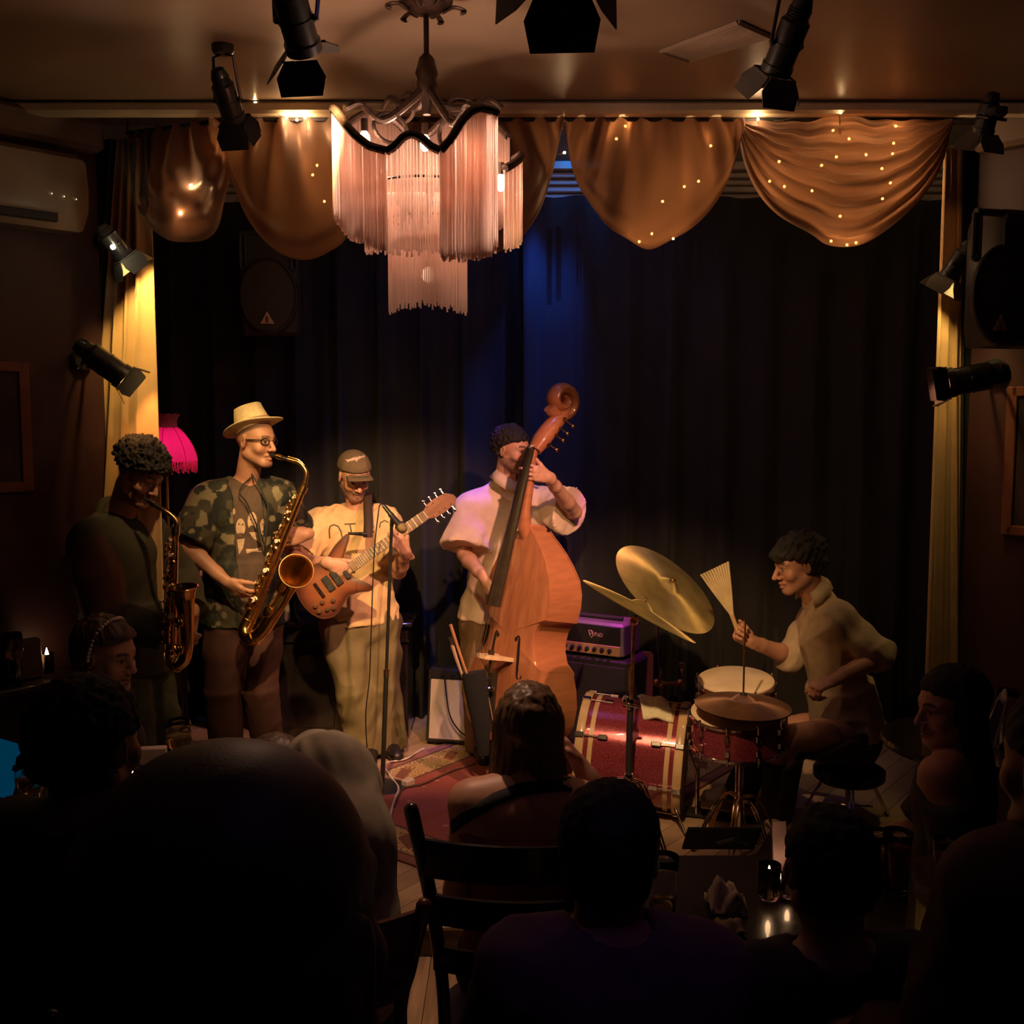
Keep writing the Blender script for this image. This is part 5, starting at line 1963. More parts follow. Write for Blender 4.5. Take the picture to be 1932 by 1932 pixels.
b.shell([(.0975 * s_, 0), (.0965 * s_, .026 * s_)], hq(0, -.002, .004), hu_, 40, tuple(hf_))
v = np.array(b.v)
w = (v - hq(0, -.002, .004)) @ r
v = v - np.outer(w * .155, r)
link_mesh('hat_band', v, b.f, mat('hat_band_brown', (.30, .20, .11), .7), ten.obj, True)
# spectacles
b = MB()
for x in (-1, 1):
    ring = [hp(x * (.034 + .023 * math.cos(t)), .094 - .010 * abs(math.cos(t) * .5 + .5) * (1), .006 + .016 * math.sin(t)) for t in np.linspace(0, 2 * math.pi, 18)[:-1]]
    b.tube(ring, .0028, 5, closed=True)
    b.tube([hp(x * .058, .088, .012), hp(x * .074, .05, .012), hp(x * .079, -.005, .010), hp(x * .078, -.02, -.006)], .0030, 5)
b.tube([hp(-.011, .096, .010), hp(0, .102, .012), hp(.011, .096, .010)], .0017, 5)
b.build('glasses', mat('black_spectacle_frame', (.015, .012, .012), .3), ten.obj)
b = MB()
b.tube(curve_pts([hp(-.03, -.02, -.15), P(452, 925, 5.09), P(466, 950, 5.09), P(490, 1005, 5.10), P(500, 1030, 5.10)], 6), .004, 6)
b.tube(curve_pts([hp(.02, .0, -.15), P(492, 925, 5.14), P(506, 960, 5.12), P(500, 1030, 5.10)], 6), .004, 6)
b.tube([P(486, 990, 5.10), P(492, 1020, 5.09)], .010, 8)
b.build('neck_strap', m_black, ten.obj)

# ---- alto player on the left, hands folded
J = dict(head=P(262, 897, 4.48), hf=(.82, -.36, -.44), hu=(.35, 0, .94), neck=P(224, 972, 4.55),
         shR=P(176, 1022, 4.42), shL=P(268, 1006, 4.68), elR=P(196, 1166, 4.30), wrR=P(318, 1196, 4.32),
         elL=P(340, 1092, 4.76), wrL=P(362, 1158, 4.54), hipR=P(218, 1245, 4.46), hipL=P(268, 1243, 4.60),
         knR=P(250, 1352, 4.36), knL=P(300, 1345, 4.52), anR=fl(258, 4.45), anL=fl(308, 4.6))
J['toR'] = toe(J['anR'], (.8, -.6, 0))
J['toL'] = toe(J['anL'], (.9, -.5, 0))
alt = Body(J, 1.05, 1.03)
alt.skin('person', SKIN_M, 'person in a dark olive jacket with hands folded under the small saxophone',
         hands=dict(L=dict(d=(-.22, -.12, -.95), n=(-.62, .76, 0), curl=(.35, .4, .45, .5), thumb=(.55, .3)),
                    R=dict(d=(.75, .1, -.5), n=(.35, .9, .0), curl=(.9, .9, .9, .9), thumb=(.3, .4))),
         paint=dict(beard=.55, brow=(.02, .014, .01)))
m_olive = mat('olive_jacket_cloth', (.060, .060, .028), .8, var=.2, vscale=9, bump=.2, bscale=200)
m_sleeve = mat('rust_sleeve_cloth', (.11, .042, .024), .8, var=.2, vscale=9)


def hood(F):
    F.cone(P(206, 962, 4.62), P(236, 992, 4.68), .042, .050, .05)
    F.cone(P(206, 962, 4.62), P(194, 1004, 4.52), .042, .050, .05)


def sleeves(v):
    col = np.tile(V3((.040, .035, .020)), (len(v), 1))
    a, e = alt.J['shR'], alt.J['elR']
    ab = e - a
    t = np.clip(((v - a) @ ab) / (ab @ ab), 0, 1)
    d = np.linalg.norm(v - a - t[:, None] * ab, axis=1)
    m = (d < .105) & (t > .02) & (t < .99) & ((v - a) @ alt.lat < .035)
    col[m] = (.085, .032, .018)
    return col


alt.shirt('jacket', mat('olive_jacket_dyed', (.06, .06, .03), .8, attr='Col', var=.2, vscale=9, bump=.2, bscale=200), sleeve=1.94, hem=.06, g=.036, loose=.025, neck=.074, amp=.010, seed=14, extra=hood, collar=True, neck_up=.04, scale=9, cols=sleeves)
alt.trousers('jeans', mat('dark_green_denim', (.055, .062, .03), .85, var=.2, vscale=20, bump=.2, bscale=500), g=.016, amp=.006, seed=15)
alt.shoes(m_shoe_dark)
hair_cap(alt, 'hair', m_hair_dark, top=.034, back=.010, front=.066, side=.062, amp=.011, seed=5, curly=True, vol=(1.0, 1.02, 1.06))

# ---- bassist
J = dict(head=P(966, 850, 5.78), hf=(.80, -.58, -.08), hu=(0, 0, 1), neck=P(950, 915, 5.85),
         shR=P(890, 958, 5.80), shL=P(1022, 950, 5.90), elR=P(876, 1046, 5.70), wrR=P(912, 1090, 5.47),
         elL=P(1084, 966, 5.74), wrL=P(1034, 900, 5.42), hipR=P(908, 1176, 5.80), hipL=P(970, 1176, 5.86),
         knR=P(904, 1300, 5.72), knL=P(976, 1300, 5.80), anR=fl(902, 5.78), anL=fl(984, 5.88))
J['toR'] = toe(J['anR'], (.2, -1, 0))
J['toL'] = toe(J['anL'], (.8, -1, 0))
bas = Body(J, 1.02, 1.02)
bas.skin('person', SKIN_L, 'person in a pale short-sleeved shirt plucking the double bass',
         hands=dict(R=dict(d=(.30, -.12, -.92), n=(.82, .5, .1), curl=(.35, .45, .5, .55), thumb=(.5, .3)),
                    L=dict(d=(-.80, -.50, .26), n=(-.50, .84, -.05), curl=(.55, .55, .58, .62), thumb=(.75, .2), spread=.12)),
         paint=dict(beard=.75, brow=(.04, .025, .018)))
m_shirt = mat('pale_cotton_shirt', (.80, .61, .45), .8, var=.05, vscale=15, bump=.2, bscale=400, sheen=.2)
bas.shirt('shirt', m_shirt, sleeve=.86, hem=-.02, g=.026, loose=.035, neck=.074, vneck=.085, amp=.013, seed=21, scale=10, collar=True, sl_loose=1.32, neck_up=.045)
bas.trousers('trousers', mat('brown_trouser_cloth', (.20, .12, .06), .85, var=.12, vscale=10), g=.022, seed=22)
bas.shoes(m_shoe_dark)
hair_cap(bas, 'hair', m_hair_dark, top=.020, back=-.045, front=.070, side=.066, amp=.0055, seed=7, curly=True)
c, r, f, u = bas.H
hp = lambda x, y, z: c + 1.02 * (x * r + y * f + z * u)
b = MB()
nk = V3(bas.J['neck'])
for sg in (-1, 1):
    A = [hp(sg * .052, -.055, -.105), hp(sg * .074, -.01, -.118), hp(sg * .062, .045, -.142), hp(sg * .030, .072, -.170)]
    Bq = [hp(sg * .075, -.085, -.150), hp(sg * .108, -.02, -.170), hp(sg * .100, .055, -.205), hp(sg * .058, .098, -.232)]
    b.sheet([A, [lerp(p, q, .5) + (unit(r) * sg * .006) for p, q in zip(A, Bq)], Bq], .003)
b.build('collar', m_shirt, bas.obj, True)

# ---- drummer
J = dict(head=P(1506, 1066, 4.78), hf=(-.96, -.15, -.22), hu=(-.22, 0, .97), neck=P(1543, 1132, 4.82),
         shR=P(1546, 1168, 4.96), shL=P(1578, 1172, 4.65), elL=P(1662, 1236, 4.60), wrL=P(1572, 1284, 4.50),
         elR=P(1494, 1240, 4.96), wrR=P(1416, 1209, 4.84), hipL=P(1614, 1388, 4.72), hipR=P(1594, 1382, 4.92),
         knL=P(1482, 1392, 4.44), knR=P(1452, 1374, 4.92), anL=P(1466, 1520, 4.62), anR=P(1392, 1486, 4.98),
         toL=P(1456, 1566, 4.50), toR=P(1340, 1508, 5.0))
J['toL'] = V3((J['toL'][0], J['toL'][1], STG + .03))
J['toR'] = V3((J['toR'][0], J['toR'][1], STG + .05))
drm = Body(J, 1.0, 1.06)
drm.skin('person', SKIN_M, 'person in a tan collared shirt seated at the drums holding up a fan brush',
         hands=dict(R=dict(d=(-.74, -.1, .52), n=(.25, -.9, .15), curl=(1.35, 1.35, 1.35, 1.3), thumb=(.25, .5)),
                    L=dict(d=(-.93, -.12, -.3), n=(.0, .25, -1), curl=(.9, .95, 1.0, 1.0), thumb=(.3, .4))),
         paint=dict(beard=.22, brow=(.02, .014, .01)), headkw=dict(nose=1.04))
m_tan = mat('tan_work_shirt', (.42, .32, .21), .85, var=.08, vscale=20, bump=.25, bscale=400)
drm.shirt('shirt', m_tan, sleeve=1.14, hem=-.02, g=.026, loose=.03, neck=.070, amp=.014, seed=31, scale=10, collar=True, neck_up=.045, sl_loose=1.15)
drm.trousers('trousers', mat('dark_olive_trouser', (.040, .030, .019), .85, var=.15, vscale=10), g=.02, seed=32, amp=.007)
drm.shoes(mat('white_trainer', (.66, .55, .46), .6, var=.08))
c, r, f, u = drm.H


def fringe(F, p):
    F.ell(p(0, .082, .062), (.055, .030, .026), .02, r, f, u)
    F.ell(p(0, -.10, .05), (.06, .03, .05), .02, r, f, u)


hair_cap(drm, 'hair', m_hair_dark, top=.024, back=-.055, front=.074, side=.058, amp=.011, seed=9, fine=60, extra=fringe)
hp = lambda x, y, z: c + 1.06 * (x * r + y * f + z * u)
b = MB()
for sg in (-1, 1):
    A = [hp(sg * .050, -.070, -.082), hp(sg * .070, -.02, -.108), hp(sg * .066, .0, -.118)]
    Bq = [hp(sg * .072, -.105, -.122), hp(sg * .100, -.03, -.160), hp(sg * .094, .008, -.166)]
    b.sheet([A, [lerp(p, q, .5) + r * sg * .006 for p, q in zip(A, Bq)], Bq], .003)
A = [hp(-.050, -.070, -.082), hp(0, -.092, -.070), hp(.050, -.070, -.082)]
Bq = [hp(-.072, -.105, -.122), hp(0, -.130, -.108), hp(.072, -.105, -.122)]
b.sheet([A, [lerp(p, q, .5) - f * .008 for p, q in zip(A, Bq)], Bq], .003)
b.build('collar', m_tan, drm.obj, True)

# ------------------------------------------------------------------ instruments
m_brass = mat('lacquered_brass', (.80, .50, .20), .20, 1.0, var=.15, vscale=30)
m_brass_dk = mat('worn_brass', (.55, .33, .14), .30, 1.0, var=.25, vscale=40)
m_chrome = mat('chrome', (.72, .70, .68), .10, 1.0, var=.05)
m_pearl = mat('pearl_touch', (.75, .68, .6), .25)
m_blkplastic = mat('black_plastic', (.015, .014, .014), .35)


def saxophone(name, A, B, path, rads, rim_n, neck, r0, r1, side, label, ncup, cup_r, seed, mouth):
    A, B, side = Vector(A), Vector(B), Vector(side).normalized()
    root = empty(name, B, label, 'saxophone')
    ax = (B - A).normalized()
    side = (side - ax * side.dot(ax)).normalized()
    oth = ax.cross(side)
    n = 14
    b = MB().tube([A + (B - A) * t for t in np.linspace(0, 1, n)], interp([r0, r1], n), 16)
    b.build('body_tube', m_brass, root)
    pts = curve_pts([B] + [Vector(p) for p in path], 7)
    rs = interp([r1] + rads, len(pts))
    rn = Vector(rim_n).normalized()
    for i in range(1, 5):          # the last stretch of the bell turns to its mouth
        pass
    b = MB().tube(pts, rs, 24, caps=False)
    b.build('bell', m_brass, root)
    R = rads[-1]
    x, y, _ = frame_of(pts[-1] - pts[-3])
    MB().tube([pts[-1] + x * (R * math.cos(t)) + y * (R * math.sin(t)) for t in np.linspace(0, 2 * math.pi, 37)[:-1]], .0034, 6, closed=True).build('bell_rim', m_brass, root)
    k = int(len(pts) * .30)
    for i in (2, k):
        d = (pts[i + 1] - pts[i - 1]).normalized()
        xx, yy, _ = frame_of(d)
        MB().tube([pts[i] + xx * (rs[i] * 1.04 * math.cos(t)) + yy * (rs[i] * 1.04 * math.sin(t)) for t in np.linspace(0, 2 * math.pi, 25)[:-1]], .004, 6, closed=True).build('bow_ring', m_brass, root)
    nk = curve_pts([Vector(p) for p in neck], 7)
    MB().tube(nk, interp([.0085, .010, .0125, r0 * .9], len(nk)), 12).build('neck_crook', m_brass_dk, root)
    MB().tube([A - ax * .018, A + ax * .016], r0 * 1.35, 14).build('neck_collar', m_brass, root)
    m0, d0 = nk[0], (nk[0] - nk[3]).normalized()
    mp = MB().tube([m0 - d0 * .012, m0 + d0 * .025, m0 + d0 * .065, m0 + d0 * .088], [.0125, .0135, .011, .005], 12, flat=.8).build('mouthpiece', m_blkplastic, root)
    MB().tube([m0 + d0 * .018, m0 + d0 * .046], [.0150, .0140], 14).build('ligature', m_brass, mp)
    # octave key along the crook
    MB().tube([p + Vector((0, -.004, .014)) for p in nk[3:-2:3]], .0025, 6).build('octave_key', m_brass, root)
    rr = random.Random(seed)
    L = (B - A).length
    for i in range(ncup):
        t = .08 + .86 * i / (ncup - 1)
        c = A + (B - A) * t
        r = r0 + (r1 - r0) * t
        sd = (side * math.cos(.5 * math.sin(i * 1.7)) + oth * math.sin(.5 * math.sin(i * 1.7))).normalized()
        q = cup_r * (.62 + .5 * t)
        b = MB().lathe([(q * .55, -.004), (q, -.002), (q, .003), (q * .8, .006), (q * .3, .0075)], c + sd * (r + .006), sd, 14)
        b.tube([c + sd * (r + .010), c + sd * (r + .010) + oth * (q + .012), c + oth * (r + .004) + sd * r * .5], .0022, 5)
        k_ = b.build('key_cup', m_brass, root)
        if i % 2 == 0:
            MB().lathe([(q * .62, 0), (q * .6, .003), (q * .2, .004)], c + sd * (r + .0135), sd, 12).build('pearl', m_pearl, k_)
    for s_, o_ in ((.75, .85), (.95, -.35), (.2, 1.1), (.55, -.95)):
        dv_ = (side * s_ + oth * o_).normalized()
        MB().tube([A + (B - A) * t + dv_ * (r0 + (r1 - r0) * t + .010) for t in (.04, .35, .65, .97)], .0027, 6).build('key_rod', m_brass, root)
        for t in (.06, .24, .42, .60, .78, .95):
            c = A + (B - A) * t
            r = r0 + (r1 - r0) * t
            MB().tube([c + dv_ * r, c + dv_ * (r + .013)], [.0045, .0035], 6).build('post', m_brass, root)
    # palm and side keys standing off the tube, and guarded low keys on the bell
    for i in range(5):
        t = .12 + .05 * i if i < 3 else .40 + .08 * (i - 3)
        c = A + (B - A) * t
        d2 = (oth * .8 + side * .6).normalized()
        MB().ball(c + d2 * (r0 + .022), (.014, .006, .009), 8, ax, d2, ax.cross(d2)).build('palm_key', m_brass, root)
    for i in (int(len(pts) * .50), int(len(pts) * .66)):
        d = (pts[i + 1] - pts[i - 1]).normalized()
        sd = (Vector((-.5, -.8, .2)) - d * Vector((-.5, -.8, .2)).dot(d)).normalized()
        c = pts[i] + sd * (rs[i] + .008)
        q = cup_r * 1.35
        b = MB().lathe([(q * .6, -.004), (q, -.002), (q, .004), (q * .3, .008)], c, sd, 16)
        b.build('low_key', m_brass, root)
        xx, yy, _ = frame_of(sd)
        MB().tube([c + sd * .016 + xx * (q * 1.1 * math.cos(t)) + yy * (q * 1.1 * math.sin(t)) for t in np.linspace(-1.9, 1.9, 12)], .0022, 5).build('key_guard', m_brass, root)
    for i in range(3):
        c = B - ax * (.03 + .022 * i) + side * (r1 + .014) - oth * .012
        MB().tube([c - oth * .012, c + oth * .012], .0065, 8).build('roller_key', m_brass, root)
    return root


saxophone('tenor_saxophone', P(571, 924, 5.09), P(474, 1162, 4.97),
          [P(462, 1190, 4.95), P(474, 1205, 4.92), P(494, 1192, 4.90), P(516, 1158, 4.90), P(537, 1120, 4.92), P(549, 1096, 4.925), P(556, 1082, 4.885), P(559, 1077, 4.845)],
          [.034, .035, .034, .034, .036, .044, .060, .080], (.4, -.88, .3),
          [P(538, 865, 5.11), P(552, 869, 5.10), P(567, 875, 5.095), P(578, 893, 5.09), P(572, 921, 5.09)],
          .0165, .030, (-.75, -.65, .1), 'brass saxophone with a wide bell played by the person in the straw hat', 16, .020, 3, 0)
saxophone('alto_saxophone', P(331, 1003, 4.36), P(322, 1222, 4.25),
          [P(322, 1242, 4.24), P(332, 1254, 4.22), P(347, 1242, 4.20), P(352, 1205, 4.19), P(351, 1160, 4.185), P(348, 1128, 4.185), P(346, 1108, 4.18)],
          [.027, .028, .028, .028, .031, .042, .057], (.3, -.3, .9),
          [P(300, 957, 4.385), P(313, 965, 4.375), P(326, 975, 4.37), P(334, 988, 4.365), P(331, 1000, 4.36)],
          .0135, .025, (-.35, -.93, 0), 'narrow brass saxophone hanging on the person in the olive jacket', 14, .017, 5, 0)


# ---- electric guitar
def closed_curve(pts, n=5):
    p = [Vector((x, y, 0)) for x, y in pts]
    out = []
    N = len(p)
    for i in range(N):
        a, b_, c_, d = p[i - 1], p[i], p[(i + 1) % N], p[(i + 2) % N]
        for k in range(n):
            t = k / n
            q = 0.5 * ((2 * b_) + (c_ - a) * t + (2 * a - 5 * b_ + 4 * c_ - d) * t * t + (3 * b_ - a - 3 * c_ + d) * t ** 3)
            out.append((q.x, q.y))
    return out


gc = P(622, 1101, 5.41)
gN = Vector((.10, -.97, .22)).normalized()
gU = Vector((.648, 0, .477))
gU = (gU - gN * gU.dot(gN)).normalized()
gV = gN.cross(gU)
gp = lambda u, v, h=0: gc + gU * u + gV * v + gN * h
guitar = empty('electric_guitar', gc, 'sunburst electric guitar with two horns slung on the person in the cap', 'guitar')
gout = closed_curve([(-.175, 0), (-.168, -.07), (-.135, -.13), (-.075, -.155), (-.01, -.132), (.04, -.112), (.09, -.125), (.145, -.155), (.172, -.148), (.155, -.105), (.125, -.055), (.12, -.03),
                     (.12, .03), (.13, .06), (.175, .10), (.225, .140), (.215, .160), (.14, .148), (.06, .118), (0, .125), (-.06, .150), (-.125, .132), (-.163, .07)], 4)
m_burst = mat('sunburst_lacquer', (.24, .085, .035), .2, var=.15, vscale=6, coat=1.0, stretch=(1, 1, 4), attr='Col')
m_edge = mat('sunburst_dark_edge', (.14, .045, .022), .18, coat=1.0)
b = MB().prism(gout, .044, gp(0, 0, -.022), gU, gV, .004)
b.build('body', m_edge, guitar)
inner = [(x * .965, y * .955) for x, y in gout]
n = len(inner)
b = MB()
vs = [gp(0, 0, .0265)] + [gp(x * k, y * k, .0265 - .0045 * k ** 3) for k in (.35, .7, 1) for x, y in inner]
b.add(vs, [(0, 1 + i, 1 + (i + 1) % n) for i in range(n)] + [(1 + k * n + i, 1 + (k + 1) * n + i, 1 + (k + 1) * n + (i + 1) % n, 1 + k * n + (i + 1) % n) for k in range(2) for i in range(n)])
link_mesh('carved_top', b.v, b.f, m_burst, guitar, True, cols=np.array([(.30, .115, .045)] + [c_ for c_ in ((.28, .105, .04), (.20, .065, .028), (.055, .018, .012)) for _ in range(n)]))
m_fb = mat('rosewood_board', (.30, .19, .11), .5, var=.2, vscale=20)
m_maple = mat('maple_neck', (.58, .40, .22), .35)
b = MB()
b.box(gp(.36, 0, .018), (.50, .046, .022), gU, gV, gN, .006)
b.build('neck', m_maple, guitar)
fb = MB().box(gp(.372, 0, .034), (.476, .054, .008), gU, gV, gN, .002).build('fingerboard', m_fb, guitar)
fr = [.61 - .627 * (1 - 2 ** (-k / 12)) for k in range(1, 22)]
m_fret = mat('fret_wire', (.85, .78, .62), .25, 1.0)
for u in fr:
    MB().box(gp(u, 0, .0385), (.0028, .054, .003), gU, gV, gN).build('fret', m_fret, fb)
MB().box(gp(.612, 0, .039), (.005, .048, .008), gU, gV, gN, .001).build('nut', m_pearl, guitar)
m_headst = mat('headstock_veneer', (.34, .15, .07), .25, coat=.8)
hs_ = MB().prism([(.612, -.024), (.65, -.043), (.71, -.046), (.775, -.040), (.80, -.022), (.797, .004), (.765, .036), (.70, .046), (.65, .042), (.612, .024)], .016, gp(0, 0, .012), gU, gV, .002).build('headstock', m_headst, guitar)
for s in (-1, 1):
    for k in range(4):
        u = .645 + .037 * k
        c = gp(u, s * .030, .028)
        b = MB().lathe([(.0055, 0), (.0045, .004), (.0028, .010)], c, gN, 8)
        b.tube([gp(u, s * .040, .018), gp(u, s * .060, .018)], .003, 6)
        b.ball(gp(u, s * .067, .018), (.009, .010, .005), 8, gU, gV, gN)
        b.build('tuner', m_chrome, hs_)
MB().box(gp(.098, 0, .031), (.022, .084, .012), gU, gV, gN, .003).build('pickup', m_blkplastic, guitar)
MB().box(gp(-.005, 0, .031), (.036, .084, .014), gU, gV, gN, .003).build('pickup', m_blkplastic, guitar)
MB().box(gp(.045, 0, .031), (.036, .084, .014), gU, gV, gN, .003).build('pickup', m_blkplastic, guitar)
b = MB().box(gp(-.062, 0, .033), (.016, .088, .014), gU, gV, gN, .003)
b.build('bridge', m_chrome, guitar)
for u, v in ((-.035, -.085), (-.085, -.060), (-.085, -.105), (-.125, -.055), (-.125, -.090), (-.055, -.118)):
    MB().lathe([(.0125, 0), (.0115, .010), (.0105, .014), (.004, .0145)], gp(u, v, .026), gN, 14).build('knob', mat('dark_amber_knob', (.09, .045, .02), .3), guitar)
for i in range(6):
    v = -.021 + .0084 * i
    MB().tube([gp(-.062, v * 1.25, .042), gp(.61, v, .0445), gp(.645 + .03 * (i % 4), v * 1.2, .036)], .0006, 4).build('string', m_fret, guitar)
rows = []
MB().tube([gp(.215, .148, 0), gp(.232, .155, .012), P(692, 1008, 5.50)], [.006, .007, .012], 8).build('strap_end', m_blkplastic, guitar)
sp = curve_pts([P(694, 1014, 5.50), P(695, 985, 5.56), P(694, 958, 5.63), P(694, 938, 5.72), P(697, 930, 5.82), P(702, 948, 5.93)], 6)
b = MB().sheet([[p + Vector((-.024, 0, 0)), p + Vector((0, -.004, 0)), p + Vector((.024, .004, 0))] for p in sp], .003)
b.build('strap', mat('dark_brown_strap', (.05, .028, .02), .7), guitar, True)
gc_ = [gp(-.12, -.14, -.01), gp(-.15, -.22, .0), gp(-.20, -.30, .02), P(560, 1180, 5.5), P(585, 1175, 5.9)]
tag(MB().tube(curve_pts([P(569, 1120, 5.42), P(556, 1140, 5.45), P(562, 1165, 5.5), P(580, 1176, 5.62), P(600, 1172, 5.9)], 6), .0025, 5).build('guitar_cable', m_blkplastic, None), 'thin dark cable looping down from the electric guitar', 'cable')

# ---- double bass
bf = P(960, 1234, 5.29)
nutp = P(1014, 838, 5.44)
bA = (nutp - bf).normalized()
bN = Vector((-.80, -.58, .10))
bN = (bN - bA * bN.dot(bA)).normalized()
bS = bA.cross(bN) * -1
if bS.x < 0: bS = -bS
bp = lambda a, s, h=0: bf + bA * a + bS * s + bN * h
m_spruce = mat('amber_spruce', (.42, .165, .075), .30, var=.14, vscale=5, stretch=(6, 6, .6), coat=.6)
m_ribs = mat('flamed_maple', (.40, .155, .07), .28, var=.10, vscale=9, stretch=(.8, .8, 7), coat=.6)
m_ebony = mat('ebony', (.040, .030, .020), .30, var=.2, vscale=14, stretch=(5, 5, .5))
bass = empty('double_bass', bp(-.62, 0), 'tall amber double bass leaning on the person in the pale shirt', 'double bass')
prof = [(-.445, .05), (-.44, .12), (-.42, .20), (-.37, .285), (-.29, .332), (-.20, .338), (-.12, .315), (-.06, .285), (-.040, .283), (-.030, .255), (.0, .222), (.05, .195), (.10, .188), (.15, .196), (.19, .222), (.205, .255), (.225, .258),
        (.28, .268), (.35, .262), (.42, .240), (.49, .200), (.55, .150), (.60, .095), (.63, .060), (.648, .042)]
outl = [(a, w) for a, w in prof] + [(a, -w) for a, w in reversed(prof)]
n = len(outl)
RIB = .205


def depth_at(a):
    return RIB if a < .40 else RIB - .075 * ((a - .40) / .25) ** 1.0


def plate(sign, mtl, name, arch=.022, over=1.012):
    b = MB()
    rings = []
    for k in (0.0, .25, .5, .7, .85, .94, 1.0):
        for a, w in outl:
            ca = .10
            aa, ww = ca + (a - ca) * k * over, w * k * over
            h = arch * (1 - k ** 2.6)
            base = 0 if sign > 0 else -depth_at(aa)
            rings.append(bp(aa, ww, base + sign * (h + .004)))
    K = 7
    fs = []
    for k in range(K - 1):
        for i in range(n):
            j = (i + 1) % n
            q = (k * n + i, (k + 1) * n + i, (k + 1) * n + j, k * n + j)
            fs.append(q if sign > 0 else q[::-1])
    b.add(rings, fs)
    edge = [bp(.10 + (a - .10) * over, w * over, (0 if sign > 0 else -depth_at(a)) - sign * .006) for a, w in outl]
    o = len(b.v)
    b.v += [tuple(p) for p in edge]
    for i in range(n):
        j = (i + 1) % n
        q = ((K - 1) * n + i, o + i, o + j, (K - 1) * n + j)
        b.f.append(q if sign > 0 else q[::-1])
    return b.build(name, mtl, bass)


plate(1, m_spruce, 'top_plate')
plate(-1, m_ribs, 'back_plate')
b = MB()
b.grid([[bp(a, w, .002) for a, w in outl], [bp(a, w, -depth_at(a)) for a, w in outl]], True)
b.build('ribs', m_ribs, bass)
# sound holes: dark sheets laid on the top, standing for the shade inside
for s in (1, -1):
    ff = curve_pts([(.095, .085), (.082, .098), (.068, .090), (.055, .094), (.0, .112), (-.050, .130), (-.066, .132), (-.082, .124), (-.078, .110)] if False else
                   [Vector((.088, .078, 0)), Vector((.103, .090, 0)), Vector((.094, .104, 0)), Vector((.060, .106, 0)), Vector((0, .112, 0)), Vector((-.062, .118, 0)), Vector((-.096, .122, 0)), Vector((-.108, .138, 0)), Vector((-.092, .150, 0))], 6)
    wd = interp([.002, .004, .006, .0095, .0105, .0095, .006, .004, .002], len(ff))
    b = MB()
    A, Bq = [], []
    for i, p in enumerate(ff):
        t = (ff[min(i + 1, len(ff) - 1)] - ff[max(i - 1, 0)]).normalized()
        nn = Vector((-t.y, t.x, 0))

        def surf(q):
            k = max(abs(q.y) / .235, abs(q.x - .1) / .54)
            return bp(q.x, s * q.y, .0062 + .022 * (1 - min(1, k) ** 2.6))
        A.append(surf(p + nn * wd[i]))
        Bq.append(surf(p - nn * wd[i]))
    b.grid([A, Bq])
    for q, r_ in ((Vector((.088, .080, 0)), .011), (Vector((-.092, .146, 0)), .014)):
        c_ = surf(q)
        b.lathe([(r_, -.001), (r_, .001)], c_, bN, 14)
    b.build('sound_hole', mat('sound_hole_dark', (.008, .005, .004), .9), bass, False)
# bridge, tailpiece, neck, fingerboard
b = MB()
o2 = [(-.082, 0), (-.050, 0), (-.045, .018), (-.020, .032), (.020, .032), (.045, .018), (.050, 0), (.082, 0), (.078, .022), (.058, .040), (.060, .075), (.052, .105), (.056, .128), (.040, .146), (0, .156), (-.040, .146), (-.056, .128), (-.052, .105), (-.060, .075), (-.058, .040), (-.078, .022)]
b.prism(o2, .020, bp(-.010, 0, .026), bS, bN, 0)
m_bridge = mat('pale_maple', (.72, .52, .30), .45)
b.build('bridge', m_bridge, bass, False)
for s in (1, -1):
    MB().lathe([(.016, -.0125), (.016, .0125)], bp(0, s * .0, .026 + .085), bA, 14).build('bridge_eye', m_ebony, bass) if s > 0 else None
b = MB()
b.sheet([[bp(a, w * x_, h + .016 * (1 - x_ * x_)) for x_ in (-1, -.5, 0, .5, 1)] for a, w, h in ((-.10, .040, .085), (-.20, .034, .075), (-.30, .026, .060), (-.40, .020, .045))], .010)
b.build('tailpiece', m_ebony, bass)
b = MB().tube([bp(a, 0, h) for a, h in ((.60, -.03), (.66, .012), (.74, .018), (.90, .016), (1.0, .018), (1.06, .016))], [.040, .036, .026, .024, .022, .021], 14)
b.build('neck', m_ribs, bass)
MB().box(bp(.628, 0, -.055), (.11, .085, .10), bN, bS, bA, .012).build('neck_heel', m_ribs, bass)
b = MB()
b.sheet([[bp(a, w * x_, h + w * .35 * (1 - x_ * x_)) for x_ in (-1, -.6, -.2, .2, .6, 1)] for a, w, h in zip(np.linspace(.235, 1.06, 9), np.linspace(.046, .022, 9), np.linspace(.128, .030, 9))], .020)
b.build('fingerboard', m_ebony, bass)
MB().box(bp(1.064, 0, .040), (.012, .046, .016), bA, bS, bN, .002).build('nut', m_ebony, bass)
pb = curve_pts([bp(a, 0, h) for a, h in ((1.055, .012), (1.11, -.020), (1.17, -.058), (1.225, -.098), (1.27, -.135), (1.315, -.160))], 5)
b = MB().tube(pb, interp([.034, .046, .046, .042, .036, .030], len(pb)), 12, flat=1.0)
v = np.array(b.v)
cc = (v - np.array(bf)) @ np.array(bS)
v = v - np.outer(cc * -.25, np.array(bS))
link_mesh('pegbox', v, b.f, m_ribs, bass, 'angle')
sp_ = []
for i in range(34):
    t = i / 33
    ang = -2.5 + t * 3.3 * math.pi
    r_ = .078 * (1 - t) ** .8 + .014
    sp_.append(bp(1.345 + r_ * math.cos(ang + 1.57) * .95 * -1, 0, -.118 + r_ * math.sin(ang + 1.57) * -1))
b = MB().tube(sp_, interp([.032, .034, .032, .028, .022, .014], 34), 10)
v = np.array(b.v)
cc = (v - np.array(bf)) @ np.array(bS)
tt = np.repeat(np.linspace(0, 1, 34), 10)
v = v + np.outer(cc * (.1 + 1.0 * tt), np.array(bS))
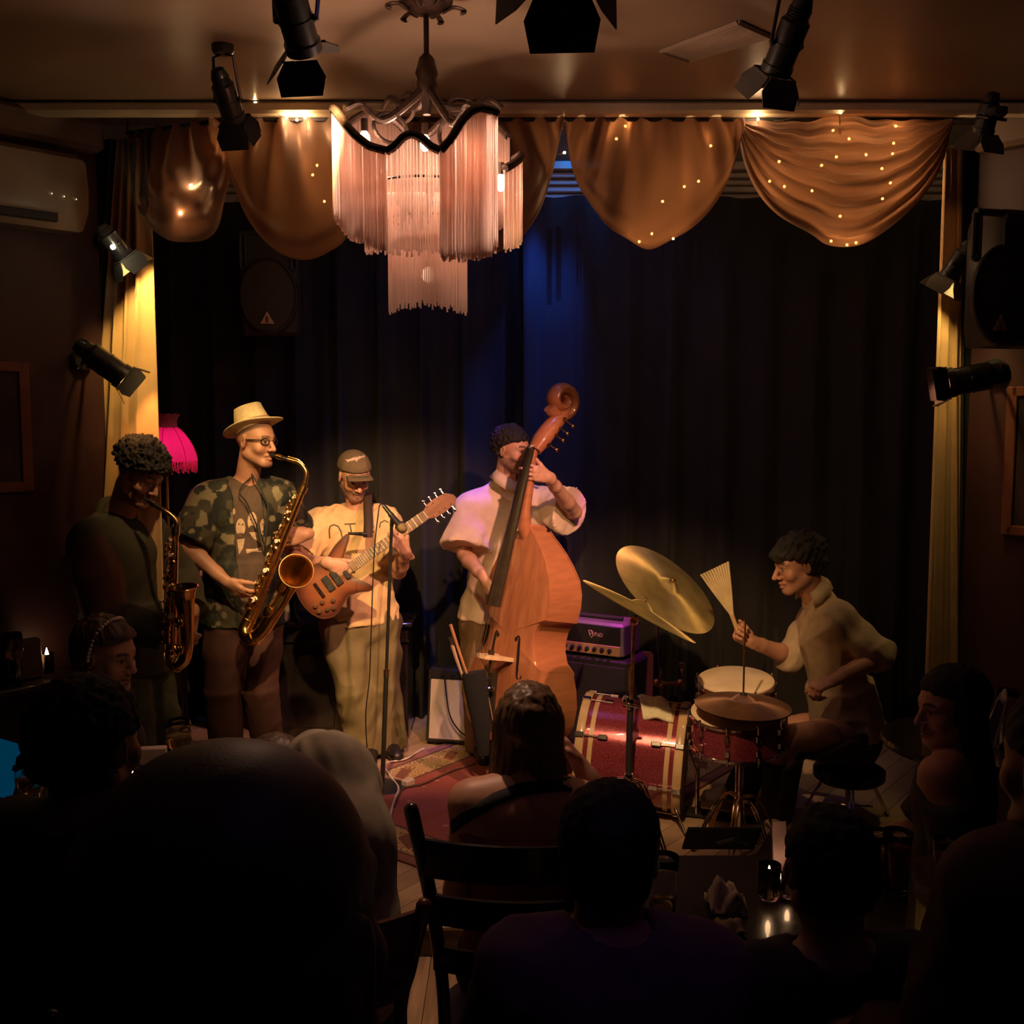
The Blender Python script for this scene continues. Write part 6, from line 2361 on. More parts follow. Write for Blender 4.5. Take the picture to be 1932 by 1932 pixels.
link_mesh('scroll', v, b.f, m_ribs, bass, 'angle')
m_plate = mat('brass_tuner_plate', (.85, .62, .22), .35, 1.0)
for a, h in ((1.125, -.035), (1.205, -.088)):
    MB().box(bp(a, .040, h), (.062, .004, .044), (bA - bN * .62).normalized(), bS, (bN + bA * .62).normalized(), .0015).build('tuner_plate', m_plate, bass)
for a, h, s in ((1.10, -.030, 1), (1.155, -.062, 1), (1.195, -.085, 1), (1.24, -.115, 1), (1.13, -.05, -1), (1.20, -.10, -1)):
    c = bp(a, s * .044, h)
    b = MB().lathe([(.013, 0), (.013, .006), (.005, .008)], c, bS * s, 14)
    b.tube([c + bS * s * .006, c + bS * s * .010 - bN * .055 - bA * .02], .004, 6)
    e = c + bS * s * .010 - bN * .066 - bA * .024
    b.ball(e, (.014, .004, .012), 10, bN, bS, bA)
    b.build('tuner', m_brass_dk, bass)
m_string = mat('bass_string', (.45, .40, .34), .35, 1.0)
for i in range(4):
    s = -1.5 + i
    MB().tube([bp(-.10, s * .014, .098), bp(0, s * .028, .186 - abs(s) * .004), bp(1.062, s * .0095, .050), bp(1.15, s * .008, -.02)], .0016, 5).build('string', m_string, bass)
MB().tube([bp(-.44, 0, -.10), bp(-.60, 0, -.10), (bp(-.62, 0, -.10).x, bp(-.62, 0, -.10).y, STG + .002)], .006, 8).build('endpin', m_chrome, bass)
# bow in its quiver beside the tailpiece
qx = lambda px, py: P(px, py, 5.16)
qv = empty('bow_quiver', qx(900, 1420), 'dark tapered bow quiver hanging on the double bass', 'quiver')
b = MB().tube([qx(893, 1268), qx(900, 1310), qx(908, 1370), qx(912, 1425)], [.062, .060, .045, .030], 14, flat=.5, hint=(0, 1, 0))
b.build('sleeve', m_blackcloth, qv)
MB().tube([qx(872, 1272), qx(888, 1280), qx(905, 1284), qx(926, 1280)], .008, 8).build('quiver_collar', m_blackcloth, qv)
for x0, x1 in ((917, 905), (920, 930)):
    MB().tube([qx(x0, 1306), qx(x1, 1360)], .003, 5).build('cord', mat('tan_cord', (.30, .2, .12), .7), qv)
MB().box(qx(920, 1299), (.068, .03, .022), bev=.006).build('buckle', m_chrome, qv)
bow = empty('bass_bow', qx(887, 1275), 'wooden bass bow standing in the dark quiver', 'bow')
MB().tube([qx(850, 1178), qx(862, 1216), qx(874, 1252), qx(888, 1290)], [.008, .0075, .007, .006], 8).build('bow_stick', mat('pernambuco', (.50, .25, .13), .35), bow)
MB().tube([qx(853, 1216), qx(862, 1245), qx(876, 1285)], [.010, .009, .006], 6).build('bow_hair', mat('bow_hair_cream', (.55, .38, .26), .6), bow)
MB().box(qx(852, 1210), (.020, .016, .045), Z=(qx(850, 1178) - qx(862, 1216)).normalized(), bev=.003).build('frog', m_ebony, bow)
MB().tube([qx(849, 1200), qx(851, 1204)], .008, 8).build('frog_ring', m_chrome, bow)

# ------------------------------------------------------------------ drum kit
m_sparkle = mat('maroon_sparkle_wrap', (.30, .05, .075), .18, .35, var=.55, vscale=260, coat=1.0, bump=.10, bscale=420)
m_hoopwood = mat('natural_hoop', (.62, .42, .24), .3, coat=.5)
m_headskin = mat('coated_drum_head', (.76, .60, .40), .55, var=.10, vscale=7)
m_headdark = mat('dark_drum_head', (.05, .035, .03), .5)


def drum(name, c, ax, r, h, label, hoop_m, hoop_h, lugs, head_m, bottom_m, claws=False):
    c, ax = Vector(c), Vector(ax).normalized()
    root = empty(name, c - ax * h / 2, label, 'drum')
    x, y, _ = frame_of(ax)
    MB().shell([(r, -h / 2), (r, -h / 4), (r, 0), (r, h / 4), (r, h / 2)], c, ax, 48).build('shell', m_sparkle, root)
    for s, m in ((1, head_m), (-1, bottom_m)):
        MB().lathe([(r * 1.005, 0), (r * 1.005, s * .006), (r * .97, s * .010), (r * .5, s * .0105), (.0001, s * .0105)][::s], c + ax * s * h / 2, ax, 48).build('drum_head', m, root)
        R = r + (.012 if claws else .008)
        z = s * (h / 2 + (.002 if claws else -.006))
        MB().shell([(R - .010, z - hoop_h / 2), (R, z - hoop_h / 2), (R + .004, z - hoop_h * .3), (R + .004, z + hoop_h * .3), (R, z + hoop_h / 2), (R - .010, z + hoop_h / 2), (R - .010, z - hoop_h / 2)], c, ax, 48).build('hoop', hoop_m, root)
        if claws:   # the second, inlaid stripe of the wooden hoop
            z2 = s * (h / 2 - .050)
            MB().shell([(r + .001, z2 - .011), (r + .0035, z2 - .011), (r + .0035, z2 + .011), (r + .001, z2 + .011)], c, ax, 48).build('hoop_stripe', hoop_m, root)
    for k in range(lugs):
        a = 2 * math.pi * (k + .35) / lugs
        d = x * math.cos(a) + y * math.sin(a)
        for s in (1, -1):
            lc = c + d * (r + .009) + ax * s * (h / 2 - (.105 if claws else .045))
            b = MB().box(lc, (.022, .020, .048 if claws else .034), d.cross(ax), d, ax, .005)
            lug = b.build('lug', m_chrome, root)
            rb = MB().tube([lc + ax * s * .02 + d * .004, c + d * (r + .014) + ax * s * (h / 2 + .012)], .0032, 6)
            if claws:
                rb.box(c + d * (r + .016) + ax * s * (h / 2 + .004), (.026, .018, .042), d.cross(ax), d, ax, .004)
            else:
                rb.ball(c + d * (r + .012) + ax * s * (h / 2 + .010), .006, 8)
            rb.build('tension_rod', m_chrome, lug)
    return root, x, y


kax = Vector((.965, -.235, -.055)).normalized()
kc = P(1195, 1430, 4.98)
kc.z = STG + .285
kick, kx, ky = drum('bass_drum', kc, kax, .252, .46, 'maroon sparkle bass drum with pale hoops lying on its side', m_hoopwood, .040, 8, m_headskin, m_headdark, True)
MB().lathe([(.004, 0), (.030, .006), (.034, .026), (.024, .046), (.012, .052)], kc + Vector((-.035, -.05, .247)), (0, -.15, 1), 18).build('tom_mount', m_chrome, kick)
for s, d in ((1, -1), (-1, -1)):
    e = kc + kax * (s * .17) + Vector((0, -.19, -.17))
    g = kc + kax * (s * .21) + Vector((0, -.30, 0))
    g.z = STG + .004
    MB().tube([e, g], [.008, .006], 8).build('spur', m_chrome, kick)
    MB().ball((g.x, g.y, STG + .010), .010, 8).build('rubber_foot', m_blkplastic, kick)
# folded towel on the bass drum
tc = kc + kax * .085 + Vector((0, -.045, .268))
rows = []
for i in range(12):
    v = i / 11
    row = []
    for j in range(12):
        u = j / 11
        ang = (v - .35) * 1.0
        rr_ = .262 + .006 * math.sin(9 * u + 4 * v)
        base = kc + kax * (.025 + .14 * u)
        row.append(base + Vector((0, -math.sin(ang) * rr_, math.cos(ang) * rr_ + .010 + .012 * math.sin(math.pi * u))))
    rows.append(row)
tag(MB().sheet(rows, .016).build('towel', mat('pale_terry_towel', (.85, .80, .55), .95, var=.1, vscale=60, bump=.6, bscale=500, sheen=.4), None, True), 'pale folded towel draped over the bass drum', 'towel')

snare_c = P(1391, 1374, 4.50)
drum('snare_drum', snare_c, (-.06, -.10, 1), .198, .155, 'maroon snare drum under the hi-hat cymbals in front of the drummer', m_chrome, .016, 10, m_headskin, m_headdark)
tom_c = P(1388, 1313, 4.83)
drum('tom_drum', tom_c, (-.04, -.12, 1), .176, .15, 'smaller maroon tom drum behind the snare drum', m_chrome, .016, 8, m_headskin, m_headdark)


def cyl_path(pts, r, n=8):
    return MB().tube(pts, r, n)


def tripod(root, top, zf, spread, m, n=3, a0=.4, dbl=True):
    top = Vector(top)
    for k in range(n):
        a = a0 + 2 * math.pi * k / n
        d = Vector((math.cos(a), math.sin(a), 0))
        f_ = Vector((top.x, top.y, zf + .012)) + d * spread
        mid = top + (f_ - top) * .35 + Vector((0, 0, .07)) + d * .02
        pts = curve_pts([top + d * .012, mid, f_], 5)
        b = MB()
        t_ = d.cross(Vector((0, 0, 1))) * .009
        for s in ((-1, 1) if dbl else (0,)):
            b.tube([p + t_ * s for p in pts], .005, 6)
        low = Vector((top.x, top.y, zf + .08))
        b.tube([low, low + (f_ - low) * .62 + Vector((0, 0, .02))], .004, 6)
        leg = b.build('leg', m, root)
        MB().ball(f_, .012, 8).build('rubber_foot', m_blkplastic, leg)


# snare stand
ss = empty('snare_stand', Vector((snare_c.x, snare_c.y, STG)), 'chrome stand holding up the maroon snare drum', 'stand')
lowc = snare_c + Vector((.008, .008, -.10))
MB().tube([lowc - Vector((0, 0, .01)), (lowc.x, lowc.y, STG + .10)], .011, 8).build('pole', m_chrome, ss)
for k in range(3):
    a = 1.9 + 2.094 * k
    d = Vector((math.cos(a), math.sin(a), 0))
    MB().tube(curve_pts([lowc, lowc + d * .16 - Vector((0, 0, .0)), lowc + d * .196 + Vector((0, 0, .022))], 5), .006, 6).build('basket_arm', m_chrome, ss)
tripod(ss, (lowc.x, lowc.y, STG + .22), STG, .20, m_chrome, 3, 1.2)


def cymbal(name, c, nrm, r, label, m, parent=None, z0=0.0, bell=.055, bow=.028, cup=1):
    prof = [(.006, bow + .022), (.018, bow + .021), (bell * .7, bow + .012), (bell, bow - .002)]
    for k in range(1, 15):
        t = k / 14
        q = bell + (r - bell) * t
        prof.append((q, (bow - .004) * (1 - t ** 1.6)))
    up = prof
    dn = [(q, z - .0022) for q, z in reversed(prof)]
    b = MB().shell(up[::-1] + [dn[-1]] + [], (0, 0, 0), (0, 0, 1), 72)
    b.shell(dn[::-1], (0, 0, 0), (0, 0, 1), 72)
    o = link_mesh(name, b.v, b.f, m, None, True, origin=(0, 0, 0))
    o.location = c
    o.rotation_euler = Vector(nrm).to_track_quat('Z', 'Y').to_euler()
    if label: tag(o, label, 'cymbal')
    return o


def cymbal_mat(name, col, rough, groove=.25):
    m = mat(name, col, rough, .8, var=.18, vscale=9)
    nt = m.node_tree
    b = nt.nodes['Principled BSDF']
    tg = nt.nodes.new('ShaderNodeTangent')
    tg.direction_type = 'RADIAL'
    tg.axis = 'Z'
    nt.links.new(tg.outputs[0], b.inputs['Tangent'])
    b.inputs['Anisotropic'].default_value = .85
    b.inputs['Anisotropic Rotation'].default_value = 0.0
    tc_ = nt.nodes.new('ShaderNodeTexCoord')
    ln = nt.nodes.new('ShaderNodeVectorMath')
    ln.operation = 'LENGTH'
    nt.links.new(tc_.outputs['Object'], ln.inputs[0])
    wv = nt.nodes.new('ShaderNodeMath')
    wv.operation = 'SINE'
    ml = nt.nodes.new('ShaderNodeMath')
    ml.operation = 'MULTIPLY'
    ml.inputs[1].default_value = 900
    nt.links.new(ln.outputs['Value'], ml.inputs[0])
    nt.links.new(ml.outputs[0], wv.inputs[0])
    vo = nt.nodes.new('ShaderNodeTexVoronoi')
    vo.inputs['Scale'].default_value = 42
    ad = nt.nodes.new('ShaderNodeMath')
    ad.operation = 'ADD'
    nt.links.new(wv.outputs[0], ad.inputs[0])
    nt.links.new(vo.outputs[0], ad.inputs[1])
    bp_ = nt.nodes.new('ShaderNodeBump')
    bp_.inputs['Strength'].default_value = groove
    bp_.inputs['Distance'].default_value = .0006
    nt.links.new(ad.outputs[0], bp_.inputs['Height'])
    nt.links.new(bp_.outputs[0], b.inputs['Normal'])
    return m


m_cym = cymbal_mat('hammered_bronze', (.90, .68, .28), .46)
m_cym_dk = cymbal_mat('dull_bronze', (.36, .20, .13), .48, .2)
# ride cymbal and its stand
def facing(c, rx, uy, f_):
    """a disc normal given across, up and towards the viewer's side"""
    w_ = (Vector(c) - CAMP).normalized()
    r_ = w_.cross(Vector((0, 0, 1))).normalized()
    return (r_ * rx + r_.cross(w_) * uy - w_ * f_).normalized()


ride_c = P(1256, 1110, 5.02)
ride_n = facing(ride_c, .57, .69, .44)
cymbal('ride_cymbal', ride_c, ride_n, .289, 'large gold ride cymbal tilted to show its whole face', m_cym)
rs_ = empty('ride_stand', Vector((P(1240, 1300, 5.36).x, 5.36, STG)), 'thin chrome stand with a side clamp holding the ride cymbal', 'stand')
pt = ride_c + ride_n * .058
b = MB().tube([ride_c - ride_n * .05, pt], .005, 8)
b.build('cymbal_rod', m_chrome, rs_)
MB().lathe([(.020, 0), (.020, .010), (.008, .014)], ride_c - ride_n * .012, ride_n, 14).build('felt', m_blkplastic, rs_)
b = MB().box(pt, (.034, .006, .012), bev=.002)
b.ball(pt, .008, 8)
b.build('wing_nut', m_brass_dk, rs_)
lo_ = ride_c - ride_n * .05
top_ = P(1240, 1200, 5.30)
MB().tube([lo_, top_, P(1245, 1260, 5.33)], .006, 8).build('upper_tube', m_chrome, rs_)
MB().tube([P(1245, 1250, 5.33), P(1249, 1322, 5.36), (P(1249, 1322, 5.36).x, 5.36, STG + .05)], .009, 8).build('lower_tube', m_chrome, rs_)
b = MB().tube([P(1240, 1288, 5.32), P(1262, 1290, 5.30), P(1290, 1288, 5.28)], .012, 8)
b.ball(P(1240, 1288, 5.32), .024, 10)
b.ball(P(1284, 1288, 5.28), .022, 10)
b.build('boom_clamp', m_brass_dk, rs_)
MB().tube([P(1287, 1250, 5.28), P(1285, 1290, 5.28), P(1282, 1335, 5.28)], .008, 8).build('side_tube', m_chrome, rs_)
MB().lathe([(.008, 0), (.016, .010), (.018, .030), (.010, .036)], P(1287, 1262, 5.28), (0, 0, 1), 10).build('memory_lock', m_brass_dk, rs_)
MB().tube([P(1246, 1296, 5.30), P(1252, 1322, 5.30)], [.006, .003], 6).build('wing_screw', m_chrome, rs_)
tripod(rs_, (P(1249, 1322, 5.36).x, 5.36, STG + .30), STG, .13, m_chrome, 3, .9)
# crash cymbal, seen almost edge on, and its stand in front of the bass drum
cr_c = P(1206, 1153, 4.60)
cr_n = facing(cr_c, .47, .88, .055)
cymbal('crash_cymbal', cr_c, cr_n, .283, 'gold crash cymbal seen nearly edge on beside the double bass', m_cym)
cs = empty('crash_stand', Vector((P(1186, 1480, 4.60).x, 4.60, STG)), 'tall dark cymbal stand with chrome tripod in front of the bass drum', 'stand')
MB().tube([cr_c - cr_n * .04, cr_c + cr_n * .068], .005, 8).build('cymbal_rod', m_chrome, cs)
b = MB().box(cr_c + cr_n * .060, (.006, .026, .012), bev=.002)
b.ball(cr_c + cr_n * .054, .008, 8)
b.build('wing_nut', m_brass_dk, cs)
MB().tube([cr_c - cr_n * .03, P(1197, 1172, 4.60)], .010, 8).build('tilter', m_brass_dk, cs)
MB().ball(P(1196, 1172, 4.60), .022, 10).build('tilter_joint', m_brass_dk, cs)
MB().tube([P(1196, 1172, 4.60), P(1191, 1330, 4.60)], .0085, 8).build('upper_tube', m_brass_dk, cs)
pole_x = P(1187, 1400, 4.60).x
MB().tube([P(1190, 1325, 4.60), P(1187, 1400, 4.60), (pole_x, 4.60, STG + .12)], .0145, 10).build('lower_tube', m_black, cs)
b = MB().lathe([(.020, -.02), (.022, 0), (.020, .03)], P(1190, 1330, 4.60), (0, 0, 1), 12)
b.tube([P(1178, 1328, 4.58), P(1205, 1334, 4.58)], .007, 8)
b.build('height_clamp', m_chrome, cs)
tripod(cs, (pole_x, 4.60, STG + .29), STG, .23, m_chrome, 3, -.9)
MB().lathe([(.020, -.02), (.024, 0), (.020, .02)], (pole_x, 4.60, STG + .29), (0, 0, 1), 12).build('tripod_collar', m_chrome, cs)
# hi-hat
hh_n = Vector((.03, -.03, 1)).normalized()
hh_c = P(1402, 1331, 4.42)
cymbal('hi_hat_cymbal', hh_c, hh_n, .205, 'dull brown upper hi-hat cymbal lying flat over the snare drum', m_cym_dk)
ob = cymbal('hi_hat_cymbal', hh_c - hh_n * .006, -hh_n, .205, 'lower hi-hat cymbal facing down under its twin', m_cym_dk)
hs2 = empty('hi_hat_stand', Vector((hh_c.x, hh_c.y, STG)), 'hi-hat stand with a long thin rod rising through its cymbals', 'stand')
MB().tube([hh_c - Vector((0, 0, .05)), hh_c + Vector((.001, 0, .375))], .0042, 8).build('pull_rod', m_brass_dk, hs2)
MB().lathe([(.020, .026), (.022, .034), (.018, .050), (.008, .056)], hh_c, hh_n, 14).build('clutch', m_blkplastic, hs2)
MB().tube([hh_c - Vector((0, 0, .04)), hh_c - Vector((.003, 0, .30))], .008, 8).build('upper_tube', m_chrome, hs2)
MB().tube([hh_c - Vector((.002, 0, .27)), (hh_c.x - .004, hh_c.y, STG + .03)], .011, 8).build('lower_tube', m_chrome, hs2)
tripod(hs2, (hh_c.x - .004, hh_c.y, STG + .27), STG, .20, m_brass_dk, 3, 2.2)
b = MB().box((hh_c.x + .10, hh_c.y - .16, STG + .035), (.09, .24, .012), (.8, .5, 0), (-.5, .8, 0), (0, 0, 1), .004)
b.build('foot_board', m_blkplastic, hs2)
# bass drum pedal
pd = empty('bass_drum_pedal', kc + kax * .36 - Vector((0, 0, kc.z - STG)), 'bass drum pedal with a felt beater at the drum head', 'pedal')
pb_ = kc + kax * .40
MB().box((pb_.x + .06, pb_.y - .03, STG + .05), (.27, .085, .010), kax, (0.235, .965, 0), (-.28, 0, 1), .003).build('foot_board', mat('tan_pedal_board', (.50, .28, .14), .4, .3), pd)
MB().box((pb_.x + .03, pb_.y - .02, STG + .009), (.36, .10, .014), kax, (0.235, .965, 0), (0, 0, 1), .003).build('base_plate', m_blkplastic, pd)
for s in (-1, 1):
    q = kc + kax * .31 + Vector((.012 * s, .05 * s, 0))
    MB().tube([(q.x, q.y, STG + .02), (q.x, q.y, STG + .22)], .008, 8).build('upright', m_chrome, pd)
q = kc + kax * .31
MB().tube([(q.x, q.y, STG + .20), (q.x - .05, q.y, STG + .34)], .005, 6).build('beater_shaft', m_chrome, pd)
MB().lathe([(.006, -.02), (.022, -.012), (.024, .012), (.006, .02)], (q.x - .053, q.y, STG + .345), kax, 14).build('beater', m_pearl, pd)
# drum throne
dt = empty('drum_throne', Vector((P(1604, 1390, 4.82).x, 4.82, STG)), 'round black drum throne under the seated drummer', 'stool')
zt_ = min(drm.J['hipL'][2], drm.J['hipR'][2]) - .125
MB().lathe([(.15, 0), (.165, .015), (.165, .05), (.14, .065), (.02, .07)], (dt.location.x, 4.82, zt_ - .07), (0, 0, 1), 28).build('seat', m_blkplastic, dt)
MB().tube([(dt.location.x, 4.82, zt_ - .07), (dt.location.x, 4.82, STG + .08)], .014, 10).build('pole', m_chrome, dt)
tripod(dt, (dt.location.x, 4.82, STG + .22), STG, .22, m_chrome, 3, .3)
# fan brush in his raised hand
fb_root = empty('fan_brush', P(1387, 1180, 4.80), 'fan-shaped bundle-rod brush spread open in the drummer\'s raised hand', 'brush')
h0, h1 = P(1396, 1203, 4.81), P(1380, 1158, 4.80)
MB().tube([h0, h1], [.010, .011], 10).build('handle', m_hoopwood, fb_root)
m_rod = mat('pale_brush_rod', (.62, .50, .30), .6)
for k in range(11):
    t = k / 10
    e = P(1323 + 50 * t, 1084 - 24 * t, 4.80 - .03 * abs(t - .5))
    s0 = h1.lerp(h0, .1) + Vector((.010 * (t - .5), 0, 0))
    MB().tube([s0, s0.lerp(e, .5) + Vector((.004 * (t - .5), 0, 0)), e], [.0024, .0046, .0062], 6).build('rod', m_rod, fb_root)

# ------------------------------------------------------------------ the audience
def seated(head, f, lean=0.0, over=None, hf=None, drop=.68, back=.05):
    head = V3(head)
    f = unit(V3((f[0], f[1], 0)))
    u = V3((0, 0, 1))
    l = np.cross(u, f)
    nk = head - u * .155 - f * .035
    J = dict(head=head, hf=f if hf is None else hf, hu=u, neck=nk,
             shL=nk - u * .045 + l * .165, shR=nk - u * .045 - l * .165)
    hip = head - u * drop - f * (back + lean)
    J['hipL'], J['hipR'] = hip + l * .085, hip - l * .085
    for q, s in (('L', 1), ('R', -1)):
        J['el' + q] = J['sh' + q] - u * .27 + f * .05 + l * s * .055
        J['wr' + q] = J['el' + q] + f * .21 - l * s * .07 - u * .04
        J['kn' + q] = J['hip' + q] + f * .41 + l * s * .03 - u * .01
        J['an' + q] = V3((*(J['kn' + q] + f * .03)[:2], .085))
        J['to' + q] = J['an' + q] + f * .15 - u * .055
    J.update({k: V3(v) for k, v in (over or {}).items()})
    return J


LAP = lambda f: dict(L=dict(d=(f[0], f[1], -.25), n=(0, 0, -1), curl=(.4, .45, .5, .5)), R=dict(d=(f[0], f[1], -.25), n=(0, 0, -1), curl=(.4, .45, .5, .5)))
m_chair = mat('black_chair_lacquer', (.016, .013, .012), .25, coat=.4)


def make_chair(seat_c, f, label, m=m_chair, backh=.46, wide=1.0):
    """cafe chair: round seat, bent back posts, curved top rail and slats"""
    seat_c = Vector(seat_c)
    f = Vector((f[0], f[1], 0)).normalized()
    l = Vector((0, 0, 1)).cross(f)
    u = Vector((0, 0, 1))
    root = empty('cafe_chair', (seat_c.x, seat_c.y, 0), label, 'chair', 'audience chairs')
    MB().lathe([(.02, -.035), (.19, -.035), (.205, -.02), (.205, 0), (.19, .012), (.02, .006)], seat_c, u, 28).build('seat', m, root)
    tops = []
    for s in (-1, 1):
        p0 = seat_c + l * s * .165 - f * .15
        top = seat_c + l * s * .195 * wide - f * .27 + u * backh
        MB().tube(curve_pts([Vector((p0.x, p0.y, 0)) + (l * s * .035 - f * .10), p0 - u * .02, p0 + u * backh * .5 - f * .045 + l * s * .015, top], 6), interp([.014, .017, .018, .019, .020], 19), 10).build('back_post', m, root)
        MB().ball(top, .0205, 10).build('post_cap', m, root)
        q = seat_c + l * s * .145 + f * .13
        MB().tube([Vector((q.x, q.y, 0)) + l * s * .04 + f * .03, q - u * .02], [.013, .017], 10).build('leg', m, root)
        tops.append(top)
    for t, h in ((.80, .050), (.58, .040), (.36, .035)):
        a = [seat_c + l * (x * (.165 + .03 * t) * (1 + (wide - 1) * t)) - f * (.15 + .12 * t + .035 * (1 - x * x)) + u * backh * t for x in np.linspace(-1, 1, 9)]
        MB().sheet([[p - u * h for p in a], [p + u * h for p in a]], .014).build('slat' if t < .7 else 'top_rail', m, root)
    ring = [seat_c - u * .24 + (l * math.cos(t) * .17 + f * math.sin(t) * .15) for t in np.linspace(0, 6.2832, 21)[:-1]]
    MB().tube(ring, .007, 6, closed=True).build('foot_ring', m, root)
    return root


def sit(B, label, f):
    h = (B.J['hipL'] + B.J['hipR']) / 2
    return make_chair((h[0], h[1], h[2] - .125), f, label)


def long_hair(B, name, m, length, width=.085, seed=3, side=None, amp=.0045):
    def ex(F, p):
        s = B.hs
        for x in (-1, -.35, .35, 1):
            F.cone(p(x * .055, -.055 + .02 * abs(x), .02), p(x * width, -.085 + .015 * abs(x), -length), .038 * s, .030 * s, .03)
        for x in (-1, 1):
            F.cone(p(x * .072, -.005, .03), p(x * (width + .012), -.025, -length * .8), .022 * s, .026 * s, .03)
    c, r, f, u = B.H
    p = lambda x, y, z: c + B.hs * (x * r + y * f + z * u)
    F = Field(c - V3((.3, .3, length + .12)), c + V3((.3, .3, .25)), .006)
    F.ell(p(0, -.020, .040), (.090, .110, .098), .02, r, f, u)
    F.box(p(0, .135, -.06), (.2, .09, .125), .02, r, unit(f + u * .25), unit(u - f * .25), op='sub')
    ex(F, p)
    v, q = F.mesh()
    v = strands(relax(v, q, 1), q, amp, seed, unit(u + r * .1), 70, .08)
    return link_mesh(name, v, q, m, B.obj, True)


m_dkcloth = mat('dark_audience_cloth', (.030, .024, .024), .85, var=.2, vscale=12, bump=.2, bscale=300)
m_jeans = mat('dark_jeans', (.03, .03, .04), .85, var=.2, vscale=14)

# A: woman with the pearl headband
fA = (.95, .10)
ja = seated(P(202, 1238, 3.45), fA, hf=(.93, -.30, -.12))
A_ = Body(ja, .86, .96)
A_.skin('person', SKIN_M, 'person wearing a pearl headband, smiling in profile at the left tables', LAP(fA), paint=dict(brow=(.04, .025, .02)), headkw=dict(jaw=.92, smile=1.2), fine=.0055, coarse=.015)
A_.shirt('jumper', m_dkcloth, sleeve=1.9, hem=.02, g=.02, h=.011, neck=.068, amp=.007, seed=41)
A_.trousers('trousers', m_jeans, h=.012, seed=42)
hair_cap(A_, 'hair', mat('hair_chestnut', (.07, .035, .022), .45, var=.35, vscale=50), top=.022, back=-.085, front=.060, side=.082, vol=(1.02, 1.05, 1), amp=.005, seed=43, fine=70)
c, r, f, u = A_.H
b = MB()
band = []
for k in range(30):
    a = -1.55 + 3.1 * k / 29
    band.append(V3(c) + .96 * (r * (.100 * math.sin(a)) + f * (.032 - .03 * abs(math.sin(a))) + u * (.036 + .105 * math.cos(a) - .03 * abs(math.sin(a)) ** 3)))
for p in band: b.ball(p, .0068, 8)
tag(b.build('pearl_headband', mat('pearls', (.80, .66, .58), .25, coat=.5), A_.obj, True), kind='stuff')
MB().ball(V3(c) + .96 * (-r * .085 - f * .002 - u * .042) if r[1] > 0 else V3(c) + .96 * (r * .085 - f * .002 - u * .042), .007, 8).build('earring', mat('pearls', (.8, .7, .6), .25), A_.obj)
sit(A_, 'black cafe chair under the person with the pearl headband', fA)

# B: dark rounded head at the left
fB = (.35, .93)
jb = seated(P(168, 1408, 2.02), fB)
B_ = Body(jb, 1.0, 1.05)
B_.skin('person', SKIN_D, 'person with short black hair seen from behind in front of the headband wearer', LAP(fB), fine=.009, coarse=.016)
B_.shirt('jumper', m_dkcloth, sleeve=1.9, hem=.04, h=.012, seed=45, collar=True)
B_.trousers('trousers', m_jeans, h=.014, seed=46)
hair_cap(B_, 'hair', m_hair_dark, top=.018, back=-.075, seed=47, h=.006, curly=True, amp=.005)
sit(B_, 'black cafe chair under the short-haired person at the left', fB)

# C: the large bald head nearest the camera
fC = (.30, .95)
hC = P(443, 1795, .62)
jc = seated(hC, fC, drop=.82, over={})
u_ = V3((0, 0, 1))
for q, s in (('L', 1), ('R', -1)):
    jc['kn' + q] = jc['hip' + q] - u_ * .46 + V3((fC[0], fC[1], 0)) * .03
    jc['an' + q] = V3((*jc['kn' + q][:2], .09))
    jc['to' + q] = jc['an' + q] + V3((fC[0], fC[1], 0)) * .15 - u_ * .055
    jc['wr' + q] = jc['el' + q] - u_ * .2 + V3((fC[0], fC[1], 0)) * .12
C_ = Body(jc, 1.08, 1.10)
C_.skin('person', (.20, .11, .075), 'person with a large shaven head standing nearest the camera', dict(L=dict(d=(.1, .3, -.95), n=(.5, 0, 0.1)), R=dict(d=(.1, .3, -.95), n=(-.5, 0, .1))), paint=dict(scalp=(.05, .03, .025)), fine=.008, coarse=.016)
C_.shirt('jacket', m_dkcloth, sleeve=1.92, hem=.08, g=.028, h=.012, seed=49, collar=True, neck_up=.05)
C_.trousers('trousers', m_jeans, h=.014, seed=50)
C_.shoes(m_shoe_dark, .012)

# D: hunched back in a pale shirt
fD = (-.35, .94)
pD = P(630, 1790, 2.55)
jd = seated(P(520, 1475, 2.98), fD, hf=(-.3, .75, -.6))
jd.update(neck=V3(P(575, 1440, 2.86)), shR=V3(P(650, 1480, 2.72)), shL=V3(P(500, 1478, 2.92)))
jd['hipR'], jd['hipL'] = V3(P(655, 1800, 2.58)), V3(P(545, 1800, 2.66))
for q, s in (('L', 1), ('R', -1)):
    jd['el' + q] = jd['sh' + q] + V3((fD[0] * .18, fD[1] * .18, -.24))
    jd['wr' + q] = jd['el' + q] + V3((fD[0] * .2 + .05 * s * -1, fD[1] * .2, -.10))
    jd['kn' + q] = jd['hip' + q] + V3((fD[0] * .42, fD[1] * .42, -.02))
    jd['an' + q] = V3((*jd['kn' + q][:2], .085))
    jd['to' + q] = jd['an' + q] + V3((fD[0] * .15, fD[1] * .15, -.055))
D_ = Body(jd, 1.10, 1.0)
D_.skin('person', SKIN_M, 'person in a pale grey shirt hunched forward with the back to the camera', LAP(fD), fine=.009, coarse=.016)
back = lambda F: F.chain([P(648, 1760, 2.52), P(634, 1590, 2.56), P(616, 1468, 2.66), P(594, 1434, 2.76)], [.145, .138, .110, .080], .05)
D_.shirt('shirt', mat('pale_grey_shirt', (.34, .285, .215), .85, var=.06, vscale=20, bump=.25, bscale=500), sleeve=.95, hem=.03, g=.022, h=.008, seed=52, neck=.07, extra=back, amp=.006, collar=True)
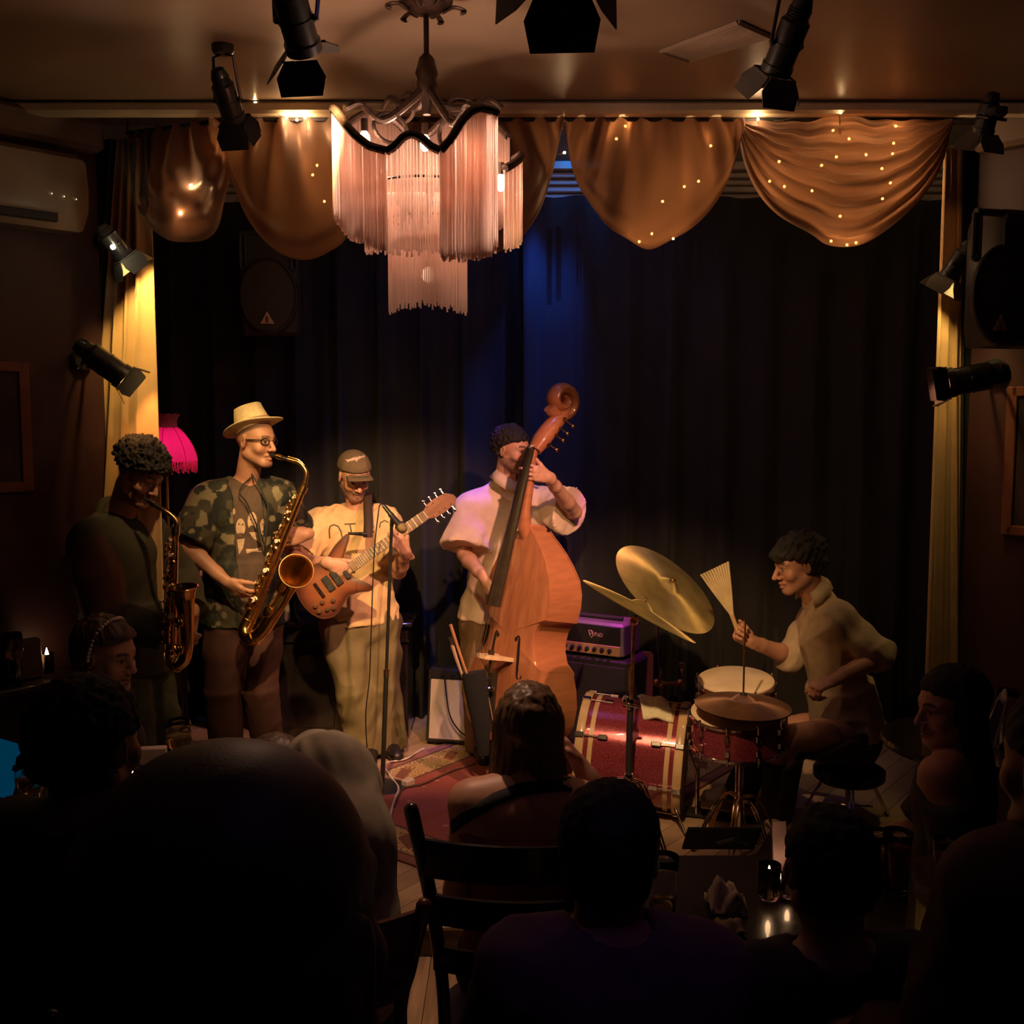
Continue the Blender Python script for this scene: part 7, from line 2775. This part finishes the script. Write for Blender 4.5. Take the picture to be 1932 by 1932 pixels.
D_.trousers('trousers', m_jeans, h=.014, seed=53)
hair_cap(D_, 'hair', m_hair_brown, top=.014, back=-.075, seed=54, h=.007)
make_chair(((jd['hipL'] + jd['hipR']) / 2 - V3((-.02, .02, .13))), fD, 'reddish brown cafe chair under the person in the pale grey shirt', mat('red_brown_chair_wood', (.10, .035, .022), .3, coat=.4), .36)

# E: long-haired person in the maroon top
fE = (.10, .99)
je = seated(P(998, 1372, 2.92), fE)
je['shL'], je['shR'], je['neck'] = V3(P(888, 1512, 2.84)), V3(P(1100, 1516, 2.86)), V3(P(997, 1468, 2.87))
je['elR'] = V3(P(1160, 1552, 3.08))
je['wrR'] = V3(P(1092, 1440, 3.10))
je['elL'] = V3(P(862, 1680, 2.86))
je['wrL'] = V3(P(900, 1720, 3.06))
E_ = Body(je, .98, .98)
E_.skin('person', SKIN_M, 'person with long brown hair in a maroon strap top on the black chair', dict(L=dict(d=(.3, .9, -.2), n=(0, 0, -1)), R=dict(d=(-.55, .1, .8), n=(-.6, -.2, -.5), curl=(.6, .7, .8, .8))), fine=.0075, coarse=.015)
m_maroon = mat('maroon_top_cloth', (.20, .035, .035), .8, var=.15, vscale=14, bump=.2, bscale=400)
top_cut = lambda F: F.plane(E_.mid - E_.up * .065, E_.up, .006)
E_.shirt('strap_top', m_maroon, sleeve=0, hem=.04, g=.014, h=.008, seed=56, extra=top_cut, amp=.004)
E_.trousers('trousers', m_jeans, h=.012, seed=57)
bvt = BVHTree.FromObject(E_.obj, bpy.context.evaluated_depsgraph_get())
sk = [o for o in E_.obj.children if o.name.startswith('strap_top')][0]
b = MB()
bvs = [(BVHTree.FromObject(o, bpy.context.evaluated_depsgraph_get()), world_of(o)) for o in (E_.obj, sk)]


def on_person(px, py, lift):
    best = None
    for t, M in bvs:
        Mi = M.inverted()
        h = t.ray_cast(Mi @ CAMP, (Mi.to_3x3() @ ray(px, py)).normalized())
        if h[0] is not None:
            w_ = M @ h[0]
            if best is None or (w_ - CAMP).length < (best - CAMP).length: best = w_
    return None if best is None else best - ray(px, py).normalized() * lift


for pts in ([(842, 1566), (880, 1540), (930, 1508), (975, 1490), (1030, 1482), (1085, 1478)],):
    A1, A2 = [], []
    for i in range(len(pts) - 1):
        for k in range(6):
            t = k / 6
            x_, y_ = pts[i][0] + (pts[i + 1][0] - pts[i][0]) * t, pts[i][1] + (pts[i + 1][1] - pts[i][1]) * t
            p, q = on_person(x_, y_ - 12, .004), on_person(x_ + 4, y_ + 12, .004)
            if p is not None and q is not None:
                A1.append(p)
                A2.append(q)
    b.sheet([A1, [p.lerp(q, .5) for p, q in zip(A1, A2)], A2], .004)
b.build('black_strap', m_blackcloth, E_.obj, True)
long_hair(E_, 'hair', mat('hair_light_brown', (.11, .062, .032), .42, var=.35, vscale=40), .24, .080, 58)
make_chair((je['hipL'] + je['hipR']) / 2 - V3((.05, .01, .125)), (.10, .99), 'glossy black chair with tall back posts under the person in the maroon top', m_chair, .68, 1.16)

# F: silhouette in front of the drum kit
fF = (.22, .97)
jf = seated(P(1152, 1612, 1.80), fF, over=dict(shL=P(995, 1822, 1.72), shR=P(1330, 1830, 1.80)))
F_ = Body(jf, 1.02, 1.02)
F_.skin('person', SKIN_D, 'person with cropped black hair and violet-lit shirt seen from behind before the drums', LAP(fF), fine=.009, coarse=.016, paint=dict(scalp=(.02, .015, .012)))
F_.shirt('t_shirt', mat('violet_lit_cloth', (.12, .06, .09), .85, var=.15, vscale=14), sleeve=.9, hem=.05, g=.02, h=.010, seed=61, amp=.006)  # plum base colour has the violet light painted into it
F_.trousers('trousers', m_jeans, h=.014, seed=62)
hair_cap(F_, 'hair', m_hair_dark, top=.014, back=-.085, seed=63, h=.006, amp=.003)
sit(F_, 'black cafe chair under the cropped-haired person before the drums', fF)

# G: second dark head
fG = (-.15, .98)
jg = seated(P(1562, 1642, 1.86), fG)
G_ = Body(jg, .96, .95)
G_.skin('person', SKIN_D, 'person with dark hair seen from behind at the table of drinks', LAP(fG), fine=.009, coarse=.016)
G_.shirt('jumper', m_dkcloth, sleeve=1.9, hem=.05, h=.012, seed=65)
G_.trousers('trousers', m_jeans, h=.014, seed=66)
hair_cap(G_, 'hair', m_hair_dark, top=.010, back=-.085, seed=67, h=.006, amp=.005)
sit(G_, 'black cafe chair drawn up to the table of drinks', fG)

# H: profile with bare shoulders at the right
fH = (-.93, .05)
jh = seated(P(1793, 1336, 3.12), fH, hf=(-.96, -.16, -.08), over=dict(shL=P(1772, 1462, 2.98), shR=P(1826, 1448, 3.30)))
H_ = Body(jh, .92, .97)
H_.skin('person', SKIN_M, 'person with long black hair and bare shoulders in profile at the right', LAP(fH), fine=.0052, coarse=.015, headkw=dict(jaw=.9), paint=dict(brow=(.02, .015, .012)))
cutH = lambda F: F.plane(lerp(jh['shL'], jh['neck'], .1) - V3((0, 0, .055)), unit((-.25, -.15, 1)), .006)
H_.shirt('off_shoulder_top', m_dkcloth, sleeve=.9, hem=.04, g=.018, h=.009, seed=69, extra=cutH)
H_.trousers('trousers', m_jeans, h=.014, seed=70)
long_hair(H_, 'hair', m_hair_dark, .20, .070, 71)
sit(H_, 'black cafe chair under the bare-shouldered person', fH)

# I: dark shoulder at the right edge
fI = (-.35, .93)
ji = seated(P(2020, 1452, 1.50), fI, over=dict(shL=P(1895, 1690, 1.46), shR=P(2140, 1640, 1.66)))
I_ = Body(ji, 1.0, 1.0)
I_.skin('person', SKIN_D, 'person in a dark jacket cut by the right edge of the picture', LAP(fI), fine=.010, coarse=.018)
I_.shirt('jacket', mat('dark_wine_jacket', (.06, .022, .022), .8), sleeve=1.92, hem=.05, g=.03, h=.012, seed=73, collar=True)
I_.trousers('trousers', m_jeans, h=.014, seed=74)
hair_cap(I_, 'hair', m_hair_dark, top=.016, back=-.08, seed=75, h=.007)
sit(I_, 'black cafe chair at the right edge of the picture', fI)

# ------------------------------------------------------------------ tables and what stands on them
TZ = .90
m_table = mat('dark_table_top', (.035, .022, .016), .25, coat=.5)


def round_table(x, y, r, label, z=TZ):
    t = empty('round_table', (x, y, 0), label, 'table', 'small round tables')
    MB().lathe([(.02, -.03), (r - .01, -.03), (r, -.015), (r - .004, 0), (.02, 0)], (x, y, z), (0, 0, 1), 40).build('table_top', m_table, t)
    MB().tube([(x, y, .03), (x, y, z - .03)], .028, 14).build('pedestal', m_lampblack, t)
    MB().lathe([(.22, 0), (.21, .018), (.06, .035), (.03, .06)], (x, y, 0), (0, 0, 1), 28).build('base', m_lampblack, t)


round_table(-1.00, 3.31, .32, 'dark round table with a stemless glass before the olive-jacketed saxophonist')
round_table(-1.50, 2.98, .31, 'dark round table with the blue lit tablet at the left edge')
round_table(1.62, 3.62, .30, 'dark round table with a white napkin behind the bare-shouldered person')
tb = empty('long_table', (.74, 2.42, 0), 'dark table of drinks in front of the drum kit', 'table')
MB().box((.74, 2.42, TZ - .018), (1.12, .46, .036), bev=.008).build('table_top', m_table, tb)
for sx_ in (-1, 1):
    for sy_ in (-1, 1):
        MB().box((.74 + sx_ * .50, 2.42 + sy_ * .18, (TZ - .036) / 2), (.05, .05, TZ - .036), bev=.006).build('leg', m_lampblack, tb)
# shelf on the left wall
sh = WL0 + WLD * .45 + WNL * .12
ledge = empty('wall_shelf', (sh.x, sh.y, .935), 'narrow dark shelf on the left wall with a candle and a wine glass', 'shelf')
MB().box((sh.x, sh.y, .935), (.62, .22, .03), WLD, WNL, (0, 0, 1), .006).build('board', m_table, ledge)
for k in (-.22, .22):
    q = Vector((sh.x, sh.y, .865)) + WLD * k - WNL * .05
    MB().box(q, (.025, .12, .11), WLD, WNL, (0, 0, 1), .004).build('bracket', m_lampblack, ledge)

m_glass = bpy.data.materials.new('clear_drinking_glass')
m_glass.use_nodes = True
nt = m_glass.node_tree
bs = nt.nodes['Principled BSDF']
bs.inputs['Transmission Weight'].default_value = 1
bs.inputs['Roughness'].default_value = .02
bs.inputs['IOR'].default_value = 1.35
bs.inputs['Base Color'].default_value = (.95, .92, .9, 1)
m_wine = mat('white_wine', (.75, .55, .30), .05, trans=.85, ior=1.33)
m_beer = mat('amber_drink', (.40, .16, .05), .08, trans=.5, ior=1.33)
m_rose = mat('red_drink', (.35, .04, .06), .08, trans=.5, ior=1.33)


def glass(x, y, z, prof, label, liquid=None, name='drinking_glass', group=None):
    """prof: outer (r, h) from the foot up to the rim"""
    g = empty(name, (x, y, z), label, 'glass', group)
    inn = [(max(.0005, r - .0018), h) for r, h in reversed(prof) if h > prof[-1][1] * .0 and r > .012]
    b = MB().lathe([(.0005, 0)] + prof + inn + [(.0005, inn[-1][1])], (x, y, z), (0, 0, 1), 28)
    b.build('bowl', m_glass, g, True)
    if liquid:
        m, h0, h1 = liquid
        lp_ = [(r - .003, h) for r, h in prof if h0 <= h <= h1 and r > .012]
        if len(lp_) > 1:
            MB().lathe([(.0005, lp_[0][1])] + lp_ + [(.0005, lp_[-1][1])], (x, y, z), (0, 0, 1), 24).build('drink', m, g, True)
    return g


STEMLESS = [(.022, 0), (.034, .008), (.043, .025), (.0465, .045), (.0455, .06), (.042, .085), (.036, .112)]
WINE = [(.034, 0), (.033, .002), (.006, .006), (.0042, .03), (.0042, .085), (.012, .092), (.030, .105), (.040, .128), (.042, .145), (.040, .165), (.034, .205)]
TALL = [(.027, 0), (.028, .004), (.030, .05), (.032, .09), (.034, .12), (.036, .15)]
q = G(339, 1418, TZ)
glass(q.x, q.y, TZ, STEMLESS, 'stemless glass of white wine on the table under the tenor saxophonist', (m_wine, .008, .061))
q = G(62, 1562, TZ)
glass(q.x, q.y, TZ, WINE, 'stemmed wine glass at the left edge below the blue tablet', (m_wine, .10, .146), 'wine_glass')
q = on_wall(28, 1292, -1, .12)
glass(q.x, q.y, .951, WINE, 'stemmed wine glass on the wall shelf at the left edge', (m_wine, .10, .13), 'wine_glass')
q = G(1690, 1682, TZ)
glass(q.x, q.y, TZ, TALL, 'tall tapered glass of red drink on the table of drinks', (m_rose, .004, .121))
q = G(1652, 1676, TZ)
glass(q.x, q.y, TZ, [(r * 1.0, h * .95) for r, h in TALL], 'short glass half full of amber drink beside the tall red one', (m_beer, .003, .09))
q = G(1786, 1700, TZ)
glass(q.x, q.y, TZ, TALL, 'dim glass at the right end of the table of drinks', (m_beer, .004, .121))
q = G(1250, 1735, TZ)
glass(q.x, q.y, TZ, TALL, 'dim glass beside the cropped-haired person', (m_wine, .004, .051))
q = G(1918, 1420, TZ)
glass(min(q.x, 1.70), 3.52, TZ, WINE, 'stemmed glass glinting at the right edge under the white napkin', None, 'wine_glass')

m_wax = mat('candle_glass_glow', (1, .5, .3), .4, emit=(1.0, .42, .25), estr=3.5)
m_flame = mat('flame_glow', (1, .7, .4), .5, emit=(1.0, .62, .32), estr=40)


def candle(x, y, z, label, pw=.10, h=.075, glow=True, fl_=1.2):
    c = empty('candle', (x, y, z), label, 'candle', 'small table candles')
    MB().lathe([(.0005, 0), (.022, 0), (.026, .01), (.028, h), (.026, h), (.024, .012), (.0005, .010)], (x, y, z), (0, 0, 1), 20).build('holder', m_glass, c, True)
    MB().lathe([(.0005, .012), (.020, .012), (.020, h * .45), (.0005, h * .45)], (x, y, z), (0, 0, 1), 16).build('wax', mat('candle_wax', (.7, .5, .4), .5), c, True)
    MB().lathe([(.0005, 0), (.0045 * fl_, .006 * fl_), (.005 * fl_, .012 * fl_), (.003 * fl_, .022 * fl_), (.0005, .032 * fl_)], (x, y, z + h * .5), (0, 0, 1), 10).build('flame', m_flame, c, True)
    if glow: point('candle_light', (x, y, z + h * .75), pw, (1.0, .45, .22), .006)


q = on_wall(90, 1276, -1, .11)
candle(q.x, q.y, .951, 'bright candle in a glass on the wall shelf', .35, .095, fl_=2.2)
q = G(250, 1488, TZ)
candle(q.x, q.y, TZ, 'small candle on the left round table near the folded card', .05, .05)
q = G(1450, 1695, TZ)
candle(q.x, q.y, TZ, 'slim candle glass at the left of the pair on the table of drinks', .30, .085)
q = G(1486, 1690, TZ)
candle(q.x, q.y, TZ, 'squat candle glass at the right of the pair on the table of drinks', .30, .05)

q = G(290, 1442, TZ)
m_card = mat('pale_card', (.42, .30, .25), .7)
tag(MB().box((q.x, q.y, TZ + .030), (.085, .03, .058), (.98, .18, 0), (-.18, .98, 0), (0, 0, 1), .004).build('card_holder', m_card, None), 'low pale card holder beside the stemless wine glass', 'card holder')
# folded cards, napkins and the tablet


def crumple(c, size, seed, m, name, label, cat, tall=1.0):
    rr = random.Random(seed)
    n = 11
    rows = []
    for j in range(n):
        row = []
        for i in range(n):
            u_, v_ = i / (n - 1) - .5, j / (n - 1) - .5
            h_ = .35 * (1 - 2.2 * (u_ * u_ + v_ * v_)) + .22 * math.sin(7 * u_ + seed) * math.cos(6 * v_ + seed * 2) + rr.uniform(-.05, .05)
            row.append(Vector(c) + Vector((u_ * size, v_ * size, max(.002, h_ * size * tall))))
        rows.append(row)
    return tag(MB().sheet(rows, .003).build(name, m, None, True), label, cat)


m_nap = mat('pale_paper_napkin', (.55, .42, .30), .85)
q = G(1368, 1712, TZ)
crumple((q.x, q.y, TZ + .002), .085, 3, m_nap, 'paper_napkin', 'crumpled paper napkin on the table of drinks', 'napkin', 1.5)
q = G(1385, 1775, TZ)
crumple((q.x, max(q.y, 2.24), TZ + .002), .06, 5, mat('tan_napkin', (.30, .2, .12), .85), 'paper_napkin', 'small dim napkin at the near edge of the table of drinks', 'napkin', .8)
q = on_wall(50, 1196, -1, .10)
tag(MB().box((q.x, q.y, 1.034), (.11, .05, .165), WLD, WNL, (0, 0, 1), .004, .86).build('menu_holder', mat('tan_menu_card', (.16, .10, .07), .7), None), 'tan menu block standing on the wall shelf behind the candle', 'menu')
q = G(1474, 1672, TZ)
b = MB()
b.add([(q.x - .018, q.y, TZ), (q.x + .02, q.y + .004, TZ), (q.x + .012, q.y + .018, TZ + .155), (q.x - .022, q.y + .014, TZ + .155), (q.x - .012, q.y + .05, TZ), (q.x + .022, q.y + .05, TZ)],
      [(0, 1, 2, 3), (3, 2, 5, 4)])
v = b.v
b2 = MB().sheet([[v[0], v[1]], [v[3], v[2]], [v[4], v[5]]], .0015)
tag(b2.build('folded_card', mat('mauve_card', (.45, .28, .27), .7), None, False), 'narrow mauve folded card standing beside the candles', 'card')
cn = Vector((1.63, 3.46, TZ))
rows = []
for k in range(9):
    t = k / 8
    rows.append([cn + Vector((-.035 + .06 * t + .03 * math.sin(a) * (1 - .5 * t), .03 * math.cos(a) * (1 - .4 * t), .004 + .20 * t + .02 * math.sin(2 * a) * t)) for a in np.linspace(-1.9, 1.9, 9)])
tag(MB().sheet(rows, .003).build('cloth_napkin', mat('white_linen', (.62, .52, .42), .85), None, True), 'white folded linen napkin standing up at the right edge', 'napkin')
tq = P(14, 1438, 3.08)
tx, tz_ = Vector((.80, -.30, .10)).normalized(), Vector((.22, .30, .93)).normalized()
tx = (tx - tz_ * tx.dot(tz_)).normalized()
tn = tz_.cross(tx)
if tn.y > 0: tn = -tn
tcn = Vector((tq.x - .03, tq.y, TZ + .088))
tabl = empty('tablet', (tcn.x, tcn.y, TZ), 'tablet glowing deep blue propped on the table at the left edge', 'tablet')
MB().box(tcn, (.21, .010, .175), tx, tn, tz_, .004).build('case', m_lampblack, tabl)
MB().box(tcn + tn * .0056, (.196, .002, .160), tx, tn, tz_).build('screen', mat('blue_screen_glow', (.0, .04, .08), .3, emit=(.0, .12, .26), estr=.22), tabl)
MB().box(tcn + tn * .0070 + tz_ * .01 + tx * .085, (.035, .002, .018), tx, tn, tz_).build('screen_notch', m_lampblack, tabl)
# floor monitor at the stage edge before the drums
wx = P(1368, 1600, 4.08).x
wm = empty('stage_monitor', (wx, 4.06, STG), 'dark wedge monitor speaker at the stage edge before the drums', 'loudspeaker')
b = MB().prism([(-.14, 0), (.16, 0), (.16, .10), (-.02, .27), (-.14, .25)], .34, (wx + .17, 4.08, STG), (0, 1, 0), (0, 0, 1), .01)
b.build('cabinet', mat('brown_black_cabinet', (.028, .018, .014), .6), wm, False)
MB().box((wx, 4.153, STG + .195), (.30, .012, .20), (1, 0, 0), Vector((0, .72, .69)), Vector((0, -.69, .72)), .004).build('grille', m_blackcloth, wm)
MB().tube([(wx - .06, 3.95, STG + .258), (wx, 3.93, STG + .285), (wx + .06, 3.95, STG + .258)], .008, 8).build('handle', m_lampblack, wm)
